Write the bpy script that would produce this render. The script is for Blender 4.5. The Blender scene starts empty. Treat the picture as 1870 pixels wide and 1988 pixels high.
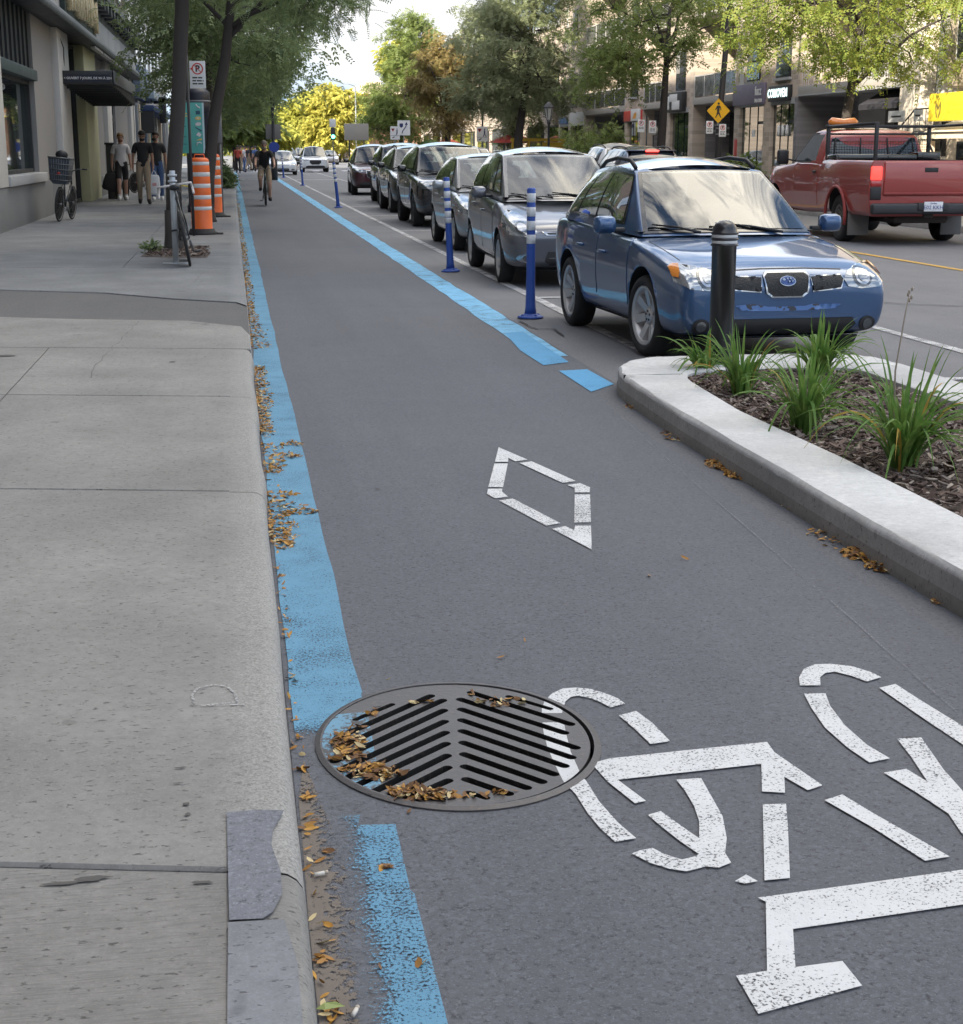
import bpy, bmesh, math, random
from mathutils import Vector, Matrix, Euler
from mathutils.bvhtree import BVHTree
from mathutils.geometry import delaunay_2d_cdt
R = math.radians
PI = math.pi
rnd = random.Random(11)
scene = bpy.context.scene
COL = scene.collection

# ------------------------------------------------------------------ camera
CAM_H, FPX = 1.5, 3000.0          # eye height (m) and focal length in 1870-px-wide pixels
PIT = math.atan(704 / FPX)
YAW = math.atan(485 * math.cos(PIT) / FPX)
cd = bpy.data.cameras.new('camera')
cd.sensor_fit = 'HORIZONTAL'; cd.sensor_width = 36.0
cd.lens = FPX / 1870 * 36.0
cd.clip_start = 0.05; cd.clip_end = 3000
cam = bpy.data.objects.new('camera', cd); COL.objects.link(cam)
cam.location = (0, 0, CAM_H)
cam.rotation_euler = (PI / 2 - PIT, 0, -YAW)
scene.camera = cam
_F = Vector((math.sin(YAW) * math.cos(PIT), math.cos(YAW) * math.cos(PIT), -math.sin(PIT)))
_R = Vector((math.cos(YAW), -math.sin(YAW), 0))
_U = _R.cross(_F)
def ray(x, y): return _F + _R * ((x - 935) / FPX) + _U * ((994 - y) / FPX)
def gp(x, y, z=0.0):
    d = ray(x, y); t = (z - CAM_H) / d.z
    return Vector((d.x * t, d.y * t, z))
def atY(x, y, Y):
    d = ray(x, y); t = Y / d.y
    return Vector((d.x * t, Y, CAM_H + d.z * t))
def atX(x, y, X):
    d = ray(x, y); t = X / d.x
    return Vector((X, d.y * t, CAM_H + d.z * t))

# ------------------------------------------------------------------ materials
def new_mat(name):
    m = bpy.data.materials.new(name); m.use_nodes = True
    nt = m.node_tree; b = nt.nodes['Principled BSDF']
    return m, nt, b
def sv(b, **k):
    names = dict(rough='Roughness', metal='Metallic', coat='Coat Weight', coatr='Coat Roughness', ior='IOR', spec='Specular IOR Level', alpha='Alpha', trans='Transmission Weight', emis='Emission Strength')
    for a, v in k.items(): b.inputs[names[a]].default_value = v
def c4(c): return (c[0], c[1], c[2], 1.0)
def nd(nt, t, **k):
    n = nt.nodes.new(t)
    for a, v in k.items():
        if a in n.inputs.keys(): n.inputs[a].default_value = v
        else: setattr(n, a, v)
    return n
def noise(nt, scale, detail=4, rough=.55, vec=None, dist=0):
    n = nd(nt, 'ShaderNodeTexNoise'); n.inputs['Scale'].default_value = scale; n.inputs['Detail'].default_value = detail
    n.inputs['Roughness'].default_value = rough; n.inputs['Distortion'].default_value = dist
    if vec is not None: nt.links.new(vec, n.inputs['Vector'])
    return n.outputs['Fac']
def ramp(nt, fac, stops, interp='LINEAR'):
    r = nd(nt, 'ShaderNodeValToRGB'); r.color_ramp.interpolation = interp
    e = r.color_ramp.elements
    while len(e) < len(stops): e.new(.5)
    for k, (p, c) in zip(e, stops):
        k.position = p; k.color = c4(c) if hasattr(c, '__len__') else (c, c, c, 1)
    nt.links.new(fac, r.inputs['Fac'])
    return r.outputs['Color']
def mix(nt, fac, a, b, mode='MIX'):
    n = nd(nt, 'ShaderNodeMix', data_type='RGBA', blend_type=mode)
    for sock, v in ((n.inputs[0], fac), (n.inputs[6], a), (n.inputs[7], b)):
        if hasattr(v, 'is_linked'): nt.links.new(v, sock)
        elif hasattr(v, '__len__'): sock.default_value = c4(v)
        else: sock.default_value = v
    return n.outputs[2]
def mth(nt, op, a, b=None):
    n = nd(nt, 'ShaderNodeMath', operation=op)
    for i, v in enumerate((a, b)):
        if v is None: continue
        if hasattr(v, 'is_linked'): nt.links.new(v, n.inputs[i])
        else: n.inputs[i].default_value = v
    return n.outputs[0]
def objvec(nt, scale=None, rot=None):
    t = nd(nt, 'ShaderNodeTexCoord').outputs['Object']
    if scale is None and rot is None: return t
    m = nd(nt, 'ShaderNodeMapping')
    if scale: m.inputs['Scale'].default_value = scale
    if rot: m.inputs['Rotation'].default_value = rot
    nt.links.new(t, m.inputs['Vector']); return m.outputs['Vector']
def bump(nt, b, h, strength=.3, dist=.01):
    n = nd(nt, 'ShaderNodeBump'); n.inputs['Strength'].default_value = strength; n.inputs['Distance'].default_value = dist
    nt.links.new(h, n.inputs['Height']); nt.links.new(n.outputs['Normal'], b.inputs['Normal'])
def scl(c, k): return tuple(min(1, x * k) for x in c)
def pm(name, col, rough=.6, var=.18, scale=6.0, metal=0.0, coat=0.0, bmp=0.0, bscale=60, **k):
    """plain procedural surface: base colour broken up by two noises, optional bump"""
    m, nt, b = new_mat(name)
    v = objvec(nt)
    f1 = noise(nt, scale, 5, .6, v); f2 = noise(nt, scale * 9, 3, .6, v)
    c = mix(nt, f1, scl(col, 1 - var), scl(col, 1 + var))
    c = mix(nt, mth(nt, 'MULTIPLY', f2, .5), c, scl(col, 1 - var * .8))
    nt.links.new(c, b.inputs['Base Color'])
    rr = ramp(nt, f1, [(.3, max(0, rough - .07)), (.7, min(1, rough + .07))])
    nt.links.new(rr, b.inputs['Roughness'])
    sv(b, metal=metal, coat=coat, **k)
    if bmp: bump(nt, b, noise(nt, bscale, 4, .6, v), bmp, .01)
    return m
def carpaint(name, col, metal=.35, rough=.32, dirt=.12):
    m, nt, b = new_mat(name)
    v = objvec(nt)
    f = noise(nt, 2.2, 5, .65, v); fl = noise(nt, 900, 2, .5, v)
    c = mix(nt, mth(nt, 'MULTIPLY', fl, .5), col, scl(col, 1.25))
    sx = nd(nt, 'ShaderNodeSeparateXYZ'); nt.links.new(v, sx.inputs[0])
    low = ramp(nt, sx.outputs['Z'], [(.15, 1.0), (.55, 0.0)])       # road dust on the lower flanks
    dm = mth(nt, 'MULTIPLY', mth(nt, 'ADD', mth(nt, 'MULTIPLY', low, f), .15), dirt * 2)
    c = mix(nt, dm, c, (.16, .15, .14))
    nt.links.new(c, b.inputs['Base Color'])
    nt.links.new(mth(nt, 'ADD', mth(nt, 'MULTIPLY', dm, .6), rough), b.inputs['Roughness'])
    sv(b, metal=metal, coat=1.0, coatr=.03)
    return m
def glassy(name, col=(.012, .016, .02), ior=1.9, rough=.015):
    m, nt, b = new_mat(name)
    v = objvec(nt); f = noise(nt, 3, 3, .5, v)
    nt.links.new(mix(nt, f, scl(col, .7), scl(col, 1.4)), b.inputs['Base Color'])
    nt.links.new(ramp(nt, f, [(.3, rough), (.75, rough * 2 + .01)]), b.inputs['Roughness'])
    sv(b, ior=ior, coat=.3); return m
def thin_glass(name, tint=(.50, .56, .56), ior=1.5, rough=.01):
    """see-through pane: clear film with a mirror layer that grows at glancing angles"""
    m, nt, b = new_mat(name)
    sv(b, metal=1.0, rough=rough); b.inputs['Base Color'].default_value = (.95, .97, 1, 1)
    tr = nd(nt, 'ShaderNodeBsdfTransparent'); tr.inputs['Color'].default_value = c4(tint)
    fr = nd(nt, 'ShaderNodeFresnel'); fr.inputs['IOR'].default_value = ior
    f = mth(nt, 'MULTIPLY', fr.outputs[0], mth(nt, 'ADD', .85, mth(nt, 'MULTIPLY', noise(nt, 3, 3, .5, objvec(nt)), .3)))
    mx = nd(nt, 'ShaderNodeMixShader'); nt.links.new(f, mx.inputs[0]); nt.links.new(tr.outputs[0], mx.inputs[1]); nt.links.new(b.outputs[0], mx.inputs[2])
    nt.links.new(mx.outputs[0], nt.nodes['Material Output'].inputs['Surface']); return m
def emit(name, col, s):
    m, nt, b = new_mat(name)
    f = noise(nt, 40, 2, .5, objvec(nt))
    nt.links.new(mix(nt, f, scl(col, .8), col), b.inputs['Base Color'])
    b.inputs['Emission Color'].default_value = c4(col); sv(b, emis=s, rough=.3); return m
def foliage(name, c1, c2, c3, trans=.28):
    m, nt, b = new_mat(name)
    v = objvec(nt)
    f1 = noise(nt, .9, 3, .6, v); f2 = noise(nt, 14, 2, .6, v)
    c = mix(nt, ramp(nt, f1, [(.36, 0.), (.64, 1.)]), c1, c2)
    c = mix(nt, ramp(nt, f2, [(.42, 0.), (.68, 1.)]), c, c3)
    nt.links.new(c, b.inputs['Base Color']); sv(b, rough=.55, spec=.3)
    t = nd(nt, 'ShaderNodeBsdfTranslucent'); nt.links.new(c, t.inputs['Color'])
    mx = nd(nt, 'ShaderNodeMixShader'); mx.inputs[0].default_value = trans
    nt.links.new(b.outputs[0], mx.inputs[1]); nt.links.new(t.outputs[0], mx.inputs[2])
    nt.links.new(mx.outputs[0], nt.nodes['Material Output'].inputs['Surface'])
    return m

# ------------------------------------------------------------------ mesh builder
_cache = {}
class MB:
    def __init__(s): s.v = []; s.f = []; s.m = []; s.s = []
    def add(s, vs, fs, mat=0, smooth=False, M=None):
        o = len(s.v)
        s.v += [tuple(M @ Vector(p)) for p in vs] if M is not None else [tuple(p) for p in vs]
        for f in fs: s.f.append([i + o for i in f]); s.m.append(mat); s.s.append(smooth)
        return s
    def box(s, x0, x1, y0, y1, z0, z1, b=0.0, mat=0, M=None):
        if x1 < x0: x0, x1 = x1, x0
        if y1 < y0: y0, y1 = y1, y0
        if z1 < z0: z0, z1 = z1, z0
        b = min(b, .45 * min(x1 - x0, y1 - y0, z1 - z0))
        if b <= 0:
            vs = [(x, y, z) for x in (x0, x1) for y in (y0, y1) for z in (z0, z1)]
            return s.add(vs, [(0, 1, 3, 2), (4, 6, 7, 5), (0, 4, 5, 1), (2, 3, 7, 6), (0, 2, 6, 4), (1, 5, 7, 3)], mat, False, M)
        bm = bmesh.new(); bmesh.ops.create_cube(bm, size=1)
        for v in bm.verts:
            v.co = Vector((x0 + (v.co.x + .5) * (x1 - x0), y0 + (v.co.y + .5) * (y1 - y0), z0 + (v.co.z + .5) * (z1 - z0)))
        bmesh.ops.bevel(bm, geom=list(bm.edges), offset=b, segments=2, profile=.5, affect='EDGES')
        bm.verts.ensure_lookup_table(); bm.verts.index_update()
        s.add([v.co[:] for v in bm.verts], [[v.index for v in f.verts] for f in bm.faces], mat, True, M); bm.free(); return s
    def tube(s, pts, r, n=8, mat=0, smooth=True, caps=True, M=None):
        pts = [Vector(p) for p in pts]; k = len(pts)
        rs = list(r) if hasattr(r, '__len__') else [r] * k
        vs = []; up = None
        for i, p in enumerate(pts):
            t = (pts[min(i + 1, k - 1)] - pts[max(i - 1, 0)])
            if t.length < 1e-9: t = Vector((0, 0, 1))
            t.normalize()
            if up is None: up = Vector((0, 0, 1)) if abs(t.z) < .9 else Vector((1, 0, 0))
            a = t.cross(up)
            if a.length < 1e-4: a = t.cross(Vector((0, 1, 0)))
            a.normalize(); b = a.cross(t).normalized(); up = b
            for j in range(n):
                q = 2 * PI * j / n; vs.append(p + (a * math.cos(q) + b * math.sin(q)) * rs[i])
        fs = [(i * n + j, i * n + (j + 1) % n, (i + 1) * n + (j + 1) % n, (i + 1) * n + j) for i in range(k - 1) for j in range(n)]
        if caps: fs += [list(range(n))[::-1], [(k - 1) * n + j for j in range(n)]]
        return s.add(vs, fs, mat, smooth, M)
    def lathe(s, prof, n=24, mat=0, M=None, smooth=True, arc=None):
        k = len(prof); vs = []; fs = []
        for r, z in prof:
            for j in range(n):
                q = 2 * PI * j / n; vs.append((r * math.cos(q), r * math.sin(q), z))
        for i in range(k - 1):
            for j in range(n):
                fs.append((i * n + j, i * n + (j + 1) % n, (i + 1) * n + (j + 1) % n, (i + 1) * n + j))
        if prof[0][0] > 1e-4: fs.append(list(range(n))[::-1])
        if prof[-1][0] > 1e-4: fs.append([(k - 1) * n + j for j in range(n)])
        return s.add(vs, fs, mat, smooth, M)
    def prism(s, poly, z0, z1, mat=0, M=None):
        n = len(poly)
        vs = [(x, y, z0) for x, y in poly] + [(x, y, z1) for x, y in poly]
        fs = [list(range(n))[::-1], [n + i for i in range(n)]] + [(i, (i + 1) % n, n + (i + 1) % n, n + i) for i in range(n)]
        return s.add(vs, fs, mat, False, M)
    def grid(s, fn, nu, nv, mat=0, smooth=True, M=None, skip=None):
        vs = [fn(i / nu, j / nv) for j in range(nv + 1) for i in range(nu + 1)]
        w = nu + 1
        fs = [(j * w + i, j * w + i + 1, (j + 1) * w + i + 1, (j + 1) * w + i) for j in range(nv) for i in range(nu) if not (skip and skip((i + .5) / nu, (j + .5) / nv))]
        return s.add(vs, fs, mat, smooth, M)
    def ball(s, c, rx, ry=None, rz=None, n=14, k=9, mat=0, M=None):
        ry = ry or rx; rz = rz or rx; c = Vector(c)
        T = Matrix.Translation(c) @ Matrix.Diagonal((rx, ry, rz, 1))
        if M is not None: T = M @ T
        return s.lathe([(max(1e-5, math.sin(PI * i / k)), -math.cos(PI * i / k)) for i in range(k + 1)], n, mat, T)
    def build(s, name, mats, parent=None, weld=False):
        me = bpy.data.meshes.new(name); me.from_pydata(s.v, [], s.f)
        if not hasattr(mats, '__len__'): mats = [mats]
        for m in mats: me.materials.append(m)
        me.polygons.foreach_set('material_index', s.m); me.polygons.foreach_set('use_smooth', s.s)
        if weld:
            bm = bmesh.new(); bm.from_mesh(me); bmesh.ops.remove_doubles(bm, verts=bm.verts, dist=1e-4)
            bmesh.ops.recalc_face_normals(bm, faces=bm.faces); bm.to_mesh(me); bm.free()
        me.update()
        return link(name, me, parent)
def link(name, me, parent=None):
    o = bpy.data.objects.new(name, me); COL.objects.link(o)
    if parent is not None: o.parent = parent
    return o
def sharp(o, ang=35):
    me = o.data; bm = bmesh.new(); bm.from_mesh(me)
    for e in bm.edges:
        if len(e.link_faces) == 2: e.smooth = e.calc_face_angle(0) < R(ang)
    bm.to_mesh(me); bm.free()
    for p in me.polygons: p.use_smooth = True
    return o
def thing(name, label, cat, loc=(0, 0, 0), rz=0.0, group=None):
    o = bpy.data.objects.new(name, None); COL.objects.link(o); o.empty_display_size = .1
    o.location = loc; o.rotation_euler = (0, 0, rz)
    return tag(o, label, cat, group)
def tag(o, label, cat, group=None, kind=None):
    if label: o['label'] = label
    if cat: o['category'] = cat
    if group: o['group'] = group
    if kind: o['kind'] = kind
    return o
def struct(o, label=None):
    o['kind'] = 'structure'
    if label: o['label'] = label
    return o
def copy_tree(o, parent=None):
    c = o.copy(); COL.objects.link(c)
    if parent is not None: c.parent = parent
    for ch in list(o.children): copy_tree(ch, c)
    return c
def evalmesh(o, name):
    dg = bpy.context.evaluated_depsgraph_get(); dg.update()
    me = bpy.data.meshes.new_from_object(o.evaluated_get(dg)); me.name = name
    return me
def drop(*obs):
    for o in obs: bpy.data.objects.remove(o, do_unlink=True)
def T(x, y, z): return Matrix.Translation((x, y, z))
def RX(a): return Matrix.Rotation(a, 4, 'X')
def RY(a): return Matrix.Rotation(a, 4, 'Y')
def RZ(a): return Matrix.Rotation(a, 4, 'Z')
def text_mesh(mb, s, size, M, depth=.004, mat=0, align='CENTER', bold=0.0):
    """adds lettering: text in its XY plane placed by M"""
    cu = bpy.data.curves.new('lettering', 'FONT'); cu.body = s; cu.size = size; cu.align_x = align; cu.align_y = 'CENTER'
    cu.extrude = depth; cu.resolution_u = 2; cu.offset = bold
    o = bpy.data.objects.new('lettering', cu); COL.objects.link(o)
    me = evalmesh(o, 'lettering')
    mb.add([v.co[:] for v in me.vertices], [list(p.vertices) for p in me.polygons], mat, False, M)
    drop(o); bpy.data.curves.remove(cu); bpy.data.meshes.remove(me)
# a plane that faces -Y (towards the viewer): x right, y up ->  world x, z
FACE_Y = RX(PI / 2)
FACE_MX = RZ(-PI / 2) @ RX(PI / 2)      # faces -X (right-hand facades): text reads along -Y
FACE_PX = RZ(PI / 2) @ RX(PI / 2)       # faces +X (left-hand facade)

# ------------------------------------------------------------------ world and sun
SUN_EL, SUN_AZ = R(31), R(222)     # azimuth clockwise from +Y: behind the viewer, to the left
w = bpy.data.worlds.new('World'); scene.world = w; w.use_nodes = True
nt = w.node_tree; bg = nt.nodes['Background']; bg.inputs['Strength'].default_value = .12
sky = nt.nodes.new('ShaderNodeTexSky'); sky.sky_type = 'NISHITA'; sky.sun_disc = False
sky.sun_elevation = SUN_EL; sky.sun_rotation = SUN_AZ; sky.air_density = 1.2; sky.dust_density = 1.5
tc = nt.nodes.new('ShaderNodeTexCoord')
mp = nt.nodes.new('ShaderNodeMapping'); mp.inputs['Scale'].default_value = (1, 1, 2.4); mp.inputs['Location'].default_value = (.35, .1, .4)
nt.links.new(tc.outputs['Generated'], mp.inputs['Vector'])
cl = noise(nt, 2.1, 9, .58, mp.outputs['Vector'], .35)
cl2 = noise(nt, 7.0, 6, .6, mp.outputs['Vector'])
mask = ramp(nt, cl, [(.49, 0.0), (.63, 1.0)])
sepn = nt.nodes.new('ShaderNodeSeparateXYZ'); nt.links.new(tc.outputs['Generated'], sepn.inputs[0])
bank = mix(nt, ramp(nt, noise(nt, 7.0, 7, .6, mp.outputs['Vector'], .5), [(.40, 0.), (.60, 1.)]), (1.75, 2.45, 3.2), (3.7, 3.7, 3.75))
# one big cream cloud high over the street ahead
vd = nt.nodes.new('ShaderNodeVectorMath'); vd.operation = 'DOT_PRODUCT'; nt.links.new(tc.outputs['Generated'], vd.inputs[0]); vd.inputs[1].default_value = Vector((.34, .33, .88)).normalized()
big = mth(nt, 'ADD', vd.outputs['Value'], mth(nt, 'MULTIPLY', mth(nt, 'SUBTRACT', noise(nt, 6.0, 7, .62, tc.outputs['Generated'], .6), .5), .20))
bigm = ramp(nt, big, [(.938, 0.), (.975, 1.)])
shade = mix(nt, ramp(nt, cl2, [(.3, 0.), (.75, 1.)]), (8.2, 8.2, 8.5), (13.6, 13.0, 12.0))
skyc = mix(nt, bigm, mix(nt, mask, sky.outputs['Color'], shade), (19, 17.4, 14.6))
nt.links.new(mix(nt, ramp(nt, sepn.outputs['Z'], [(.0, 1.0), (.11, 1.0), (.30, 0.)]), skyc, bank), bg.inputs['Color'])
sl = bpy.data.lights.new('sun', 'SUN'); sl.energy = 4.2; sl.angle = R(.6); sl.color = (1.0, .90, .74)
so = bpy.data.objects.new('sun', sl); COL.objects.link(so)
sd = Vector((math.sin(SUN_AZ) * math.cos(SUN_EL), math.cos(SUN_AZ) * math.cos(SUN_EL), math.sin(SUN_EL)))
so.rotation_euler = sd.to_track_quat('Z', 'Y').to_euler(); so.location = sd * 200
scene.view_settings.view_transform = 'Standard'; scene.view_settings.look = 'None'
scene.view_settings.exposure = 1.46; scene.view_settings.gamma = 1.0
scene.render.engine = 'CYCLES'
scene.cycles.max_bounces = 6; scene.cycles.diffuse_bounces = 3; scene.cycles.glossy_bounces = 4
scene.cycles.use_denoising = True
# ------------------------------------------------------------------ ground materials
def asphalt(name, base, tint=(.905, .95, 1.095), stain=.25):
    m, nt, b = new_mat(name); v = objvec(nt)
    ag = nd(nt, 'ShaderNodeTexVoronoi'); ag.inputs['Scale'].default_value = 115; nt.links.new(v, ag.inputs['Vector'])
    sp = nd(nt, 'ShaderNodeSeparateXYZ'); nt.links.new(ag.outputs['Color'], sp.inputs[0])
    f1 = noise(nt, 70, 5, .7, v); f2 = noise(nt, .7, 6, .6, v); f3 = noise(nt, 4.5, 5, .65, v)
    col = tuple(base * t for t in tint)
    c = mix(nt, ramp(nt, sp.outputs['X'], [(.0, 0.), (.75, .3), (.96, 1.)]), scl(col, .90), scl(col, 1.22))
    c = mix(nt, ramp(nt, f1, [(.35, .9), (.46, 0.)]), c, scl(col, .33))
    c = mix(nt, mth(nt, 'MULTIPLY', ramp(nt, f2, [(.35, 0.), (.7, 1.)]), stain), c, scl((col[0] * 1.05, col[1], col[2] * .93), 1.45))
    c = mix(nt, mth(nt, 'MULTIPLY', ramp(nt, f3, [(.5, 0.), (.8, 1.)]), stain * .8), c, scl(col, .62))
    tr_ = noise(nt, 1.0, 4, .6, objvec(nt, (2.6, .10, 1))); c = mix(nt, mth(nt, 'MULTIPLY', ramp(nt, tr_, [(.40, 0.), (.70, 1.)]), .34), c, scl(col, .70))      # wheel-polished tracks
    sp_ = noise(nt, 2.3, 5, .7, v, .8); c = mix(nt, mth(nt, 'MULTIPLY', ramp(nt, sp_, [(.66, 0.), (.72, 1.)]), .35), c, scl(col, .45))        # old drips
    nt.links.new(c, b.inputs['Base Color']); sv(b, rough=.82, spec=.35)
    f4 = noise(nt, 190, 3, .7, v); c = mix(nt, ramp(nt, f4, [(.56, 0.), (.70, .75)]), c, scl(col, 1.75)); nt.links.new(c, b.inputs['Base Color'])
    bump(nt, b, mth(nt, 'ADD', f1, mth(nt, 'MULTIPLY', f4, .5)), .34, .003)
    return m, nt, b
M_ASPH, _, _ = asphalt('asphalt_lane', .113)
M_ROAD, _, _ = asphalt('asphalt_road', .15, (.95, .97, 1.06), .4)
M_STRIP, _, _ = asphalt('asphalt_trench', .115, (1, 1, 1.02))
def concrete(name, base, tint=(1.0, .985, .95), kerb=False, brush=False, pits=1.0, stain=.35):
    m, nt, b = new_mat(name); v = objvec(nt)
    f1 = noise(nt, 1.3, 6, .62, v); f2 = noise(nt, 26, 5, .7, v); f3 = noise(nt, 150, 3, .6, v)
    pit = noise(nt, 46, 3, .6, objvec(nt, (.8, 1.5, 1)))
    col = tuple(base * t for t in tint)
    c = mix(nt, ramp(nt, f1, [(.3, 0.), (.7, 1.)]), scl(col, .74), scl(col, 1.18))
    c = mix(nt, ramp(nt, f2, [(.3, .55), (.62, 0.)]), c, scl(col, .66))
    c = mix(nt, ramp(nt, f3, [(.52, 0.), (.8, .5)]), c, scl(col, 1.35))
    pm_ = mth(nt, 'MULTIPLY', ramp(nt, pit, [(.31, 1.), (.40, 0.)]), .9 * pits)
    c = mix(nt, pm_, c, scl(col, .32))
    st = noise(nt, .55, 5, .7, objvec(nt, (1.6, .8, 1)))
    c = mix(nt, mth(nt, 'MULTIPLY', ramp(nt, st, [(.5, 0.), (.72, 1.)]), stain), c, (base * .55, base * .56, base * .6))
    gm = noise(nt, 5.0, 2, .4, v); c = mix(nt, mth(nt, 'MULTIPLY', ramp(nt, gm, [(.735, 0.), (.75, 1.)]), .45), c, scl(col, .42))      # old gum spots
    h = mth(nt, 'ADD', f2, mth(nt, 'MULTIPLY', pm_, -1.2))
    if kerb:       # worn, aggregate-rich edge strip
        sx = nd(nt, 'ShaderNodeSeparateXYZ'); nt.links.new(v, sx.inputs[0])
        e = mth(nt, 'ADD', sx.outputs['X'], mth(nt, 'MULTIPLY', mth(nt, 'SUBTRACT', f2, .5), .10))
        em = ramp(nt, e, [(.0, 0.), (.03, 1.)])          # e = -.03 .. 0
        e2 = nd(nt, 'ShaderNodeMapRange'); e2.inputs[1].default_value = -.10; e2.inputs[2].default_value = .0
        nt.links.new(e, e2.inputs[0])
        gr = ramp(nt, f3, [(.38, .0), (.6, 1.)])
        rough_c = mix(nt, gr, scl(col, .85), scl(col, 1.38))
        rough_c = mix(nt, ramp(nt, noise(nt, 90, 4, .7, v), [(.34, .75), (.44, 0.)]), rough_c, scl(col, .4))
        c = mix(nt, mth(nt, 'MULTIPLY', e2.outputs[0], mth(nt, 'ADD', .35, mth(nt, 'MULTIPLY', f1, .8))), c, rough_c)
        h = mth(nt, 'ADD', h, mth(nt, 'MULTIPLY', f3, e2.outputs[0]))
    if brush:
        br = noise(nt, 95, 4, .6, objvec(nt, (.16, 2.4, 1)))
        c = mix(nt, ramp(nt, br, [(.38, .42), (.50, 0.)]), c, scl(col, .55))
        h = mth(nt, 'ADD', h, br)
    nt.links.new(c, b.inputs['Base Color']); sv(b, rough=.85, spec=.3)
    bump(nt, b, h, .45, .004)
    return m
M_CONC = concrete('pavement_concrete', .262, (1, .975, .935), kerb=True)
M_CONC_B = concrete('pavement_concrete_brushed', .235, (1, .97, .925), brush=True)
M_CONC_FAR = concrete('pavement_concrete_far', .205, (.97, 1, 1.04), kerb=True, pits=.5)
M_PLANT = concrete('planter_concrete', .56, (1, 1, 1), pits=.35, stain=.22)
M_DIRT = pm('joint_dirt', (.06, .055, .05), .95, .3, 20)
def paint(name, col, wear, base=.10, scale=130.0, blotch=.0, rough=.7, grad=None, solid=None):
    """road paint worn through to the asphalt in specks and blotches"""
    m, nt, b = new_mat(name); v = objvec(nt)
    f = noise(nt, scale, 4, .7, v); g = noise(nt, 5.5, 5, .65, v); g2 = noise(nt, 1.2, 4, .6, v)
    c = mix(nt, g, scl(col, .9), scl(col, 1.08))
    c = mix(nt, ramp(nt, noise(nt, 30, 4, .7, v), [(.5, 0.), (.85, .35)]), c, scl(col, .6))
    t = mth(nt, 'ADD', f, mth(nt, 'MULTIPLY', mth(nt, 'SUBTRACT', g, .5), .20 + blotch))
    t = mth(nt, 'ADD', t, mth(nt, 'MULTIPLY', mth(nt, 'SUBTRACT', g2, .5), .25))
    if grad:       # wear that grows along one axis: (axis, from, to, amount)
        sx = nd(nt, 'ShaderNodeSeparateXYZ'); nt.links.new(v, sx.inputs[0]); mr = nd(nt, 'ShaderNodeMapRange'); mr.inputs[1].default_value = grad[1]; mr.inputs[2].default_value = grad[2]; mr.inputs[3].default_value = 0.0; mr.inputs[4].default_value = -grad[3]
        nt.links.new(sx.outputs[grad[0]], mr.inputs[0]); t = mth(nt, 'ADD', t, mr.outputs[0])
    thr = .30 + wear * .36
    msk = ramp(nt, t, [(thr - .035, 1.), (thr + .035, 0.)])
    if solid: c = mix(nt, msk, c, solid)
    else: nt.links.new(mth(nt, 'SUBTRACT', 1.0, msk), b.inputs['Alpha'])        # worn through: the road itself shows
    nt.links.new(c, b.inputs['Base Color']); sv(b, rough=rough, spec=.35)
    bump(nt, b, f, .35, .003)
    return m
BLUE = (.110, .270, .405)
M_BLUE = paint('blue_paint', BLUE, .29, blotch=.15); M_BLUE_W = paint('blue_paint_worn', BLUE, .52, blotch=.5)
M_BLUE_WW = paint('blue_paint_faded', (.16, .27, .38), .68, blotch=.7)
M_WHITE = paint('white_paint', (.62, .63, .64), .31, scale=140.0); M_WHITE_W = paint('white_paint_worn', (.55, .55, .56), .48, blotch=.3)
M_YELLOW = paint('yellow_paint', (.62, .36, .05), .4)

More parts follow.
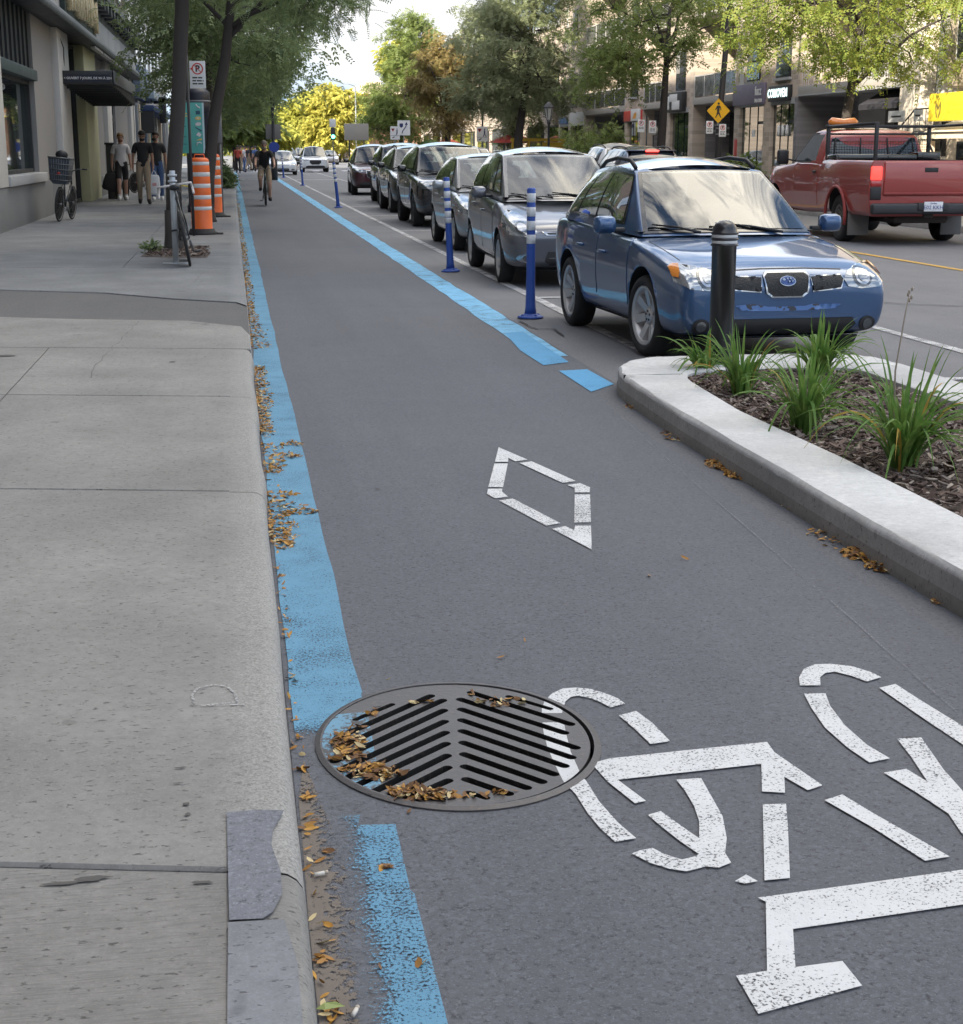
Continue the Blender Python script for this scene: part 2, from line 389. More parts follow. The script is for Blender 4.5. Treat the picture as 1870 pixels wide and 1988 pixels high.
def sheet(name, polys, z, mat):
    mb = MB()
    for p in polys: mb.add([(x, y, z) for x, y in p], [list(range(len(p)))])
    o = mb.build(name, mat, weld=False)
    me = o.data; bm = bmesh.new(); bm.from_mesh(me); bmesh.ops.recalc_face_normals(bm, faces=bm.faces)
    if sum(f.normal.z for f in bm.faces) < 0: bmesh.ops.reverse_faces(bm, faces=bm.faces)
    bm.to_mesh(me); bm.free()
    return struct(o)
MHC, MRX, MRY = (.525, 3.735), .368, .445
def holed(mb, x0, x1, y0, y1, z):
    """rectangle with the elliptical drain opening left out"""
    a, b_, c, d = MHC[0] - MRX - .03, MHC[0] + MRX + .03, MHC[1] - MRY - .03, MHC[1] + MRY + .03
    a = max(a, x0 + .001)
    for q in ((x0, a, y0, y1), (b_, x1, y0, y1), (a, b_, y0, c), (a, b_, d, y1)):
        mb.add([(q[0], q[2], z), (q[1], q[2], z), (q[1], q[3], z), (q[0], q[3], z)], [(0, 1, 2, 3)])
    n = 64; vs = []
    for i in range(n):
        t = 2 * PI * i / n + PI / 4; cx, sy = math.cos(t), math.sin(t)
        vs.append((MHC[0] + cx * (MRX - .004), MHC[1] + sy * (MRY - .004), z))
        k = min((b_ - MHC[0]) / abs(cx) if cx > 1e-9 else ((MHC[0] - a) / abs(cx) if cx < -1e-9 else 9e9), ((d - MHC[1]) / abs(sy)) if abs(sy) > 1e-9 else 9e9)
        vs.append((MHC[0] + cx * k, MHC[1] + sy * k, z))
    # square corners fall on the diagonals only for a square; add the four corners as fans
    fs = [(2 * i, 2 * i + 1, 2 * ((i + 1) % n) + 1, 2 * ((i + 1) % n)) for i in range(n)]
    mb.add(vs, fs)
    for cx, cy in ((a, c), (a, d), (b_, c), (b_, d)):
        # find the two neighbours on the border and close the corner
        best = None
        for i in range(n):
            p, q = vs[2 * i + 1], vs[2 * ((i + 1) % n) + 1]
            if (abs(p[0] - cx) < 1e-4 and abs(q[1] - cy) < 1e-4) or (abs(q[0] - cx) < 1e-4 and abs(p[1] - cy) < 1e-4):
                if abs(p[0] - q[0]) > 1e-5 and abs(p[1] - q[1]) > 1e-5: best = (p, q)
        if best: mb.add([best[0], (cx, cy, z), best[1]], [(0, 1, 2)])

mb = MB(); mb.add([(-700, -100, -.7), (700, -100, -.7), (700, 1400, -.7), (-700, 1400, -.7)], [(0, 1, 2, 3)])
struct(mb.build('ground', M_DIRT))
mb = MB()
holed(mb, .05, 2.6, -40, 700, 0.0)
mb.add([(2.6, -40, 0), (13.25, -40, 0), (13.25, 700, 0), (2.6, 700, 0)], [(0, 1, 2, 3)])
struct(mb.build('road', M_ROAD))
mb = MB(); holed(mb, .095, 2.44, -40, 130, .004)
struct(mb.build('bike_lane', M_ASPH))

# ------------------------------------------------------------------ pavement slabs, kerb, trench
SK = -.21
def jy(y, x): return y + SK * (x - .09)
joints = [-6, -3.2, -.6, 2.79, 6.27, 8.81, 11.0]
joints2 = [18.7, 21.0, 23.7, 27, 30] + [33 + 3 * i for i in range(34)]
def slabs(name, js, mat, xs, kerb=True):
    mb = MB(); g = .008
    for a, b_ in zip(js, js[1:]):
        for x0, x1 in zip(xs, xs[1:]):
            gx0 = x0 + (.004 if x0 != xs[0] else 0); gx1 = x1 - (.004 if x1 != xs[-1] else 0)
            p = lambda x, y, d, z: (x, jy(y, x) + d, z)
            d = .006
            V = [p(gx0, a, g, .10), p(gx1, a, g, .10), p(gx1, b_, -g, .10), p(gx0, b_, -g, .10),
                 p(gx0, a, g, .122), p(gx1, a, g, .122), p(gx1, b_, -g, .122), p(gx0, b_, -g, .122),
                 p(gx0, a, g + d, .13), p(gx1, a, g + d, .13), p(gx1, b_, -g - d, .13), p(gx0, b_, -g - d, .13)]
            mb.add(V, [(0, 1, 5, 4), (1, 2, 6, 5), (2, 3, 7, 6), (3, 0, 4, 7), (4, 5, 9, 8), (6, 7, 11, 10), (8, 9, 10, 11), (5, 6, 10, 9), (7, 4, 8, 11)])
        if kerb:
            prof = [(xs[-1], .13), (.03, .13), (.055, .1265), (.072, .116), (.083, .10), (.089, .07), (.093, -.05)]
            ys = [a + .004] + [a + (b_ - a) * k / 6 for k in range(1, 6)] + [b_ - .004]
            vs = []
            for yi, y in enumerate(ys):
                for k, (x, z) in enumerate(prof):
                    wob = .006 * math.sin(y * 3.1) + .004 * math.sin(y * 7.7 + 1)
                    vs.append((x + (wob if k > 0 else 0), jy(y, x), z - (.004 if yi in (0, len(ys) - 1) else 0)))
            w_ = len(prof)
            mb.add(vs, [(j * w_ + i, j * w_ + i + 1, (j + 1) * w_ + i + 1, (j + 1) * w_ + i) for j in range(len(ys) - 1) for i in range(w_ - 1)], 0, True)
    o = mb.build(name, mat); struct(o); return o
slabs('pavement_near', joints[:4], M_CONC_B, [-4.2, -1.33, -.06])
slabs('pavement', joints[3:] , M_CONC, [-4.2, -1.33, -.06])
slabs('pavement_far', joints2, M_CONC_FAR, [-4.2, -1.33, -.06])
mb = MB()
mb.box(-4.2, .05, -8, 140, -.05, .112)
struct(mb.build('pavement_base', M_DIRT))
# slab pieces on both sides of the patched trench, and the trench itself
def top_slab(name, poly, z, mat, zb=.1, r=.012):
    n = len(poly); c = Vector((sum(p[0] for p in poly) / n, sum(p[1] for p in poly) / n))
    mb = MB(); V = []
    for k, z_ in ((0, zb), (0, z - .008), (r, z)):
        for x, y in poly:
            d = (c - Vector((x, y))); d = d.normalized() * k if d.length else d
            V.append((x + d.x, y + d.y, z_))
    F = [(l * n + i, l * n + (i + 1) % n, (l + 1) * n + (i + 1) % n, (l + 1) * n + i) for l in (0, 1) for i in range(n)] + [[2 * n + i for i in range(n)]]
    mb.add(V, F)
    o = mb.build(name, mat, weld=True); return struct(o)
nearE = [(.085, 11.9), (.03, 12.45), (-.4, 12.95), (-1.31, 13.22), (-2.0, 13.5), (-4.2, 14.0)]
farE = [(.085, 14.15), (.0, 14.5), (-.6, 14.95), (-1.3, 15.7), (-2.35, 16.2), (-4.2, 17.0)]
top_slab('pavement_edge', [(.085, 11.01), (-4.2, jy(11.01, -4.2))] + nearE[::-1], .13, M_CONC)
top_slab('pavement_edge', farE + [(-4.2, jy(18.69, -4.2)), (.085, 18.69)], .13, M_CONC_FAR)
sheet('trench_patch', [nearE + farE[::-1]], .118, M_STRIP)
mb = MB(); mb.box(.05, .092, 11.0, 18.7, -.05, .075, .02); struct(mb.build('kerb', M_CONC))
# grey patch let into the kerb edge, chalk mark, right-hand pavement
pp = [gp(x, y, .1345) for x, y in ((440, 1577), (500, 1572), (552, 1573), (530, 1610), (527, 1640), (545, 1690), (548, 1735), (530, 1770), (510, 1783), (445, 1786))]
sheet('kerb_patch', [[(p.x, p.y) for p in pp]], .1345, asphalt('kerb_patch_dark', .185)[0])
pp = [gp(x, y, .1345) for x, y in ((443, 1790), (552, 1784), (578, 1870), (598, 2100), (440, 2100))]
sheet('kerb_patch', [[(p.x, p.y) for p in pp]], .1342, concrete('kerb_patch_concrete', .235, (.95, .98, 1.06), pits=.9))
mb = MB()
pts = [gp(x, y, .1335) for x, y in ((380, 1368), (372, 1350), (385, 1335), (415, 1329), (440, 1332), (456, 1345), (461, 1363), (372, 1370), (475, 1367))]
for a, b_ in zip(pts, pts[1:]):
    d = (b_ - a).normalized(); n_ = Vector((-d.y, d.x, 0)) * .0035
    mb.add([a - n_, b_ - n_, b_ + n_, a + n_], [(0, 1, 2, 3)])
struct(mb.build('paint_mark', paint('faint_white_mark', (.42, .42, .42), .60, .40)))
mb = MB(); mb.box(13.25, 18.2, -40, 160, -.05, .13, .02); mb.box(13.25, 60, 160, 700, -.05, .13, .02)
struct(mb.build('far_pavement', concrete('far_pavement_concrete', .36)))
mb = MB(); mb.box(-60, .09, 139, 700, -.05, .13, .02); struct(mb.build('corner_pavement', M_CONC_FAR))

# ------------------------------------------------------------------ road markings
def strip(x0, x1, y0, y1, jit=.006, step=.35, seed=1):
    r = random.Random(seed); n = max(2, int((y1 - y0) / step)); n = min(n, 400)
    L_ = [(x0 + r.uniform(-jit, jit), y0 + (y1 - y0) * i / n) for i in range(n + 1)]
    Q = [(x1 + r.uniform(-jit, jit), y0 + (y1 - y0) * i / n) for i in range(n + 1)]
    return [[L_[i], Q[i], Q[i + 1], L_[i + 1]] for i in range(n)]
def pxpoly(pts): return [(p.x, p.y) for p in (gp(x, y) for x, y in pts)]
sheet('blue_line', strip(.108, .306, 4.13, 9.5, .005, .3, 1) + strip(.108, .30, 9.5, 110, .009, .6, 2), .008, M_BLUE)
sheet('blue_line', [pxpoly([(695, 1608), (768, 1606), (797, 1735), (805, 1742), (868, 1988), (905, 2150), (660, 2150), (648, 1988), (640, 1800), (640, 1590), (700, 1588)])], .008, paint('blue_paint_speckled', BLUE, .34, blotch=.2, grad=('X', .245, .14, .42)))
bR = [(9.2, 2.20, 2.415)] + [(9.7, 2.21, 2.42)]
sheet('blue_line', [pxpoly([(1085, 722), (1140, 719), (1192, 748), (1148, 763)])] + [pxpoly([(980, 648), (1015, 645), (1105, 705), (1055, 711), (1010, 682)])], .0085, paint('blue_paint_bright', (.078, .30, .54), .2))
sheet('blue_line', strip(2.17, 2.42, 11.2, 110, .011, .5, 3), .008, paint('blue_paint_pale', (.17, .44, .68), .30, blotch=.35))
sheet('parking_line', strip(2.99, 3.09, 10.6, 108, .006, .6, 5) + strip(5.38, 5.48, 4, 108, .006, .6, 6), .008, M_WHITE_W)
sheet('parking_ticks', [[(3.09, y), (4.3, y), (4.3, y + .1), (3.09, y + .1)] for y in (15.75, 22.6, 29.4, 36.3, 42.2, 49.5)] + [[(4.3, 9.6), (5.38, 9.6), (5.38, 9.7), (4.3, 9.7)]], .0085, M_WHITE_W)
sheet('centre_line', strip(9.06, 9.17, 2, 108, .006, .6, 7), .008, M_YELLOW)
sheet('crossing_lines', [[(x, y), (x + .5, y), (x + .5, y + 3), (x, y + 3)] for y in (112,) for x in [.4 + i * 1.05 for i in range(12)]] + [[(.1, y), (5.3, y), (5.3, y + .45), (.1, y + .45)] for y in (80, 108)], .009, M_WHITE)
k3 = lambda P: pxpoly([((1000 + x * .49198) / 1.0267, (1250 + y * .49198) / 1.0267) for x, y in P])
BIKE_ARC1 = k3([(163, 345), (175, 310), (205, 280), (250, 260), (300, 257), (360, 262), (420, 280), (470, 300), (500, 322), (440, 338), (400, 315), (350, 297), (310, 290), (280, 295), (260, 312), (248, 345), (245, 362), (163, 362)])
BIKE_ARC2 = k3([(165, 400), (252, 400), (262, 450), (280, 520), (320, 610), (345, 640), (395, 720), (470, 805), (545, 870), (460, 885), (400, 830), (350, 770), (300, 690), (250, 640), (215, 570), (185, 500), (170, 440)])
sym = [k3(P) for P in (
    [(475, 370), (545, 352), (610, 400), (683, 475), (603, 487), (545, 430)],
    [(365, 565), (440, 545), (720, 515), (1075, 478), (1105, 520), (1300, 655), (1240, 675), (1145, 620), (1148, 685), (1055, 680), (1052, 568), (470, 632), (585, 718), (540, 728), (430, 640), (385, 590)],
    [(708, 632), (808, 625), (850, 700), (895, 780), (912, 870), (905, 930), (930, 970), (880, 990), (830, 985), (750, 1005), (680, 995), (600, 970), (527, 932), (560, 920), (612, 910), (660, 935), (730, 957), (780, 945), (800, 935), (720, 880), (650, 825), (592, 775), (645, 760), (700, 800), (770, 850), (800, 870), (800, 800), (780, 740), (745, 680)],
    [(1058, 732), (1152, 730), (1160, 830), (1168, 1032), (1065, 1042), (1062, 900)],
    [(1308, 715), (1380, 692), (1500, 765), (1815, 945), (1715, 962), (1500, 825)],
    [(945, 1045), (990, 1018), (1038, 1045), (985, 1055)],
    [(1038, 1112), (1870, 998), (2100, 966), (2100, 1106), (1870, 1140), (1180, 1240), (1190, 1395), (1380, 1370), (1460, 1470), (1040, 1585), (950, 1430), (1075, 1410), (1070, 1130)],
    [(1208, 248), (1205, 215), (1225, 180), (1270, 162), (1330, 160), (1420, 170), (1500, 195), (1538, 215), (1480, 232), (1420, 210), (1350, 192), (1310, 198), (1290, 215), (1292, 248)],
    [(1225, 282), (1312, 280), (1330, 330), (1390, 410), (1480, 490), (1573, 545), (1490, 562), (1400, 500), (1310, 420), (1255, 340)],
    [(1530, 258), (1595, 242), (1700, 310), (1870, 415), (2000, 500), (2000, 600), (1870, 490), (1720, 390)],
    [(1602, 465), (1700, 460), (1790, 590), (1870, 680), (2000, 800), (2000, 980), (1870, 860), (1810, 770), (1690, 690), (1548, 603), (1640, 588), (1725, 640), (1660, 540)])]
def in_poly(x, y, P):
    c = False; j = len(P) - 1
    for i in range(len(P)):
        if (P[i][1] > y) != (P[j][1] > y) and x < (P[j][0] - P[i][0]) * (y - P[i][1]) / (P[j][1] - P[i][1]) + P[i][0]: c = not c
        j = i
    return c
def in_mh(x, y, k=1.0): return ((x - MHC[0]) / MRX) ** 2 + ((y - MHC[1]) / MRY) ** 2 < k
def outside_mh(P):
    """triangles of polygon P that lie off the drain cover"""
    n = len(P); el = [(MHC[0] + MRX * math.cos(2 * PI * i / 60), MHC[1] + MRY * math.sin(2 * PI * i / 60)) for i in range(60)]
    V, E, F, *_ = delaunay_2d_cdt([Vector(p) for p in P] + [Vector(p) for p in el], [(i, (i + 1) % n) for i in range(n)] + [(n + i, n + (i + 1) % 60) for i in range(60)], [], 0, 1e-6)
    out = []
    for f in F:
        cx = sum(V[i].x for i in f) / len(f); cy = sum(V[i].y for i in f) / len(f)
        if in_poly(cx, cy, P) and not in_mh(cx, cy): out.append([(V[i].x, V[i].y) for i in f])
    return out
sheet('blue_line', outside_mh([(.108, 4.129), (.306, 4.129), (.302, 3.7), (.29, 3.26), (.112, 3.26)]), .008, paint('blue_paint_drain', BLUE, .24, blotch=.2, grad=('Y', 3.98, 3.72, .36)))
sheet('bicycle_symbol', sym + outside_mh(BIKE_ARC2) + outside_mh(BIKE_ARC1), .009, M_WHITE)
kd = lambda P: pxpoly([((960 + x * .12834) / 1.0267, (880 + y * .12834) / 1.0267) for x, y in P])
sheet('diamond_symbol', [kd(P) for P in (
    [(265, 115), (715, 308), (525, 335), (415, 280), (412, 342), (208, 342)],
    [(590, 360), (780, 335), (1460, 640), (1260, 672)],
    [(1335, 705), (1530, 675), (1685, 742), (1680, 818), (1448, 820), (1448, 752)],
    [(1448, 852), (1685, 852), (1700, 1285), (1440, 1290)],
    [(1455, 1338), (1700, 1340), (1712, 1710), (1095, 1388), (1300, 1345), (1440, 1410)],
    [(1005, 1338), (1225, 1300), (485, 915), (275, 948)],
    [(100, 765), (325, 762), (315, 805), (415, 888), (210, 912), (85, 840)],
    [(200, 370), (408, 368), (335, 738), (105, 735)])], .009, M_WHITE)
# thin old joint line in the lane and cracks in the road
def crack(name, pts, wdt, mat, z=.0095, seed=3, px=True):
    r = random.Random(seed); P = [gp(x, y) if px else Vector((x, y, 0)) for x, y in pts]; Q = []
    for a, b_ in zip(P, P[1:]):
        n = max(2, int((b_ - a).length / .12))
        for i in range(n): jt = .004 if name == 'lane_seam' else .014; Q.append(a.lerp(b_, i / n) + Vector((r.uniform(-jt, jt), r.uniform(-jt, jt), 0)))
    Q.append(P[-1]); mb = MB()
    for a, b_ in zip(Q, Q[1:]):
        d = (b_ - a); d.z = 0; d.normalize(); n_ = Vector((-d.y, d.x, 0)) * wdt * r.uniform(.5, 1.2) * .5
        mb.add([(a.x - n_.x, a.y - n_.y, z), (b_.x - n_.x, b_.y - n_.y, z), (b_.x + n_.x, b_.y + n_.y, z), (a.x + n_.x, a.y + n_.y, z)], [(0, 1, 2, 3)])
    return struct(mb.build(name, mat))
M_CRACK = pm('crack_dark', (.035, .035, .038), .9)
M_LINE = paint('pale_seam', (.21, .215, .235), .62, .17)
crack('lane_seam', [(1150, 760), (1280, 880), (1440, 1020), (1640, 1195), (1860, 1390)], .004, M_LINE)
crack('road_crack', [(1700, 588), (1780, 592), (1870, 596)], .03, M_CRACK)
crack('road_crack', [(1010, 625), (1040, 640), (1075, 640), (1095, 655)], .02, M_CRACK)
for i, P in enumerate(([(270, 655), (240, 690), (190, 745), (180, 775)], [(395, 552), (375, 575), (350, 585)])):
    crack('pavement_crack', P, .004, pm('crack_grey_%d' % i, (.11, .11, .11), .9), .1335 if i < 2 else .1335, 5 + i)
# dark stains and chips on the pavement
mb = MB(); r = random.Random(5)
for x, y, a, b_ in ((350, 1490, .03, .004), (345, 1520, .028, .003), (362, 1560, .02, .008), (365, 1580, .018, .007), (150, 637, .08, .012), (150, 650, .09, .01), (335, 702, .05, .02), (10, 690, .14, .05), (180, 1705, .07, .012), (120, 1714, .12, .008), (395, 1712, .04, .008)):
    c = gp(x, y, .1338); n = 11
    mb.add([(c.x + a * .5 * math.cos(2 * PI * i / n) * r.uniform(.5, 1.2), c.y + b_ * math.sin(2 * PI * i / n) * r.uniform(.5, 1.2), c.z) for i in range(n)], [list(range(n))])
struct(mb.build('pavement_stain', pm('stain_dark', (.10, .095, .09), .9, .4, 60)))
mb = MB()
c = gp(640, 1690); V = [(560 + 30, 1480), (640, 1600), (668, 1680), (690, 1800), (700, 2041), (625, 2041), (600, 1800), (588, 1650), (580, 1560)]
sheet('gutter_dirt', [pxpoly(V)], .0062, paint('gutter_grime', (.15, .125, .105), .30, .17, 60, .4, grad=('X', .12, .24, .40)))

# ------------------------------------------------------------------ drain cover
kg = lambda x, y: gp((600 + x * .34225) / 1.0267, (1330 + y * .34225) / 1.0267)
SL = [((530, 237), (320, 325)), ((755, 187), (215, 432)), ((825, 213), (238, 482)), ((830, 272), (195, 570)), ((835, 337), (225, 622)), ((840, 402), (268, 667)), ((845, 467), (335, 706)), ((850, 537), (420, 750)), ((853, 607), (520, 775)), ((857, 683), (615, 790)),
      ((1210, 190), (1450, 262)), ((993, 167), (1570, 352)), ((930, 207), (1535, 403)), ((935, 265), (1600, 490)), ((937, 328), (1575, 547)), ((940, 392), (1535, 597)), ((945, 460), (1475, 645)), ((950, 528), (1405, 690)), ((955, 600), (1315, 725)), ((963, 675), (1210, 760)), ((975, 752), (1080, 785))]
SLW = []
for i, (a, b_) in enumerate(SL):
    A, B = kg(*a), kg(*b_); hw = .0135 if i not in (0, 10, 20) else .010
    SLW.append((Vector((A.x, A.y)), Vector((B.x, B.y)), hw))
def seg_d(p, a, b_):
    t = max(0, min(1, (p - a).dot(b_ - a) / max(1e-9, (b_ - a).length_squared))); return (p - a - (b_ - a) * t).length
def iron(name, c=(.080, .076, .078)):
    m, nt, b = new_mat(name); v = objvec(nt)
    f = noise(nt, 6, 6, .65, v); g = noise(nt, 70, 4, .6, v)
    cc = mix(nt, f, scl(c, .75), scl(c, 1.3)); cc = mix(nt, ramp(nt, g, [(.55, 0.), (.8, .6)]), cc, (.16, .12, .10))
    nt.links.new(cc, b.inputs['Base Color']); sv(b, metal=.45, rough=.5); bump(nt, b, g, .3, .004); return m
M_IRON = iron('drain_iron'); M_PIT = pm('drain_dark', (.012, .011, .010), .95)
mc = thing('drain_grate', 'round cast iron drain grate with herringbone slots half choked by leaves', 'drain', (0, 0, 0))
CK = .94
n = 72
ell = [Vector((MHC[0] - .006 + MRX * CK * math.cos(2 * PI * i / n), MHC[1] + MRY * CK * math.sin(2 * PI * i / n))) for i in range(n)]
pv = list(ell); pe = [(i, (i + 1) % n) for i in range(n)]
caps = []
for a, b_, hw in SLW:
    d = (b_ - a).normalized(); nn = Vector((-d.y, d.x)); cap = []
    for k in range(7): q = PI / 2 + PI * k / 6; cap.append(a + d * math.cos(q) * hw + nn * math.sin(q) * hw)
    for k in range(7): q = -PI / 2 + PI * k / 6; cap.append(b_ + d * math.cos(q) * hw + nn * math.sin(q) * hw)
    o = len(pv); pv += cap; pe += [(o + i, o + (i + 1) % 14) for i in range(14)]; caps.append(cap)
for P in (BIKE_ARC1, BIKE_ARC2):
    o = len(pv); pv += [Vector(p) for p in P]; pe += [(o + i, o + (i + 1) % len(P)) for i in range(len(P))]
bx = [Vector((.06, 3.95)), Vector((.31, 3.97)), Vector((.30, 3.42)), Vector((.22, 3.30)), Vector((.06, 3.3))]
o = len(pv); pv += bx; pe += [(o + i, o + (i + 1) % 5) for i in range(5)]
V, E, F, *_ = delaunay_2d_cdt(pv, pe, [], 0, 1e-6)
mb = MB(); PZ = .010
for f in F:
    c = Vector((sum(V[i].x for i in f) / len(f), sum(V[i].y for i in f) / len(f)))
    if any(seg_d(c, a, b_) < hw for a, b_, hw in SLW): continue
    if ((c.x - MHC[0] + .006) / (MRX * CK)) ** 2 + ((c.y - MHC[1]) / (MRY * CK)) ** 2 > 1: continue
    mt = 1 if (in_poly(c.x, c.y, BIKE_ARC1) or in_poly(c.x, c.y, BIKE_ARC2)) else (2 if in_poly(c.x, c.y, [tuple(p) for p in bx]) else 0)
    mb.add([(V[i].x, V[i].y, PZ) for i in f], [list(range(len(f)))], mt)
for cap in caps:
    k = len(cap); mb.add([(p.x, p.y, PZ) for p in cap] + [(p.x, p.y, PZ - .035) for p in cap], [(i, (i + 1) % k, k + (i + 1) % k, k + i) for i in range(k)], 3)
mb.add([(p.x, p.y, PZ) for p in ell] + [(p.x, p.y, PZ - .03) for p in ell], [(i, (i + 1) % n, n + (i + 1) % n, n + i) for i in range(n)], 0)
o = mb.build('cover', [M_IRON, paint('white_on_iron', (.56, .57, .58), .16, .1, solid=(.08, .076, .078)), paint('blue_on_iron', (.14, .29, .41), .52, .11, 60, .5, solid=(.085, .082, .085)), iron('slot_iron', (.03, .028, .027))], mc, weld=True)
mb = MB()
rings = [(1.0, -.01), (1.0, .0085), (.965, .0125), (.952, .0125), (.948, -.02)]
vs = []
for k, z in rings:
    for i in range(n): vs.append((MHC[0] + MRX * k * math.cos(2 * PI * i / n), MHC[1] + MRY * k * math.sin(2 * PI * i / n), z))
mb.add(vs, [(j * n + i, j * n + (i + 1) % n, (j + 1) * n + (i + 1) % n, (j + 1) * n + i) for j in range(len(rings) - 1) for i in range(n)], 0, False)
mb.build('frame', [M_IRON], mc, weld=True)
mb = MB()
vs = [(MHC[0] + MRX * math.cos(2 * PI * i / n), MHC[1] + MRY * math.sin(2 * PI * i / n), z) for z in (-.02, -.6) for i in range(n)]
mb.add(vs, [(i, (i + 1) % n, n + (i + 1) % n, n + i) for i in range(n)] + [[n + i for i in range(n)]])
mb.build('pit_wall', M_PIT, mc)

# ------------------------------------------------------------------ planter with mulch
outer = [(2.36, 1.5), (2.335, 4.0), (2.30, 5.3), (2.295, 6.5), (2.29, 7.8), (2.315, 9.0), (2.335, 9.3), (2.40, 9.6), (2.52, 9.84), (2.70, 9.98), (2.96, 10.03), (3.5, 10.02), (3.95, 9.98), (4.12, 9.9), (4.21, 9.75), (4.24, 9.4), (4.25, 6), (4.25, 1.5)]
inner = [(2.72, 1.5), (2.70, 4.0), (2.69, 5.3), (2.68, 6.5), (2.63, 7.8), (2.68, 8.9), (2.70, 9.05), (2.74, 9.18), (2.80, 9.26), (2.90, 9.32), (3.05, 9.36), (3.4, 9.38), (3.7, 9.36), (3.8, 9.33), (3.86, 9.27), (3.88, 9.1), (3.89, 6), (3.90, 1.5)]
def offs(P, d):
    Q = []
    for i in range(len(P)):
        a = Vector(P[max(0, i - 1)]); b_ = Vector(P[min(len(P) - 1, i + 1)]); t = (b_ - a).normalized()
        Q.append((P[i][0] + t.y * d, P[i][1] - t.x * d))
    return Q
def dens(P, step=.12):
    Q = []
    for a, b_ in zip(P, P[1:]):
        k = 6
        for i in range(k): Q.append((a[0] + (b_[0] - a[0]) * i / k, a[1] + (b_[1] - a[1]) * i / k))
    return Q + [P[-1]]
outer, inner = dens(outer), dens(inner)
loops = [[(x, y, -.03) for x, y in outer], [(x, y, .05) for x, y in outer], [(x, y, .128) for x, y in outer], [(x, y, .143) for x, y in offs(outer, .008)], [(x, y, .151) for x, y in offs(outer, .016)], [(x, y, .151) for x, y in offs(inner, -.018)], [(x, y, .142) for x, y in offs(inner, -.004)], [(x, y, .02) for x, y in inner]]
rr = random.Random(8)
for li in (2, 3, 4):
    loops[li] = [(x + rr.uniform(-.004, .004), y, z + rr.uniform(-.003, .002)) for x, y, z in loops[li]]
mb = MB(); k = len(outer); vs = [p for l in loops for p in l]
mb.add(vs, [(j * k + i, j * k + i + 1, (j + 1) * k + i + 1, (j + 1) * k + i) for j in range(len(loops) - 1) for i in range(k - 1)], 0, True)
pl = thing('planter_kerb', 'pale concrete kerb planter with rounded end holding mulch and grassy clumps', 'planter', (0, 0, 0))
o = mb.build('kerb_wall', M_PLANT, pl, weld=True); sharp(o, 40)
# outer faces coloured darker than the top: dirt plus side shade put into colour
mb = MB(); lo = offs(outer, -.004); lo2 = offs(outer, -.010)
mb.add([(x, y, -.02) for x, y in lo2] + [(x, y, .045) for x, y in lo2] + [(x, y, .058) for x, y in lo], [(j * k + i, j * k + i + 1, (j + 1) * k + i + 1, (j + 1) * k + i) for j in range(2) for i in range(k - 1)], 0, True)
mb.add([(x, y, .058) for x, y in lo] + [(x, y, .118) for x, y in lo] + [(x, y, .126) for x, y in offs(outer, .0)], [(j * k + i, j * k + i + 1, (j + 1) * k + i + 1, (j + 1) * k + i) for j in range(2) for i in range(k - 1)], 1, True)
mb.build('dirty_shaded_face', [concrete('kerb_face_low', .26, (1, .96, .9), pits=1.0, stain=.6), concrete('kerb_face', .34, (1, .99, .97), pits=.9, stain=.6)], pl, weld=True)
mb = MB()
mb.box(2.326, 2.70, 9.165, 9.171, .06, .1525)
mb.build('joint', M_CRACK, pl)
M_MULCH = pm('mulch_soil', (.10, .075, .062), .95, .4, 30, bmp=.6)
mb = MB(); inn = offs(inner, -.01)
mb.add([(x, y, .095) for x, y in inn], [list(range(len(inn)))])
struct(mb.build('planting_soil', M_MULCH))
def chips(name, n, area, zf, size, mats, seed, wts=None, flat=.35):
    r = random.Random(seed); mb = MB()
    for _ in range(n):
        x, y = area(r); L_ = size * r.uniform(.5, 1.6); W_ = L_ * r.uniform(.14, .34); th = L_ * .08
        M = T(x, y, zf(x, y) + r.uniform(0, size * .5)) @ RZ(r.uniform(0, 2 * PI)) @ RX(r.gauss(0, flat)) @ RY(r.gauss(0, flat))
        b_ = r.uniform(-.25, .25) * L_
        V = [(-L_ / 2, -W_ / 2, 0), (0, -W_ * .6, b_ * .3), (L_ / 2, -W_ * .3, 0), (L_ / 2, W_ * .3, 0), (0, W_ * .6, b_ * .3), (-L_ / 2, W_ / 2, 0)]
        mt = r.choices(range(len(mats)), wts)[0] if wts else r.randrange(len(mats))
        mb.add([(p[0], p[1], p[2] + th) for p in V] + [(p[0], p[1], p[2]) for p in V], [(0, 1, 4, 5), (1, 2, 3, 4), (0, 6, 7, 1), (1, 7, 8, 2), (3, 9, 10, 4), (4, 10, 11, 5), (2, 8, 9, 3), (5, 11, 6, 0)], mt, False, M)
    return mb.build(name, mats)
def mulch_area(r):
    while True:
        x, y = r.uniform(2.66, 3.9), 3.6 + 5.75 * math.sqrt(r.random())
        if in_poly(x, y, inn): return x, y
MUL = [pm('mulch_bark', (.15, .105, .085), .9, .35, 40), pm('mulch_brown', (.09, .06, .05), .9, .35, 40), pm('mulch_pale', (.36, .30, .25), .9, .25, 40), pm('mulch_grey', (.23, .19, .17), .9, .25, 40)]
o = chips('mulch', 8500, mulch_area, lambda x, y: .098 + .02 * math.sin(PI * (x - 2.65) / 1.25), .045, MUL, 3, (5, 4, 1, 2.4))
tag(o, 'brown shredded bark mulch filling the concrete planter', 'mulch', kind='stuff')

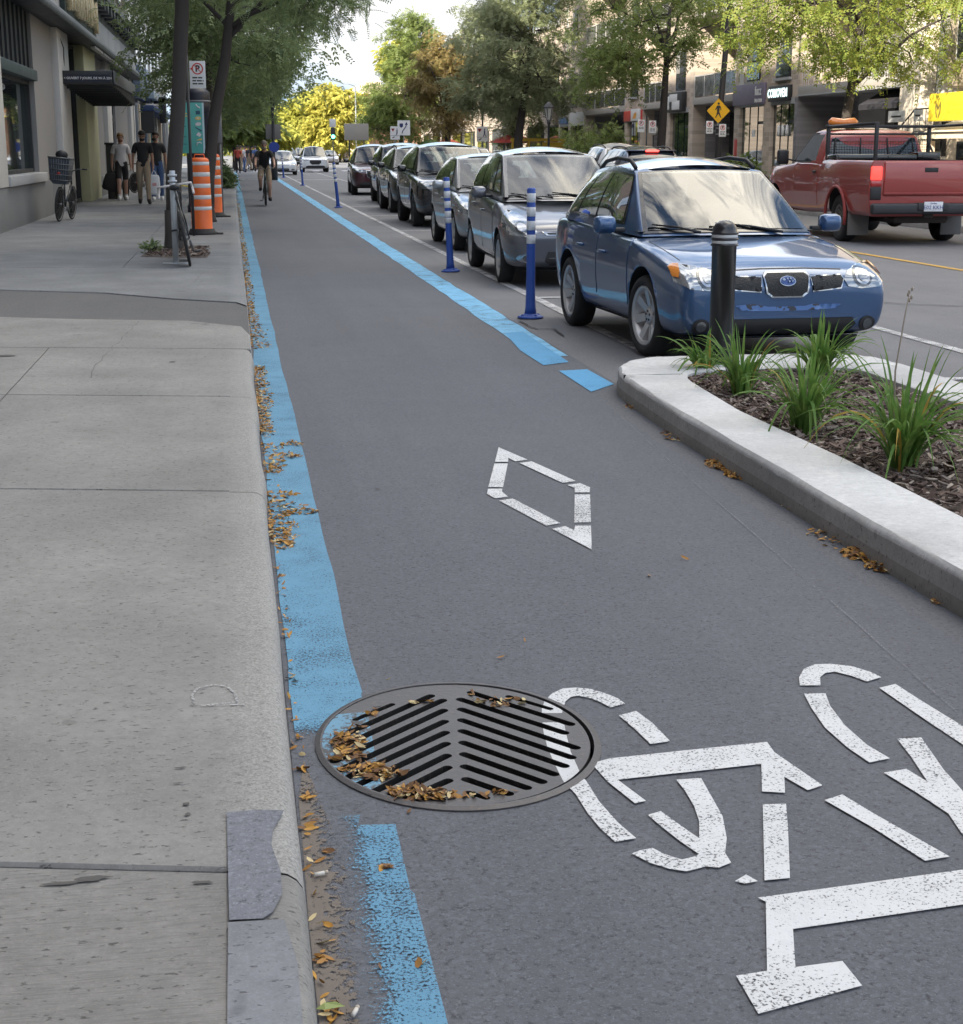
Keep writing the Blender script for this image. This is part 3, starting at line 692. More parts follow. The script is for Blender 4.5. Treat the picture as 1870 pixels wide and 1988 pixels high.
# ------------------------------------------------------------------ fallen leaves
LEAF = [pm('leaf_gold', (.46, .235, .04), .7, .25, 50), pm('leaf_ochre', (.33, .16, .035), .75, .25, 50), pm('leaf_brown', (.17, .085, .035), .8, .3, 50), pm('leaf_straw', (.55, .43, .22), .7, .25, 50)]
def leaf_pile(name, spots, size, seed, label, wts=(5, 4, 2.2, 1.8)):
    r = random.Random(seed); mb = MB()
    for cx, cy, rx, ry, h, n in spots:
        for _ in range(n):
            a = r.uniform(0, 2 * PI); q = math.sqrt(r.random()); x = cx + math.cos(a) * rx * q; y = cy + math.sin(a) * ry * q
            if in_mh(x, y, 1.02): z0 = .011
            else: z0 = .008 if x > .1 else .008
            if x < .097 : x = .097 + r.random() * .02
            z = z0 + h * (1 - q) * r.random() + .002
            L_ = size * r.uniform(.6, 1.5); W_ = L_ * r.uniform(.24, .42); b_ = r.uniform(-.2, .3) * L_
            M = T(x, y, z) @ RZ(r.uniform(0, 2 * PI)) @ RX(r.gauss(0, .45)) @ RY(r.gauss(0, .3))
            V = [(-L_ / 2, 0, b_ * .4), (-L_ * .2, -W_ / 2, b_ * .2), (L_ * .2, -W_ / 2, b_ * .2), (L_ / 2, 0, b_ * .4), (L_ * .2, W_ / 2, b_ * .2), (-L_ * .2, W_ / 2, b_ * .2), (-L_ * .2, 0, 0), (L_ * .2, 0, 0)]
            mb.add(V, [(0, 1, 6), (1, 2, 7, 6), (2, 3, 7), (0, 6, 5), (6, 7, 4, 5), (7, 3, 4)], r.choices(range(4), wts)[0], True, M)
    o = mb.build(name, LEAF); tag(o, label, 'leaves', kind='stuff'); return o
sp = []
r = random.Random(21)
for a, b_, wd, dn in ((5.85, 6.75, .075, 330), (6.9, 7.3, .05, 25), (7.3, 7.55, .075, 260), (7.72, 8.0, .07, 250), (8.2, 9.2, .03, 60), (8.3, 10.9, .055, 210), (12.0, 13.6, .09, 150), (13.6, 18, .055, 110), (18, 26, .05, 90), (26, 45, .05, 45), (45, 75, .06, 18)):
    y = a
    while y < b_:
        st = .10 if y < 14 else .3
        q = r.uniform(.5, 1.3)
        sp.append((.105 + wd * .5, y, wd * q, st * .8, .018, max(1, int(dn * st * r.uniform(.4, 1.3))))); y += st
sp += [(.21, 7.62, .09, .05, .03, 40), (.24, 6.4, .07, .05, .035, 40), (.25, 7.95, .06, .05, .03, 30)]
for y in [2.3 + i * .16 for i in range(22)]: sp.append((.115, y, .02, .08, .01, r.choice((1, 2, 3, 5, 2))))
leaf_pile('kerb_leaves', [(a_, b_, c_, d_, e_, int(n_ * 1.7) + 0) for a_, b_, c_, d_, e_, n_ in sp], .023, 4, 'yellow brown leaf litter caught along the pavement kerb')
def crop_sp(P): return [(kg(x, y).x, kg(x, y).y, rx, ry, h * .7, int(n * .65) + 1) for x, y, rx, ry, h, n in P]
leaf_pile('drain_leaves', crop_sp([(285, 470, .05, .05, .03, 130), (260, 540, .045, .03, .02, 60), (380, 620, .07, .03, .02, 110), (460, 650, .06, .03, .02, 70), (600, 740, .04, .02, .02, 50), (700, 770, .07, .03, .025, 120), (800, 780, .05, .02, .02, 50), (260, 420, .04, .02, .01, 20), (330, 375, .02, .02, .01, 5), (390, 300, .03, .015, .008, 9), (440, 265, .01, .01, .01, 2), (680, 225, .04, .01, .008, 12), (1130, 215, .09, .012, .004, 30), (1200, 240, .05, .012, .004, 18), (1010, 175, .02, .01, .008, 4), (1180, 750, .03, .012, .004, 14), (1025, 765, .04, .012, .004, 12)]), .026, 6, 'brown leaf debris lying on and in the slots of the drain grate', (1.2, 2.2, 5, 1.5))
pk = [(p.x, p.y, rx * 1.5, ry * 1.4, h * 1.5, int(n * 3)) for (x, y, rx, ry, h, n) in ((1405, 905, .06, .10, .02, 120), (1440, 925, .05, .10, .02, 100), (1690, 1080, .07, .08, .03, 150), (1720, 1105, .05, .06, .02, 70), (1860, 1172, .06, .05, .02, 60), (1232, 792, .04, .07, .01, 22), (1300, 850, .03, .1, .008, 14), (1550, 985, .05, .12, .006, 14), (1610, 1050, .05, .12, .006, 12), (1790, 1130, .05, .08, .006, 12)) for p in (gp(x, y),)]
leaf_pile('planter_leaves', pk, .026, 9, 'small golden leaf drifts in the gutter beside the planter')
one = [(p.x, p.y, .012, .012, .004, n) for (x, y, n) in ((1025, 1248, 1), (978, 1281, 1), (758, 1327, 1), (790, 1583, 1), (627, 1870, 3), (640, 1840, 2), (815, 1880, 2), (740, 1893, 1), (640, 1965, 4), (598, 1555, 6), (585, 1500, 5), (600, 1610, 2), (632, 1660, 2), (750, 1690, 5), (580, 505, 1), (640, 1990, 3), (735, 952, 1), (1260, 1120, 1), (1330, 1090, 1), (1100, 1180, 1)) for p in (gp(x, y),)]
leaf_pile('scattered_leaves', one, .030, 12, 'single pale leaves scattered over the lane and gutter')
mb = MB(); r = random.Random(2)
for x, y, a in ((623, 1708, .3), (690, 1978, 1.2)):
    p = gp(x, y); b0 = MB()
    bt = thing('cigarette_butt', 'white cigarette butt lying in the gutter ' + ('below the drain grate' if y < 1800 else 'beside green and yellow leaves'), 'cigarette butt', (p.x, p.y, .0145), a)
    bb = MB(); bb.tube([(-.014, 0, 0), (.008, 0, 0)], .0042, 10); bb.build('paper', pm('butt_paper', (.62, .58, .52), .9, .2, 80), bt)
    bb = MB(); bb.tube([(.008, 0, 0), (.016, 0, 0)], .0041, 10); bb.build('filter', pm('butt_filter', (.42, .36, .30), .9, .2, 80), bt)
# ------------------------------------------------------------------ vehicles
M_TYRE = pm('tyre_rubber', (.022, .022, .023), .8, .25, 20, bmp=.2, bscale=120)
M_RIM = pm('alloy_silver', (.55, .55, .56), .42, .1, 12, metal=.85)
M_RIMD = pm('alloy_dark', (.10, .10, .11), .4, .1, 12, metal=.7)
M_STEEL = pm('steel_wheel', (.20, .20, .20), .5, .3, 12, metal=.6)
M_BLK = pm('black_trim', (.018, .018, .02), .55, .2, 20)
M_BLKG = pm('black_gloss', (.010, .010, .012), .2, .2, 20, coat=.6)
M_WELL = pm('wheel_well', (.012, .012, .012), .95, .2, 10)
M_CHROME = pm('chrome', (.40, .41, .43), .2, .05, 8, metal=1.0)
M_LENS = pm('lamp_lens', (.34, .36, .38), .10, .2, 30, metal=.6, coat=1.0)
M_LENSD = pm('lamp_dark', (.10, .11, .12), .1, .25, 30, metal=.4, coat=1.0)
M_AMBER = pm('amber_lens', (.72, .24, .03), .15, .15, 40, coat=1.0)
M_REDL = pm('red_lens', (.38, .02, .02), .15, .2, 40, coat=1.0)
M_GLASS = glassy('car_glass', (.018, .028, .038), 1.55)
M_THIN = thin_glass('tinted_pane', (.34, .38, .38), 1.5)
M_SCR = thin_glass('windscreen_pane', (.66, .75, .76), 1.5)
M_WSH = thin_glass('windscreen_mirror', (.45, .52, .54), 1.9)
M_PLATE = pm('plate_white', (.66, .67, .70), .5, .05, 20)
M_BLUTX = pm('plate_blue', (.05, .08, .25), .5, .1, 20)
M_SEAT = pm('seat_fabric', (.10, .10, .10), .9, .2, 20)
M_MESHG = pm('grille_mesh', (.012, .012, .013), .5, .3, 90, bmp=.8, bscale=90)

def body_mesh(S, mats):
    hw, fo, wb, ro = S['hw'], S['fo'], S['wb'], S['ro']; hl, hc, cy, belt, th = S['hl'], S['hc'], S['cy'], S['belt'], S['tail']
    zb = S.get('zb', .20); end = wb + ro; bl2 = S.get('belt2', belt + .04); rf = S.get('nose', 1.0)
    lp = lambda a, b_, t: a + (b_ - a) * t; wd = S.get('full', 0.0)
    st = [(-fo, .60 * rf, zb + .10, hl - .17, hl - .14), (-fo + .025, .76 * rf, zb + .06, hl - .09, hl - .06), (-fo + .10, .885 + wd, zb + .02, hl - .035, hl - .005),
          (-fo + .27, .955 + wd * .5, zb, hl + .01, hl + .045), (-fo + .48, .988, zb, lp(hl, hc, .3), lp(hl, hc, .42)), (0.02, 1.0, zb, lp(hl, hc, .62), lp(hl, hc, .74)), (cy - .04, .99, zb, hc - .035, hc),
          (cy + .30, .985, zb, belt - .02, belt - .015), (wb * .5, .985, zb, belt, belt), (wb - .35, .992, zb, lp(belt, bl2, .6), lp(belt, bl2, .6)), (wb + .02, 1.0, zb, bl2, bl2),
          (end - .34, .975, zb + .02, th, th), (end - .13, .93, zb + .04, th - .01, th - .01), (end - .03, .86, zb + .08, th - .03, th - .03), (end, .74, zb + .14, th - .10, th - .10)]
    V = []; F = []; K = 10
    for y, k, b_, zs, zc in st:
        w_ = hw * k; h = zs - b_
        half = [(0, b_), (.72 * w_, b_), (.935 * w_, b_ + .012), (.975 * w_, b_ + .22 * h), (w_, b_ + .48 * h), (.995 * w_, b_ + .72 * h), (.975 * w_, zs - .045), (.915 * w_, zs), (.5 * w_, zc - .012 + (zc - zs) * .0), (0, zc)]
        V += [(-x, y, z) for x, z in half] + [(x, y, z) for x, z in half]
    for i in range(len(st) - 1):
        o, p = i * 2 * K, (i + 1) * 2 * K
        for j in range(K - 1):
            F.append((o + j, p + j, p + j + 1, o + j + 1)); F.append((o + K + j, o + K + j + 1, p + K + j + 1, p + K + j))
    for o, fl in ((0, 0), ((len(st) - 1) * 2 * K, 1)):
        for j in range(K - 1):
            q = (o + j, o + j + 1, o + K + j + 1, o + K + j); F.append(q[::-1] if fl else q)
    me = bpy.data.meshes.new('b'); me.from_pydata(V, [], F)
    bm = bmesh.new(); bm.from_mesh(me); bmesh.ops.remove_doubles(bm, verts=bm.verts, dist=1e-5); bmesh.ops.recalc_face_normals(bm, faces=bm.faces); bm.to_mesh(me); bm.free()
    for m in mats: me.materials.append(m)
    for p in me.polygons: p.use_smooth = True
    o = link('tmp_body', me); md = o.modifiers.new('s', 'SUBSURF'); md.levels = md.render_levels = 2
    me2 = evalmesh(o, 'body'); o2 = link('tmp_body2', me2); drop(o)
    cut = []
    for yy in (0, wb):
        mb = MB(); r_ = S['tr'] + S.get('arch', .055)
        for sx in (-1, 1):
            c0 = MB(); prof = [(r_, -.15), (r_, .18)]
            c0.lathe(prof, 40, 0, T(sx * (hw - .05), yy, S['tr'] + .01) @ RY(PI / 2), smooth=False)
            co = c0.build('tmp_cut', [M_WELL], weld=True); cut.append(co)
            bo = o2.modifiers.new('c', 'BOOLEAN'); bo.operation = 'DIFFERENCE'; bo.object = co; bo.solver = 'EXACT'; bo.material_mode = 'TRANSFER'
    me3 = evalmesh(o2, 'body'); drop(o2, *cut)
    return me3

class Proj:
    """projects outlines drawn in the front, side or rear view onto a body shell"""
    def __init__(s, me): s.b = BVHTree.FromPolygons([v.co[:] for v in me.vertices], [p.vertices[:] for p in me.polygons])
    def put(s, mb, poly, view, off=.004, mat=0, step=.05, thick=.012):
        n = len(poly); xs = [p[0] for p in poly]; zs = [p[1] for p in poly]; P = []
        for a, b_ in zip(poly, poly[1:] + poly[:1]):
            L_ = math.hypot(b_[0] - a[0], b_[1] - a[1]); k = max(1, int(L_ / step))
            P += [(a[0] + (b_[0] - a[0]) * i / k, a[1] + (b_[1] - a[1]) * i / k) for i in range(k)]
        m_ = len(P); pv = [Vector(p) for p in P]
        x = min(xs) + step / 2
        while x < max(xs):
            z = min(zs) + step / 2
            while z < max(zs):
                if in_poly(x, z, poly) and min(seg_d(Vector((x, z)), Vector(a), Vector(b_)) for a, b_ in zip(poly, poly[1:] + poly[:1])) > step * .35: pv.append(Vector((x, z)))
                z += step
            x += step
        V, E, F, *_ = delaunay_2d_cdt(pv, [(i, (i + 1) % m_) for i in range(m_)], [], 0, 1e-6)
        d = {'front': Vector((0, 1, 0)), 'rear': Vector((0, -1, 0)), 'left': Vector((1, 0, 0)), 'right': Vector((-1, 0, 0)), 'top': Vector((0, 0, -1))}[view]
        out = []
        for v in V:
            o = Vector((v.x, -9, v.y)) if view == 'front' else Vector((v.x, 9, v.y)) if view == 'rear' else Vector((-9, v.x, v.y)) if view == 'left' else Vector((9, v.x, v.y)) if view == 'right' else Vector((v.x, v.y, 9))
            h = s.b.ray_cast(o, d)
            if h[0] is None: out.append(None); continue
            nrm = h[1] if h[1].dot(d) < 0 else -h[1]
            out.append(h[0] + (nrm * .7 - d * .3) * off)
        idx = {}; vs = []
        for i, v in enumerate(out):
            if v is not None: idx[i] = len(vs); vs.append(v)
        fs = []
        for f in F:
            c = (sum(V[i].x for i in f) / len(f), sum(V[i].y for i in f) / len(f))
            if all(i in idx for i in f) and in_poly(c[0], c[1], poly):
                q = [idx[i] for i in f]; a, b_, c_ = vs[q[0]], vs[q[1]], vs[q[2]]
                if (b_ - a).cross(c_ - a).dot(d) > 0: q = q[::-1]
                fs.append(q)
        # rim turned in towards the body so the piece has thickness
        cnt = {}
        for q in fs:
            for a, b_ in zip(q, q[1:] + q[:1]): cnt[(a, b_)] = 1
        nv = len(vs); inner_ = [v + d * thick for v in vs]
        fs2 = [(a, nv + a, nv + b_, b_) for (a, b_) in cnt if (b_, a) not in cnt]
        mb.add(vs + inner_, fs, mat, True); mb.add(vs + inner_, fs2, mat, False)
        return mb
def mir(P): return [(-x, z) for x, z in P]
def rrect(x0, x1, z0, z1, r=.02, k=4):
    P = []
    for cx, cz, a in ((x1 - r, z1 - r, 0), (x0 + r, z1 - r, 90), (x0 + r, z0 + r, 180), (x1 - r, z0 + r, 270)):
        P += [(cx + r * math.cos(R(a + 90 * i / k)), cz + r * math.sin(R(a + 90 * i / k))) for i in range(k + 1)]
    return P
def ell2(cx, cz, rx, rz, n=20): return [(cx + rx * math.cos(2 * PI * i / n), cz + rz * math.sin(2 * PI * i / n)) for i in range(n)]

def add_wheel(root, x, y, r, w_, rim, spokes=6, rimr=.69, steer=0.0):
    wl = bpy.data.objects.new('wheel', None); COL.objects.link(wl); wl.parent = root; wl.location = (x, y, r); wl.empty_display_size = .1
    side = 1 if x > 0 else -1; wl.rotation_euler = (0, 0, steer)
    M = RY(PI / 2) if side > 0 else RY(-PI / 2)
    h = w_ / 2; ri = r * rimr
    mb = MB(); mb.lathe([(ri, -h * .8), (ri + .01, -h), (r - .04, -h), (r - .012, -h * .86), (r, -h * .6), (r, h * .6), (r - .012, h * .86), (r - .04, h), (ri + .012, h * .98), (ri, h * .8), (ri, -h * .8)], 40, 0, M)
    for q in (-.35, 0, .35): pass
    mb.build('tyre', [M_TYRE], wl)
    mb = MB(); mb.lathe([(ri + .002, -h * .8), (ri + .002, h * .86), (ri - .012, h * .90), (ri - .03, h * .72), (ri - .035, -h * .5), (.001, -h * .45)], 40, 0, M)
    mb.lathe([(.001, h * .50), (.055, h * .5), (.068, h * .40), (.07, 0), (.001, 0)], 20, 0, M)
    for k in range(spokes):
        a = 2 * PI * k / spokes
        Q = M @ RZ(a)
        mb.add([(.05, -.026, h * .34), (.05, .026, h * .34), (ri - .02, .034, h * .72), (ri - .02, -.034, h * .72), (.05, -.034, h * .05), (.05, .034, h * .05), (ri - .02, .046, h * .3), (ri - .02, -.046, h * .3)], [(0, 1, 2, 3), (4, 5, 1, 0), (1, 5, 6, 2), (2, 6, 7, 3), (3, 7, 4, 0)], 0, False, Q)
    for k in range(5): mb.lathe([(.009, h * .44), (.009, h * .54), (.001, h * .54)], 8, 1, M @ RZ(2 * PI * k / 5) @ T(.035, 0, 0))
    mb.build('rim', [rim, M_BLK], wl)
    mb = MB(); mb.lathe([(.001, h * .0), (ri * .78, 0), (ri * .78, -.02), (.001, -.02)], 24, 0, M); mb.build('brake_disc', [M_STEEL], wl)
    return wl

def build_car(name, label, loc, yaw, S, paint_, group, rim=M_RIM, detail=True, glass=M_GLASS):
    root = thing(name, label, S.get('cat', 'car'), loc, yaw, group)
    me = body_mesh(S, [paint_, M_WELL]); body = link('body', me, root)
    pj = Proj(me)
    hw, wb, cy, belt = S['hw'], S['wb'], S['cy'], S['belt']; bl2 = S.get('belt2', belt + .04)
    # --- cabin
    wA, yB, wB, zB = S['wA'], S['yB'], S['wB'], S['zB']          # screen base half width; header y, half width, height
    yC, wC, zC = S['yC'], S['wC'], S['zC']; yD, wD, zD = S['yD'], S['wD'], S['zD']      # roof rear edge, tail base
    H = S['H']; hc = S['hc']; bul = S.get('bulge', .16); dz = .05
    def screen(u, v):
        x = (u * 2 - 1); w_ = wA + (wB - wA) * v
        y = cy + (yB - cy) * v - (bul * (1 - v) + .05 * v) * (1 - x * x) + .02 * math.sin(PI * v)
        z = hc - .03 + (zB - hc + .03) * v + .018 * (1 - x * x) + .05 * math.sin(PI * v) * .35
        return Vector((x * w_, y, z))
    def roof(u, v):
        x = (u * 2 - 1); w_ = wB + (wC - wB) * v; y = yB + (yC - yB) * v - .05 * (1 - x * x) * (1 - v) + .05 * (1 - x * x) * v
        z = zB + (zC - zB) * v + (H - max(zB, zC)) * (1 - x * x) * (.35 + .65 * math.sin(PI * min(1, v * 1.1 + .12))) + (H - zB) * .45 * math.sin(PI * v)
        return Vector((x * w_, y, z))
    def back(u, v):
        x = (u * 2 - 1); w_ = wD + (wC - wD) * v
        y = yD + (yC - yD) * v + .05 * (1 - x * x) + .05 * math.sin(PI * v)
        return Vector((x * w_, y, zD + (zC - zD) * v + .012 * (1 - x * x) * v))
    def side(sx):
        def f(u, v):
            yb = cy + (yD - cy) * u; yt = yB + (yC - yB) * u
            wb_ = wA + (hw * .945 - wA) * min(1, u * 5) if u < .2 else (hw * .945 + (wD - hw * .945) * max(0, (u - .8) / .2))
            wt = wB + (wC - wB) * u
            zb_ = hc - .03 + (belt - hc + .02) * min(1, u * 4) + (bl2 - belt) * u if u < .98 else zD
            zb_ = zb_ + (zD - zb_) * max(0, (u - .9) / .1)
            zt = zB + (zC - zB) * u + (H - zB) * .45 * math.sin(PI * u)
            t = v; sn = math.sin(PI * t); k0 = max(0, 1 - u * 5); k1 = max(0, 1 - (1 - u) * 5); bow = .035 * sn * (1 - max(k0, k1))
            return Vector((sx * (wb_ + (wt - wb_) * t + bow), yb + (yt - yb) * t + .02 * sn * k0 + .05 * sn * k1, zb_ + (zt - zb_) * t + .0175 * sn * k0))
        return f
    mb = MB(); op = detail
    inw = lambda u, v: op and .08 < u < .92 and .10 < v < .90
    inb = lambda u, v: op and .10 < u < .90 and .24 < v < .86
    ins = lambda u, v: op and .2 < v < .86 and any(a * (1 - v) + c * v + .012 < u < b_ * (1 - v) + d * v - .012 for a, b_, c, d in S['win'])
    mb.grid(screen, 24, 16, skip=inw); mb.grid(roof, 24, 14); mb.grid(back, 24, 16, skip=inb)
    for sx in (-1, 1): mb.grid(side(sx), 40, 16, skip=ins)
    cab = mb.build('cabin', [paint_], root, weld=True)
    bmx = bmesh.new(); bmx.from_mesh(cab.data); bmesh.ops.remove_doubles(bmx, verts=bmx.verts, dist=.012); bmesh.ops.recalc_face_normals(bmx, faces=bmx.faces); bmx.to_mesh(cab.data); bmx.free()
    md = cab.modifiers.new('s', 'SUBSURF'); md.levels = md.render_levels = 1
    me2 = evalmesh(cab, 'cabin'); cab.modifiers.clear(); cab.data = me2
    for p in me2.polygons: p.use_smooth = True
    def panel(nm, fn, q, off, mats, nu=12, nv=8, par=root):
        (u0, v0), (u1, v1), (u2, v2), (u3, v3) = q
        def g(a, b_):
            u = (u0 * (1 - a) + u1 * a) * (1 - b_) + (u3 * (1 - a) + u2 * a) * b_; v = (v0 * (1 - a) + v1 * a) * (1 - b_) + (v3 * (1 - a) + v2 * a) * b_
            e = 1e-3; p = fn(u, v); n_ = (fn(min(1, u + e), v) - fn(max(0, u - e), v)).cross(fn(u, min(1, v + e)) - fn(u, max(0, v - e)))
            if n_.length < 1e-12: n_ = Vector((0, -1, 0))
            n_.normalize()
            if n_.dot(p - Vector((0, (yB + yC) / 2, belt * .9))) < 0: n_ = -n_
            return p + n_ * off
        m_ = MB(); m_.grid(g, nu, nv); o = m_.build(nm, mats, par); return o
    def frame(nm, fn, q, wu, wv, off):
        """black border round a pane: four strips that leave the middle open"""
        m_ = MB(); (a0, v0), (a1, _), (b1_, v1), (b0, _) = q
        L0 = lambda v: a0 + (b0 - a0) * (v - v0) / (v1 - v0); L1 = lambda v: a1 + (b1_ - a1) * (v - v0) / (v1 - v0)
        def pt(u, v):
            e = 1e-3; p = fn(u, v); n_ = (fn(min(1, u + e), v) - fn(max(0, u - e), v)).cross(fn(u, min(1, v + e)) - fn(u, max(0, v - e)))
            n_ = n_.normalized() if n_.length > 1e-12 else Vector((0, -1, 0))
            if n_.dot(p - Vector((0, (yB + yC) / 2, belt * .9))) < 0: n_ = -n_
            return p + n_ * off
        m_.grid(lambda a, b_: pt(L0(v0 + (v1 - v0) * b_) + wu * a, v0 + (v1 - v0) * b_), 1, 10); m_.grid(lambda a, b_: pt(L1(v0 + (v1 - v0) * b_) - wu * a, v0 + (v1 - v0) * b_), 1, 10)
        m_.grid(lambda a, b_: pt(L0(v0) + wu + (L1(v0) - L0(v0) - 2 * wu) * a, v0 + wv * b_), 14, 1); m_.grid(lambda a, b_: pt(L0(v1) + wu + (L1(v1) - L0(v1) - 2 * wu) * a, v1 - wv * b_), 14, 1)
        return m_.build(nm, [M_BLKG], root)
    if op:
        frame('windscreen_surround', screen, ((.015, .03), (.985, .03), (.98, .975), (.02, .975)), .08, .10, .006)
        frame('rear_window_surround', back, ((.03, .12), (.97, .12), (.96, .95), (.04, .95)), .085, .14, .006)
        ib = MB(); hd_ = belt + .012; ib.add([(-hw * .86, cy + .02, hd_), (hw * .86, cy + .02, hd_), (hw * .86, yD - .05, bl2 + .012), (-hw * .86, yD - .05, bl2 + .012)], [(0, 1, 2, 3)]); ib.box(-wA * .9, wA * .9, cy + .12, cy + .42, belt - .03, belt + .035, .03); ib.build('interior', [M_BLK], root)
        for sx in (-1, 1):
            ib = MB(); ys = yB + .42; ib.box(sx * .38 - .23, sx * .38 + .23, ys, ys + .14, belt - .1, belt + .17, .06); ib.tube([(sx * .38 - .05, ys + .07, belt + .1), (sx * .38 - .05, ys + .07, belt + .2)], .008, 5); ib.box(sx * .38 - .12, sx * .38 + .12, ys + .02, ys + .12, belt + .20, belt + .36, .045); ib.build('seat', [M_SEAT], root)
        ib = MB(); ib.box(-.60, .60, yC - .32, yC - .18, belt - .05, belt + .13, .05)
        for x in (-.38, .38): ib.box(x - .11, x + .11, yC - .3, yC - .2, belt + .14, belt + .25, .04)
        ib.build('rear_seat', [M_SEAT], root)
        ib = MB(); ib.tube([(.38 + .17 * math.cos(a), cy + .52 - .05 * math.sin(a), belt + .03 + .15 * math.sin(a)) for a in [2 * PI * k / 16 for k in range(17)]], .013, 6); ib.build('steering_wheel', [M_BLK], root)
        ib = MB(); ib.box(-.09, .09, yB - .06, yB - .03, zB - .13, zB - .07, .015); ib.build('rear_mirror', [M_BLK], root)
    else: panel('windscreen_surround', screen, ((.015, .03), (.985, .03), (.98, .975), (.02, .975)), .006, [M_BLKG]); panel('rear_window_surround', back, ((.03, .12), (.97, .12), (.96, .95), (.04, .95)), .006, [M_BLKG])
    GL = M_THIN if op else M_GLASS
    panel('windscreen', screen, ((.04, .07), (.96, .07), (.955, .94), (.045, .94)), .010, [S.get('screen', M_SCR) if op else glass], 16, 10)
    panel('rear_window', back, ((.06, .20), (.94, .20), (.93, .9), (.07, .9)), .010, [GL])
    for sx in (-1, 1):
        f = side(sx)
        w0, w1 = S['win'][0], S['win'][-1]
        if not op: panel('window_surround', f, ((w0[0] - .012, .13), (w1[1] + .012, .13), (w1[3] + .012, .93), (w0[2] - .012, .93)), .006, [M_BLKG], 14, 6)
        for a, b_, c, d in S['win']:
            if op: frame('window_frame', f, ((a - .013, .13), (b_ + .013, .13), (d + .013, .93), (c - .013, .93)), min(.04, (b_ - a) * .35), .10, .006)
            panel('side_window', f, ((a, .17), (b_, .17), (d, .89), (c, .89)), .0105, [GL], 6, 6)
    # --- decals from the views
    for nm, mt, view, polys, off in S.get('bits', []):
        for P in polys:
            m_ = MB()
            if isinstance(P[0][0], (tuple, list)):
                for q, (PP, mm) in enumerate(zip(P, mt)): pj.put(m_, PP, view, off + .004 + .004 * q, q, .025)
                m_.build(nm, list(mt), root)
            else:
                pj.put(m_, P, view, off + .003, 0, .03); m_.build(nm, [mt], root)
    if detail:
        for view, sx in (('left', -1), ('right', 1)):
            for y0, y1, z0, z1 in S['doors']:
                m_ = MB(); pj.put(m_, rrect(y0, y1, z0, z1, .05), view, .005, 0, .07, .012)
                dr = m_.build('door', [paint_], root)
                hy = y1 - .16; hz = z1 - .13
                h = pj.b.ray_cast(Vector((sx * 9, hy, hz)), Vector((-sx, 0, 0)))
                if h[0]:
                    hx = h[0].x + sx * .012; hb = MB()
                    hb.tube([(hx - sx * .012, hy - .085, hz), (hx + sx * .016, hy - .07, hz), (hx + sx * .018, hy + .05, hz), (hx - sx * .012, hy + .07, hz)], [.012, .013, .013, .011], 8)
                    hb.build('handle', [S.get('handle', paint_)], dr)
    # --- mirrors
    for sx in (-1, 1):
        my, mz = cy + S.get('my', .30), belt + S.get('mz', .07)
        m_ = MB(); m_.box(sx * (hw * .93), sx * (hw + .07), my - .02, my + .03, mz - .06, mz - .025, .01, 1)
        m_.box(sx * (hw + .015), sx * (hw + .195), my - .055, my + .055, mz - .07, mz + .065, .045, 0)
        m_.add([(sx * (hw + .03), my + .0565, mz - .05), (sx * (hw + .175), my + .0565, mz - .05), (sx * (hw + .175), my + .0565, mz + .045), (sx * (hw + .03), my + .0565, mz + .045)], [(0, 1, 2, 3)], 2)
        m_.build('mirror', [S.get('mirror', paint_), M_BLK, M_CHROME], root)
    if S.get('wipers', True):
        for (ua, ub) in ((.30, .06), (.78, .40)):
            a = screen(ua, .02) + Vector((0, -.02, .01)); b_ = screen(ub, .12) + Vector((0, -.012, .02)); m_ = MB()
            m_.tube([a, a.lerp(b_, .5) + Vector((0, -.01, .012)), b_], [.012, .009, .006], 6)
            c1, c2 = screen(max(.04, ub - .04), .09), screen(min(.96, ub + .34), .05)
            m_.tube([c1 + Vector((0, -.006, .012)), c1.lerp(c2, .5) + Vector((0, -.012, .016)), c2 + Vector((0, -.006, .012))], .007, 6)
            m_.build('wiper', [M_BLK], root)
    if S.get('rails'):
        for sx in (-1, 1):
            P = [roof(.5 + sx * .47, v) for v in (.08, .2, .5, .8, .95)]
            hgt = (.01, .055, .06, .055, .01); m_ = MB(); m_.tube([p + Vector((0, 0, h)) for p, h in zip(P, hgt)], .017, 8); m_.build('roof_rail', [M_BLK], root)
    tr, tw = S['tr'], S.get('tw', .2)
    for x in (-1, 1):
        for k, y in enumerate((0, wb)): add_wheel(root, x * (hw - .015 - tw / 2), y, tr, tw, rim, S.get('spokes', 6), .74, S.get('steer', 0) if k == 0 else 0)
    # underside
    m_ = MB(); m_.box(-hw * .8, hw * .8, -S['fo'] + .25, wb + S['ro'] - .25, S.get('zb', .2) - .02, S.get('zb', .2) + .05, .02); m_.build('underbody', [M_WELL], root)
    return root, pj

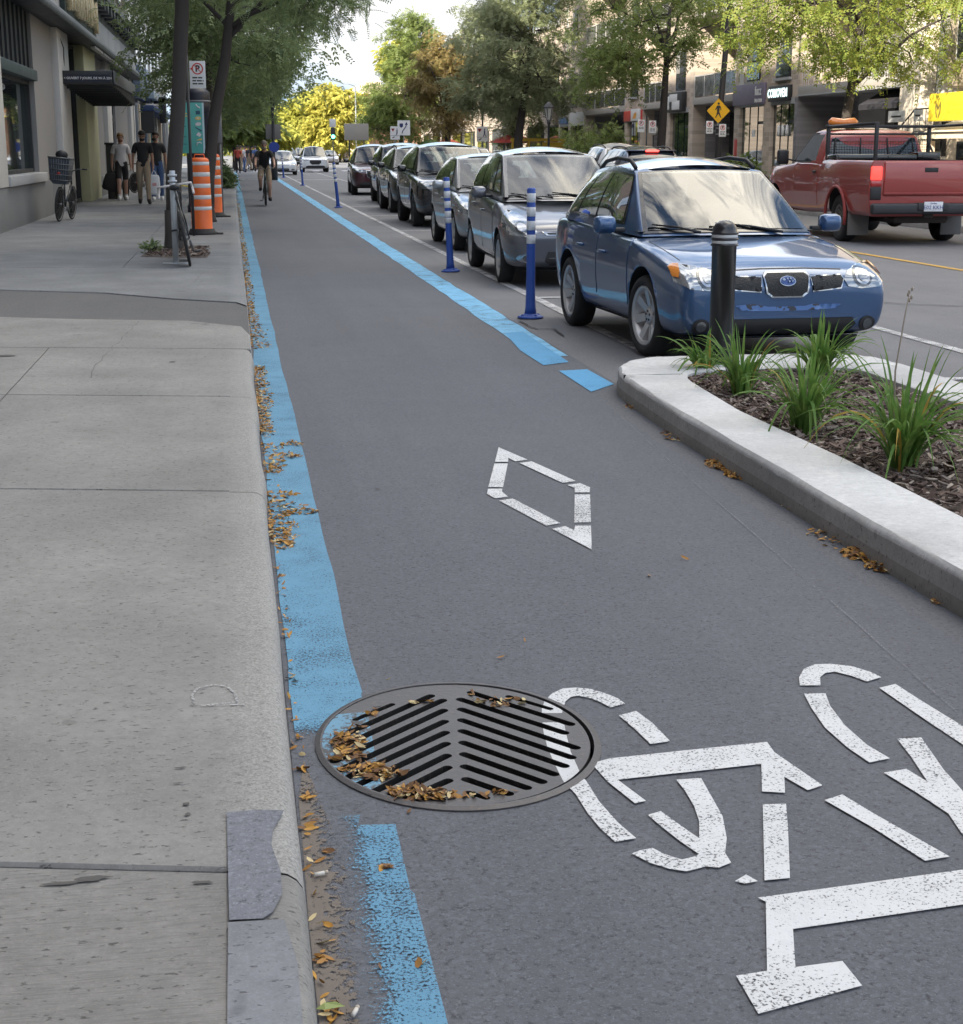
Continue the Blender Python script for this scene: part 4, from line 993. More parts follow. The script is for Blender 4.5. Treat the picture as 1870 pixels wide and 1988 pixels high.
# ---- the blue wagon
P_BLUE = carpaint('paint_blue', (.027, .078, .185), .5, .30, .12)
def chipped(name, col):
    m, nt, b = new_mat(name); v = objvec(nt)
    f = noise(nt, 9, 4, .55, v); c = mix(nt, ramp(nt, f, [(.44, 0.), (.455, 1.)]), (.035, .04, .055), scl(col, 1.3))
    nt.links.new(c, b.inputs['Base Color']); sv(b, rough=.5, coat=.5); return m
S1 = dict(hw=.82, fo=.80, wb=2.12, ro=.78, tr=.300, tw=.195, zb=.20, hl=.70, hc=.885, full=.04, cy=.40, belt=.88, belt2=.93, tail=.93, nose=1.24,
          wA=.70, yB=1.10, wB=.535, zB=1.33, yC=2.35, wC=.50, zC=1.32, yD=2.78, wD=.66, zD=.93, H=1.415, bulge=.20, my=.20, mz=.06, rails=True, spokes=7, steer=.10, screen=M_WSH,
          win=[(.12, .40, .02, .36), (.425, .66, .385, .66), (.685, .86, .685, .90)],
          doors=[(.38, 1.22, .34, .84), (1.245, 1.86, .36, .86)])
hl_ = [(.43, .61), (.48, .66), (.61, .70), (.72, .712), (.765, .69), (.765, .60), (.70, .555), (.56, .545), (.46, .56)]
am_ = [(.705, .705), (.735, .704), (.762, .685), (.762, .63), (.742, .625), (.728, .665)]
gr_ = [(.185, .628), (.41, .635), (.425, .61), (.40, .555), (.20, .535)]
gc_ = [(-.162, .63), (-.135, .652), (.135, .652), (.162, .63), (.145, .535), (.10, .502), (-.10, .502), (-.145, .535)]
def grow(P, k):
    cx = sum(p[0] for p in P) / len(P); cz = sum(p[1] for p in P) / len(P)
    return [(cx + (x - cx) * (1 + k / max(.05, abs(x - cx) + .001) * (1 if abs(x - cx) > .005 else 0)), cz + (z - cz) * (1 + k / max(.03, abs(z - cz) + .001) * (1 if abs(z - cz) > .005 else 0))) for x, z in P]
S1['bits'] = [
    ('headlight', (M_LENS, M_LENSD, M_CHROME, M_LENS, M_AMBER), 'front', [[hl_, ell2(.575, .622, .072, .066), ell2(.575, .622, .056, .052), ell2(.575, .622, .034, .032), am_], [mir(hl_), mir(ell2(.575, .622, .072, .066)), mir(ell2(.575, .622, .056, .052)), mir(ell2(.575, .622, .034, .032)), mir(am_)]], .006),
    ('grille', (M_CHROME, M_MESHG), 'front', [[grow(gr_, .008), gr_], [mir(grow(gr_, .008)), mir(gr_)]], .005),
    ('grille', (M_CHROME, M_MESHG), 'front', [[grow(gc_, .011), gc_]], .012),
    ('emblem', (M_CHROME, pm('emblem_blue', (.04, .08, .28), .2, .1, 30, coat=1.0)) + (M_CHROME,) * 6, 'front', [[ell2(0, .60, .060, .032), ell2(0, .60, .052, .026), ell2(-.030, .608, .011, .008, 8), ell2(-.004, .612, .006, .005, 8), ell2(.018, .612, .006, .005, 8), ell2(.004, .595, .006, .005, 8), ell2(.026, .596, .006, .005, 8), ell2(.036, .604, .006, .005, 8)]], .022),
    ('bumper_intake', M_BLK, 'front', [[(-.50, .255), (-.53, .30), (-.50, .345), (.50, .345), (.53, .30), (.50, .255), (.42, .235), (-.42, .235)]], .006),
    ('intake_rim', P_BLUE, 'front', [[(-.52, .350), (-.50, .372), (.50, .372), (.52, .350)]], .012),
    ('worn_bumper_paint', chipped('paint_flaking', (.06, .135, .32)), 'front', [[(-.33, .405), (-.12, .40), (.12, .40), (.36, .41), (.42, .44), (.2, .445), (.14, .43), (-.14, .43), (-.25, .452), (-.38, .44)]], .005),
    ('fog_light', (M_BLK, M_LENSD), 'front', [[ell2(.62, .30, .062, .052), ell2(.62, .30, .034, .034)], [ell2(-.62, .30, .062, .052), ell2(-.62, .30, .034, .034)]], .005),
    ('hood_gap', M_BLK, 'front', [[(-.44, .672), (-.16, .683), (.16, .683), (.44, .672), (.44, .677), (.16, .688), (-.16, .688), (-.44, .677)]], .0),
    ('lip_spoiler', P_BLUE, 'front', [[(-.70, .205), (-.72, .235), (.72, .235), (.70, .205)]], .02)]
# hood crease and scoopless ridge lines come from a second sheet laid on the hood
wagon, pj1 = build_car('parked_car', 'blue wagon with roof rails and flaking front bumper, parked behind the black bollard', (3.76, 11.2, 0), R(2.8), S1, P_BLUE, 'cars parked along the cycle lane')
for sx in (-1, 1):
    m_ = MB(); pj1.put(m_, [(sx * .66, -.42), (sx * .666, -.42), (sx * .70, .20), (sx * .694, .20)], 'top', .002, 0, .08, .01); m_.build('hood_gap', [M_BLK], wagon)
# inside: seats, wheel and a pale dashboard paper are hidden by the mirror-bright screen
# ---- the grey hatch
P_GREY = carpaint('paint_grey', (.115, .12, .14), .55, .3, .10)
S2 = dict(hw=.805, fo=.82, wb=2.52, ro=.60, tr=.285, tw=.175, zb=.20, hl=.70, hc=.94, cy=.22, belt=.95, belt2=1.03, tail=1.02, nose=1.05,
          wA=.69, yB=1.18, wB=.56, zB=1.43, yC=2.65, wC=.52, zC=1.42, yD=2.98, wD=.66, zD=1.02, H=1.51, bulge=.24, my=.52, mz=.06, spokes=9, screen=M_SCR,
          win=[(.04, .13, .0, .05), (.16, .47, .08, .43), (.495, .74, .455, .72), (.765, .88, .745, .88)],
          doors=[(.42, 1.36, .33, .92), (1.385, 2.14, .34, .98)], mirror=P_GREY)
h2 = [(.46, .60), (.50, .70), (.60, .80), (.70, .83), (.765, .76), (.79, .66), (.74, .58), (.62, .56), (.52, .57)]
S2['bits'] = [('headlight', (M_LENS, M_LENSD, M_CHROME), 'front', [[h2, ell2(.62, .655, .07, .062), ell2(.62, .655, .048, .042)], [mir(h2), mir(ell2(.62, .655, .07, .062)), mir(ell2(.62, .655, .048, .042))]], .006),
    ('grille', (M_CHROME, M_BLK), 'front', [[[(-.42, .62), (-.36, .575), (.36, .575), (.42, .62), (.30, .605), (-.30, .605)], [(-.36, .602), (-.34, .585), (.34, .585), (.36, .602)]]], .006),
    ('bumper_intake', (M_BLK, M_CHROME), 'front', [[[(-.34, .40), (-.38, .30), (-.32, .25), (.32, .25), (.38, .30), (.34, .40)], [(-.33, .335), (-.33, .322), (.33, .322), (.33, .335)]]], .006),
    ('fog_light', (M_CHROME, M_LENSD), 'front', [[ell2(.58, .33, .10, .045), ell2(.57, .33, .05, .035)], [ell2(-.58, .33, .10, .045), ell2(-.57, .33, .05, .035)]], .006)]
fit, pj2 = build_car('parked_car', 'grey hatchback with tall swept headlights parked just behind the blue wagon', (3.77, 17.74, 0), R(-1.2), S2, P_GREY, 'cars parked along the cycle lane')
# paper on the dash
# ---- small silver hatch behind it
P_SILV = carpaint('paint_silver', (.30, .32, .345), .6, .3, .1)
S3 = dict(S2); S3.update(hw=.80, wb=2.42, fo=.80, ro=.55, H=1.43, zB=1.36, zC=1.33, hl=.68, hc=.90, cy=.25, belt=.91, belt2=.98, tail=.97, zD=.97, yB=1.12, yC=2.5, yD=2.86, rails=False, mirror=P_SILV, screen=M_SCR,
    win=[(.10, .44, .03, .40), (.465, .72, .425, .70), (.745, .86, .725, .88)], doors=[(.42, 1.32, .33, .88), (1.345, 2.05, .34, .93)])
silver, _ = build_car('parked_car', 'small silver hatchback between the grey hatchback and a black crossover', (4.07, 23.7, 0), R(0), S3, P_SILV, 'cars parked along the cycle lane')
# ---- crossovers
def suv(**k):
    S = dict(hw=.91, fo=.88, wb=2.62, ro=.86, tr=.345, tw=.22, zb=.25, hl=.88, hc=1.04, cy=.36, belt=1.05, belt2=1.12, tail=1.12, nose=1.08,
             wA=.78, yB=1.12, wB=.62, zB=1.54, yC=2.95, wC=.58, zC=1.52, yD=3.38, wD=.74, zD=1.12, H=1.63, bulge=.20, my=.42, mz=.08, cat='suv', spokes=10, rails=False, mirror=M_BLKG,
             win=[(.09, .40, .03, .36), (.425, .68, .385, .66), (.705, .86, .69, .88)], doors=[(.46, 1.40, .42, 1.0), (1.425, 2.22, .43, 1.04)])
    S.update(k); hl = S['hl']
    L_ = [(.40, hl - .06), (.62, hl - .02), (.82, hl + .02), (.86, hl - .05), (.78, hl - .13), (.58, hl - .13), (.44, hl - .11)]
    G = [(-.40, hl - .08), (.40, hl - .08), (.36, hl - .26), (.22, hl - .36), (-.22, hl - .36), (-.36, hl - .26)]
    S.setdefault('bits', [('headlight', (M_LENSD, M_LENS, M_CHROME), 'front', [[L_, ell2(.70, hl - .065, .05, .035), ell2(.55, hl - .075, .04, .03)], [mir(L_), mir(ell2(.70, hl - .065, .05, .035)), mir(ell2(.55, hl - .075, .04, .03))]], .006),
        ('grille', (M_CHROME, M_MESHG), 'front', [[grow(G, .02), G]], .006),
        ('bumper_intake', M_BLK, 'front', [[(-.62, .30), (-.66, .38), (-.5, .44), (.5, .44), (.66, .38), (.62, .30)]], .006),
        ('taillight', M_REDL, 'rear', [[(.52, .98), (.84, 1.02), (.86, .92), (.56, .88)], mir([(.52, .98), (.84, 1.02), (.86, .92), (.56, .88)])], .006),
        ('number_plate', M_PLATE, 'rear', [[(-.16, .72), (.16, .72), (.16, .84), (-.16, .84)]], .008)])
    return S
P_BLACK = carpaint('paint_black', (.014, .015, .018), .3, .25, .06)
P_DKGRN = carpaint('paint_charcoal', (.035, .042, .045), .4, .28, .08)
P_BURG = carpaint('paint_burgundy', (.055, .012, .018), .4, .28, .08)
P_WHT = carpaint('paint_white', (.66, .67, .68), .0, .3, .06)
P_NAVY = carpaint('paint_navy', (.02, .03, .07), .4, .28, .06)
build_car('parked_car', 'glossy black crossover parked behind the small silver hatchback', (4.42, 31.3, 0), 0, suv(), P_BLACK, 'cars parked along the cycle lane', M_RIMD)
build_car('parked_car', 'charcoal crossover squeezed between the glossy black crossover and a boxy black one', (4.66, 38.4, 0), 0, suv(H=1.60, zB=1.51, zC=1.47, hl=.84, rails=True), P_DKGRN, 'cars parked along the cycle lane', M_RIM)
build_car('parked_car', 'boxy black crossover parked directly in front of the burgundy one', (4.92, 44.4, 0), R(-1), suv(H=1.66, zB=1.57, zC=1.56, wB=.66, wC=.64), P_BLACK, 'cars parked along the cycle lane', M_RIMD)
build_car('parked_car', 'dark burgundy crossover, last of the parked row', (4.85, 53.6, 0), R(-2), suv(H=1.66, zB=1.56), P_BURG, 'cars parked along the cycle lane', M_RIM)
# ---- traffic further off
def far_car(lbl, px, Y, S, pt, yaw=0.0, grp='cars driving towards the viewer', nm='moving_car'):
    p = atY(px, 300, Y); return build_car(nm, lbl, (p.x, Y, 0), yaw, S, pt, grp, detail=False)[0]
far_car('white crossover driving towards the viewer beside the burgundy crossover', 611, 108, suv(H=1.72, zB=1.63, hw=.93), P_WHT)
SED = dict(S3); SED.update(hw=.87, H=1.42, zB=1.35, zC=1.32, yC=2.15, yD=2.95, zD=1.0, tail=1.0, ro=.85, wD=.62, win=[(.10, .46, .03, .46), (.485, .74, .49, .84)])
far_car('white sedan driving towards the viewer by the cyclist', 548, 96, SED, P_WHT)
far_car('pale far crossover following the white crossover', 577, 140, suv(), P_SILV)
far_car('small red car showing between the two white vehicles', 592, 150, SED, carpaint('paint_red_far', (.35, .06, .05), .2, .3))
far_car('white van far down the street left of the cyclist', 505, 175, suv(H=2.0, zB=1.85, zC=1.9, hl=1.0), P_WHT)
far_car('silver car far down the street near the crossing', 522, 190, SED, P_SILV)
far_car('pale blue car waiting far down the street', 540, 205, SED, carpaint('paint_blue_far', (.25, .35, .5), .3, .3))
far_car('white hatchback queued behind the far crossover', 560, 185, SED, P_WHT)
far_car('grey car just visible beyond the burgundy crossover', 641, 160, SED, P_GREY)
# ---- rear views in the far lane
brk = emit('brake_light_lit', (.9, .05, .04), 2.2)
dk = far_car('navy crossover seen from behind with its high brake light lit', 1207, 41.5, suv(H=1.56, zB=1.47, zC=1.47, rails=True), P_NAVY, PI, 'cars in the far lane', 'moving_car')
m_ = MB(); m_.box(-.62, .62, 2.86, 3.14, 1.455, 1.49, .015); m_.build('rear_spoiler', [P_NAVY], dk)
m_ = MB(); m_.box(-.17, .17, 3.135, 3.16, 1.44, 1.485, .01); m_.build('brake_light', [brk], dk)
far_car('white crossover with roof rails ahead of the navy one', 1168, 50, suv(H=1.66, rails=True), P_WHT, PI, 'cars in the far lane', 'moving_car')
far_car('white car half hidden behind the black crossover roof', 898, 66, suv(H=1.6), P_WHT, PI, 'cars in the far lane', 'moving_car')

# ---- red pickup truck (origin: rear axle on the ground, tail towards +y, nose towards -y)
P_RED = carpaint('paint_red', (.30, .038, .032), .15, .42, .16)
P_RED2 = pm('paint_red_faded', (.30, .05, .045), .55, .2, 5)
tp = gp(1734, 467)
TRK = thing('pickup_truck', 'faded red pickup truck with black headache rack, seen from behind turning away', 'pickup truck', (tp.x, tp.y, 0), PI - R(2), None)
hw = 1.0; tail = 1.40; ca, cb = -1.02, -2.42       # box front / cab rear, cab front (door front edge)
def trk_shell():
    st = [(tail, 1.0, .50), (tail - .02, 1.0, .46), (.75, 1.0, .46), (.2, 1.035, .46), (-.2, 1.04, .46), (-.62, 1.0, .46), (-1.0, .985, .44), (-1.04, .985, .44), (-1.7, .985, .42), (-2.4, .985, .42), (-2.8, 1.0, .44), (-3.45, 1.03, .44), (-3.9, .98, .46), (-4.15, .88, .5)]
    V = []; F = []; K = 8
    for y, k, zb in st:
        zt = 1.33 if y > -1.03 else (1.27 if y > -2.5 else 1.25 + (y + 2.5) * .05)
        w_ = hw * k
        half = [(0, zb), (w_ * .92, zb), (w_ * .97, zb + .06), (w_ * 1.0, zb + .30), (w_ * 1.0, zb + .52), (w_ * .985, zt - .08), (w_ * .95, zt), (0, zt + (0 if y > -2.5 else .03))]
        V += [(-x, y, z) for x, z in half] + [(x, y, z) for x, z in half]
    for i in range(len(st) - 1):
        o, p = i * 2 * K, (i + 1) * 2 * K
        for j in range(K - 1):
            F.append((o + j, p + j, p + j + 1, o + j + 1)); F.append((o + K + j, o + K + j + 1, p + K + j + 1, p + K + j))
    for o in (0, (len(st) - 1) * 2 * K):
        for j in range(K - 1): F.append((o + j, o + j + 1, o + K + j + 1, o + K + j))
    me = bpy.data.meshes.new('b'); me.from_pydata(V, [], F)
    bm = bmesh.new(); bm.from_mesh(me); bmesh.ops.remove_doubles(bm, verts=bm.verts, dist=1e-5); bmesh.ops.recalc_face_normals(bm, faces=bm.faces); bm.to_mesh(me); bm.free()
    for m in (P_RED, M_WELL): me.materials.append(m)
    o = link('tmp', me); md = o.modifiers.new('b', 'BEVEL'); md.width = .03; md.segments = 3; md.limit_method = 'ANGLE'; md.angle_limit = R(28)
    cut = []
    for yy in (0, -3.45):
        for sx in (-1, 1):
            c0 = MB(); c0.lathe([(.47, -.3), (.47, .25)], 36, 0, T(sx * .95, yy, .42) @ RY(PI / 2), smooth=False); co = c0.build('tmpc', [M_WELL], weld=True); cut.append(co)
            bo = o.modifiers.new('c', 'BOOLEAN'); bo.operation = 'DIFFERENCE'; bo.object = co; bo.solver = 'EXACT'; bo.material_mode = 'TRANSFER'
    c0 = MB(); c0.box(-.86, .86, -.98, tail - .07, .80, 1.6); co = c0.build('tmpc', [M_BLK], weld=True); cut.append(co)
    bo = o.modifiers.new('c', 'BOOLEAN'); bo.operation = 'DIFFERENCE'; bo.object = co; bo.solver = 'EXACT'; bo.material_mode = 'TRANSFER'
    me2 = evalmesh(o, 'body'); drop(o, *cut); return me2
me = trk_shell(); bo_ = link('body', me, TRK); sharp(bo_, 30); pjt = Proj(me)
# cab
def cabf(y0, y1, z0, z1, w0, w1):
    pass
mb = MB()
cs = [(-1.04, 1.20, .93), (-1.08, 1.27, .93), (-1.16, 1.70, .80), (-1.30, 1.80, .74), (-1.75, 1.84, .73), (-2.05, 1.80, .74), (-2.62, 1.30, .90), (-2.75, 1.20, .93)]
V = []; 
ringpts = lambda y, z, w_: [(-w_, y, z), (-w_ * .6, y, z + .025), (0, y, z + .035), (w_ * .6, y, z + .025), (w_, y, z)]
for y, z, w_ in cs: V += ringpts(y, z, w_)
F = [(i * 5 + j, i * 5 + j + 1, (i + 1) * 5 + j + 1, (i + 1) * 5 + j) for i in range(len(cs) - 1) for j in range(4)]
mb.add(V, F, 0, False)
for sx, q in ((-1, 0), (1, 4)):
    ids = [i * 5 + q for i in range(len(cs))]; mb.f.append(ids if sx < 0 else ids[::-1]); mb.m.append(0); mb.s.append(False)
cab = mb.build('cab', [P_RED], TRK, weld=True)
md = cab.modifiers.new('b', 'BEVEL'); md.width = .035; md.segments = 3; md.limit_method = 'ANGLE'; md.angle_limit = R(30)
me2 = evalmesh(cab, 'cab'); cab.modifiers.clear(); cab.data = me2; sharp(cab, 40)
mb = MB(); mb.add([(-.84, -1.077, 1.31), (.84, -1.077, 1.31), (.74, -1.158, 1.70), (-.74, -1.158, 1.70)], [(0, 1, 2, 3)]); mb.build('rear_window', [M_GLASS], TRK)
mb = MB()
for xx in (-.72, .72, -.25, .25): mb.tube([(xx * 1.02, -1.062, 1.31), (xx * .95, -1.145, 1.70)], .012, 6)
mb.build('window_divider', [M_BLK], TRK)
for sx in (-1, 1):
    mb = MB(); P = [(-1.30, 1.31), (-2.45, 1.31), (-2.52, 1.36), (-2.08, 1.73), (-1.95, 1.755), (-1.42, 1.75)]
    def wx(z): return .93 + (.745 - .93) * (z - 1.27) / .50
    mb.add([(sx * (wx(z) + .012), y, z) for y, z in P], [list(range(6))]); mb.build('side_window', [M_GLASS], TRK)
    mb = MB(); P2 = [(-1.26, 1.28), (-2.55, 1.28), (-2.60, 1.33), (-2.10, 1.775), (-1.95, 1.79), (-1.38, 1.785)]
    mb.add([(sx * (wx(z) + .006), y, z) for y, z in P2], [list(range(6))]); mb.build('window_seal', [M_BLK], TRK)
    m_ = MB(); pjt.put(m_, rrect(-2.46, -1.14, .56, 1.245, .06), 'left' if sx < 0 else 'right', .006, 0, .12); dr = m_.build('door', [P_RED], TRK)
    hb = MB(); hb.box(sx * .985, sx * 1.015, -1.36, -1.22, 1.10, 1.145, .012); hb.build('handle', [M_BLK], dr)
    m_ = MB(); pjt.put(m_, [(-.50, .80), (-2.5, .80), (-2.5, .815), (-.50, .815)], 'left' if sx < 0 else 'right', .007, 0, .15); m_.build('crease', [P_RED], TRK)
    m_ = MB(); m_.tube([(sx * .93, -2.52, 1.30), (sx * 1.14, -2.54, 1.34)], .018, 6, 0); m_.box(sx * 1.06, sx * 1.27, -2.62, -2.50, 1.24, 1.50, .04, 0); m_.build('mirror', [M_BLK], TRK)
    # flare over the rear wheel
    m_ = MB(); pts_ = [(sx * 1.045, .47 * math.cos(a) * 1.03, .42 + .47 * math.sin(a) * 1.03) for a in [PI * k / 12 for k in range(-1, 14)]]
    m_.tube(pts_, .028, 6); m_.build('wheel_flare', [P_RED2], TRK)
    # lamps (tall clusters at the tail corners)
    lit = emit('tail_lamp_lit', (.75, .04, .03), 1.1)
    m_ = MB(); m_.box(sx * .80, sx * .985, tail - .02, tail + .022, 1.03, 1.24, .02, 0); m_.box(sx * .80, sx * .985, tail - .02, tail + .020, .93, 1.02, .015, 1); m_.box(sx * .80, sx * .985, tail - .02, tail + .018, .72, .92, .015, 2)
    m_.build('taillight', [lit if sx < 0 else lit, M_REDL, M_BLK], TRK)
    m_ = MB(); m_.box(sx * .62, sx * .98, .44, .47, .12, .62, .01); m_.build('mud_flap', [pm('flap_grey', (.16, .155, .15), .8, .2, 20)], TRK)
m_ = MB(); m_.box(-.775, .775, tail - .03, tail + .03, .78, 1.315, .025); tg = m_.build('tailgate', [P_RED], TRK)
m_ = MB(); m_.box(-.11, .11, tail + .028, tail + .036, 1.15, 1.22, .003); m_.build('handle', [M_BLK], tg)
m_ = MB(); m_.box(-.775, .775, tail + .028, tail + .040, .81, .835, .004); m_.build('crease', [P_RED2], tg)
m_ = MB(); m_.box(-.99, .99, tail + .03, tail + .17, .50, .67, .035); m_.box(-.25, .25, tail + .03, tail + .19, .56, .675, .01); m_.build('rear_bumper', [pm('bumper_black', (.030, .031, .035), .55, .5, 6)], TRK)
m_ = MB(); m_.box(-.155, .155, tail + .171 + .02, tail + .178 + .02, .525 + .02, .675 + .02, .004)
text_mesh(m_, 'E02 KKH', .085, T(0, tail + .20, .605) @ RZ(PI) @ RX(PI / 2), .001, 1)
text_mesh(m_, 'Québec', .035, T(0, tail + .20, .67) @ RZ(PI) @ RX(PI / 2), .001, 1)
m_.build('number_plate', [M_PLATE, M_BLUTX], TRK)
# headache rack, tool box and beacon
m_ = MB(); RB = -.92
for sx in (-1, 1):
    m_.box(sx * .90 - .03, sx * .90 + .03, RB - .03, RB + .03, 1.30, 1.90, .006); m_.box(sx * .90 - .028, sx * .90 + .028, tail - .10, tail - .045, 1.30, 1.92, .006); m_.tube([(sx * .90, RB, 1.885), (sx * .90, tail - .07, 1.90)], .026, 6)
    m_.box(sx * .90 - .025, sx * .90 + .025, -1.05, -.80, 1.30, 1.335, .006)
m_.box(-.95, .95, RB - .025, RB + .025, 1.86, 1.91, .006); m_.box(-.93, .93, RB - .02, RB + .02, 1.74, 1.775, .006)
m_.build('headache_rack', [M_BLK], TRK)
m_ = MB()
for i in range(36):
    x = -.84 + i * .048; m_.tube([(x, RB + .0, 1.36), (x, RB + .0, 1.66)], .003, 4)
for i in range(7): m_.tube([(-.87, RB, 1.36 + i * .045), (.87, RB, 1.36 + i * .045)], .0035, 4)
m_.build('rack_mesh', [M_BLK], TRK)
m_ = MB(); m_.tube([(-.90, RB, 1.62), (-.90, RB + .35, 1.34)], .02, 6); m_.build('ladder_bar', [M_BLK], TRK)
m_ = MB(); m_.box(-.92, -.5, -.85, -.4, 1.30, 1.46, .02); m_.box(-.5, .94, -.85, -.40, 1.30, 1.42, .02); m_.build('tool_box', [M_BLKG], TRK)
m_ = MB(); m_.box(.16, .72, -1.62, -1.40, 1.86, 1.905, .01, 1); m_.tube([(.18, -1.51, 1.955), (.24, -1.51, 1.97), (.44, -1.51, 1.96), (.64, -1.51, 1.97), (.70, -1.51, 1.955)], [.035, .075, .066, .075, .035], 12, 0); m_.build('beacon', [pm('beacon_amber', (.75, .22, .03), .25, .2, 20, coat=.8), M_BLK], TRK)
m_ = MB(); m_.box(-.45, .45, -.9, 1.1, .34, .46, .02); m_.tube([(-.8, 0, .38), (.8, 0, .38)], .06, 10); m_.ball((0, .02, .38), .16, .15, .15); m_.tube([(.45, 1.2, .40), (.45, .6, .42)], .035, 8); m_.box(-.08, .08, 1.15, 1.42, .44, .52, .01); m_.tube([(-.5, -.5, .42), (-.5, .9, .40)], .05, 8); m_.build('underbody', [pm('rusty_frame', (.05, .04, .035), .8, .4, 10)], TRK)
for sx in (-1, 1):
    for yy in (0, -3.45): add_wheel(TRK, sx * .86, yy, .385, .25, M_STEEL, 8, .58)
# ------------------------------------------------------------------ buildings
import numpy as np
def rebase(t, loc):
    """move the thing's Empty to its base while its world-space parts stay where they are"""
    L_ = Vector(loc); t.location = L_
    for c in t.children: c.location = c.location - L_
    return t
def brick(name, col, mortar, scale=1.0, axis='Y', var=.25, off=.5, bw=.22, bh=.075):
    m, nt, b = new_mat(name); v = objvec(nt)
    s = nd(nt, 'ShaderNodeSeparateXYZ'); nt.links.new(v, s.inputs[0])
    cxy = nd(nt, 'ShaderNodeCombineXYZ'); nt.links.new(s.outputs[axis], cxy.inputs[0]); nt.links.new(s.outputs['Z'], cxy.inputs[1])
    t = nd(nt, 'ShaderNodeTexBrick'); nt.links.new(cxy.outputs[0], t.inputs['Vector'])
    t.inputs['Scale'].default_value = 1.0 / scale; t.inputs['Mortar Size'].default_value = .008; t.inputs['Brick Width'].default_value = bw; t.inputs['Row Height'].default_value = bh
    t.inputs['Color1'].default_value = c4(scl(col, 1 - var)); t.inputs['Color2'].default_value = c4(scl(col, 1 + var)); t.inputs['Mortar'].default_value = c4(mortar)
    f = noise(nt, .8, 5, .6, v); g = noise(nt, 6, 4, .6, v)
    c = mix(nt, mth(nt, 'MULTIPLY', f, .5), t.outputs['Color'], scl(col, .6)); c = mix(nt, mth(nt, 'MULTIPLY', g, .35), c, scl(col, 1.25))
    nt.links.new(c, b.inputs['Base Color']); sv(b, rough=.9, spec=.2); bump(nt, b, t.outputs['Fac'], -.4, .006); return m
B_TAN = brick('brick_tan', (.48, .405, .335), (.54, .50, .45), 1.0, 'Y', .3, .5, .42, .16)
B_DARK = brick('brick_dark', (.12, .09, .075), (.16, .14, .13), 1.0, 'Y', .3)
B_GREY = brick('brick_grey', (.25, .24, .25), (.2, .19, .19), 1.0, 'Y', .3, .5, .3, .1)
B_RED = brick('brick_red', (.36, .19, .12), (.42, .34, .28), 1.0, 'Y', .2)
ST_PALE = pm('stone_pale', (.54, .525, .50), .8, .14, 1.2, bmp=.15)
ST_GLOW = pm('stone_sign_glow', (.46, .46, .30), .8, .2, 1.0, bmp=.15)  # pale stone with the lit sign's yellow-green cast put into its colour
ST_GREY = pm('stone_grey', (.28, .27, .265), .8, .14, .9, bmp=.15)
ST_PLINTH = pm('stone_plinth', (.165, .17, .175), .85, .35, 1.4, bmp=.25)
ST_CREAM = pm('stone_cream', (.62, .52, .40), .8, .15, 1.5, bmp=.2)
ST_BAND = pm('stone_band', (.36, .365, .37), .8, .15, .8)
M_DARKM = pm('dark_metal', (.028, .030, .033), .5, .25, 5)
M_GREYM = pm('grey_metal', (.20, .21, .225), .5, .15, 5, metal=.3)
M_WHITEF = pm('white_frame', (.55, .54, .52), .6, .1, 6)
M_SHOP = glassy('shop_glass', (.014, .026, .025), 1.75, .012)
M_SHOPD = glassy('door_glass', (.012, .013, .015), 1.55, .02)
M_HOUSEG = glassy('window_glass', (.045, .05, .055), 1.6, .02)
M_CURT = pm('blind_grey', (.22, .215, .21), .8, .1, 8)
M_RAIL = glassy('railing_glass', (.11, .11, .11), 1.45, .12)
M_SLAB = pm('balcony_concrete', (.36, .34, .31), .85, .15, 2)
M_SIGNW = pm('sign_white', (.70, .70, .70), .5, .06, 8)
M_SIGNB = pm('sign_black', (.02, .02, .022), .5, .15, 8)
M_GOLD = pm('letter_gold', (.62, .50, .30), .3, .25, 3, metal=.6)

def LB(t, nm, mat, boxes, b=0.0):
    m = MB()
    for q in boxes: m.box(*q, b)
    return m.build(nm, mat if hasattr(mat, '__len__') else [mat], t)
# ---- left: stone grocery building
XF = -3.9
t = thing('stone_building', 'grey stone shop building with dark cornice and canopy, front left along the pavement', 'building')
LB(t, 'wall', ST_GREY, [(-20, -4.32, 8, 66, -.05, 5.4), (-4.32, -3.96, 33.9, 37.5, .85, 4.2), (-4.32, -3.98, 47.5, 51.7, .7, 4.2), (-4.32, -3.98, 57.1, 63.7, .7, 4.2)])
LB(t, 'upper_wall', B_DARK, [(-20, -4.0, 20, 66, 5.4, 24)]); LB(t, 'upper_wall', B_DARK, [(-20, -4.02, 8, 19.998, 5.4, 17.5)])  # unseen heights shaped for the light: tall to shade, lower to pass sun
LB(t, 'plinth', ST_PLINTH, [(-4.32, -3.86, 8, 35.3, -.05, .86), (-4.32, -3.90, 35.3, 37.6, -.05, .83), (-4.32, -3.9, 47.4, 51.7, -.05, .72), (-4.32, -3.9, 53.6, 63.8, -.05, .72)], .015)
LB(t, 'pilaster', ST_PALE, [(-4.32, -3.84, 8, 28.35, .862, 4.2)], .015)
LB(t, 'pilaster', ST_PALE, [(-4.32, -3.82, 37.62, 39.95, -.05, 4.2)], .015)
LB(t, 'pilaster', ST_GLOW, [(-4.32, -3.80, 43.8, 47.4, -.05, 4.2)], .015)
LB(t, 'pilaster', ST_PALE, [(-4.32, -3.84, 51.72, 53.6, -.05, 4.2)], .015)
LB(t, 'pilaster', M_WHITEF, [(-4.32, -3.84, 63.75, 65.2, -.05, 4.2)], .015)
LB(t, 'pilaster', pm('brown_panel', (.07, .045, .035), .6, .2, 3), [(-4.32, -3.86, 65.2, 66.0, -.05, 4.2)], .015)
LB(t, 'sill', ST_BAND, [(-4.32, -3.80, 28.36, 33.9, .862, 1.045)], .012)
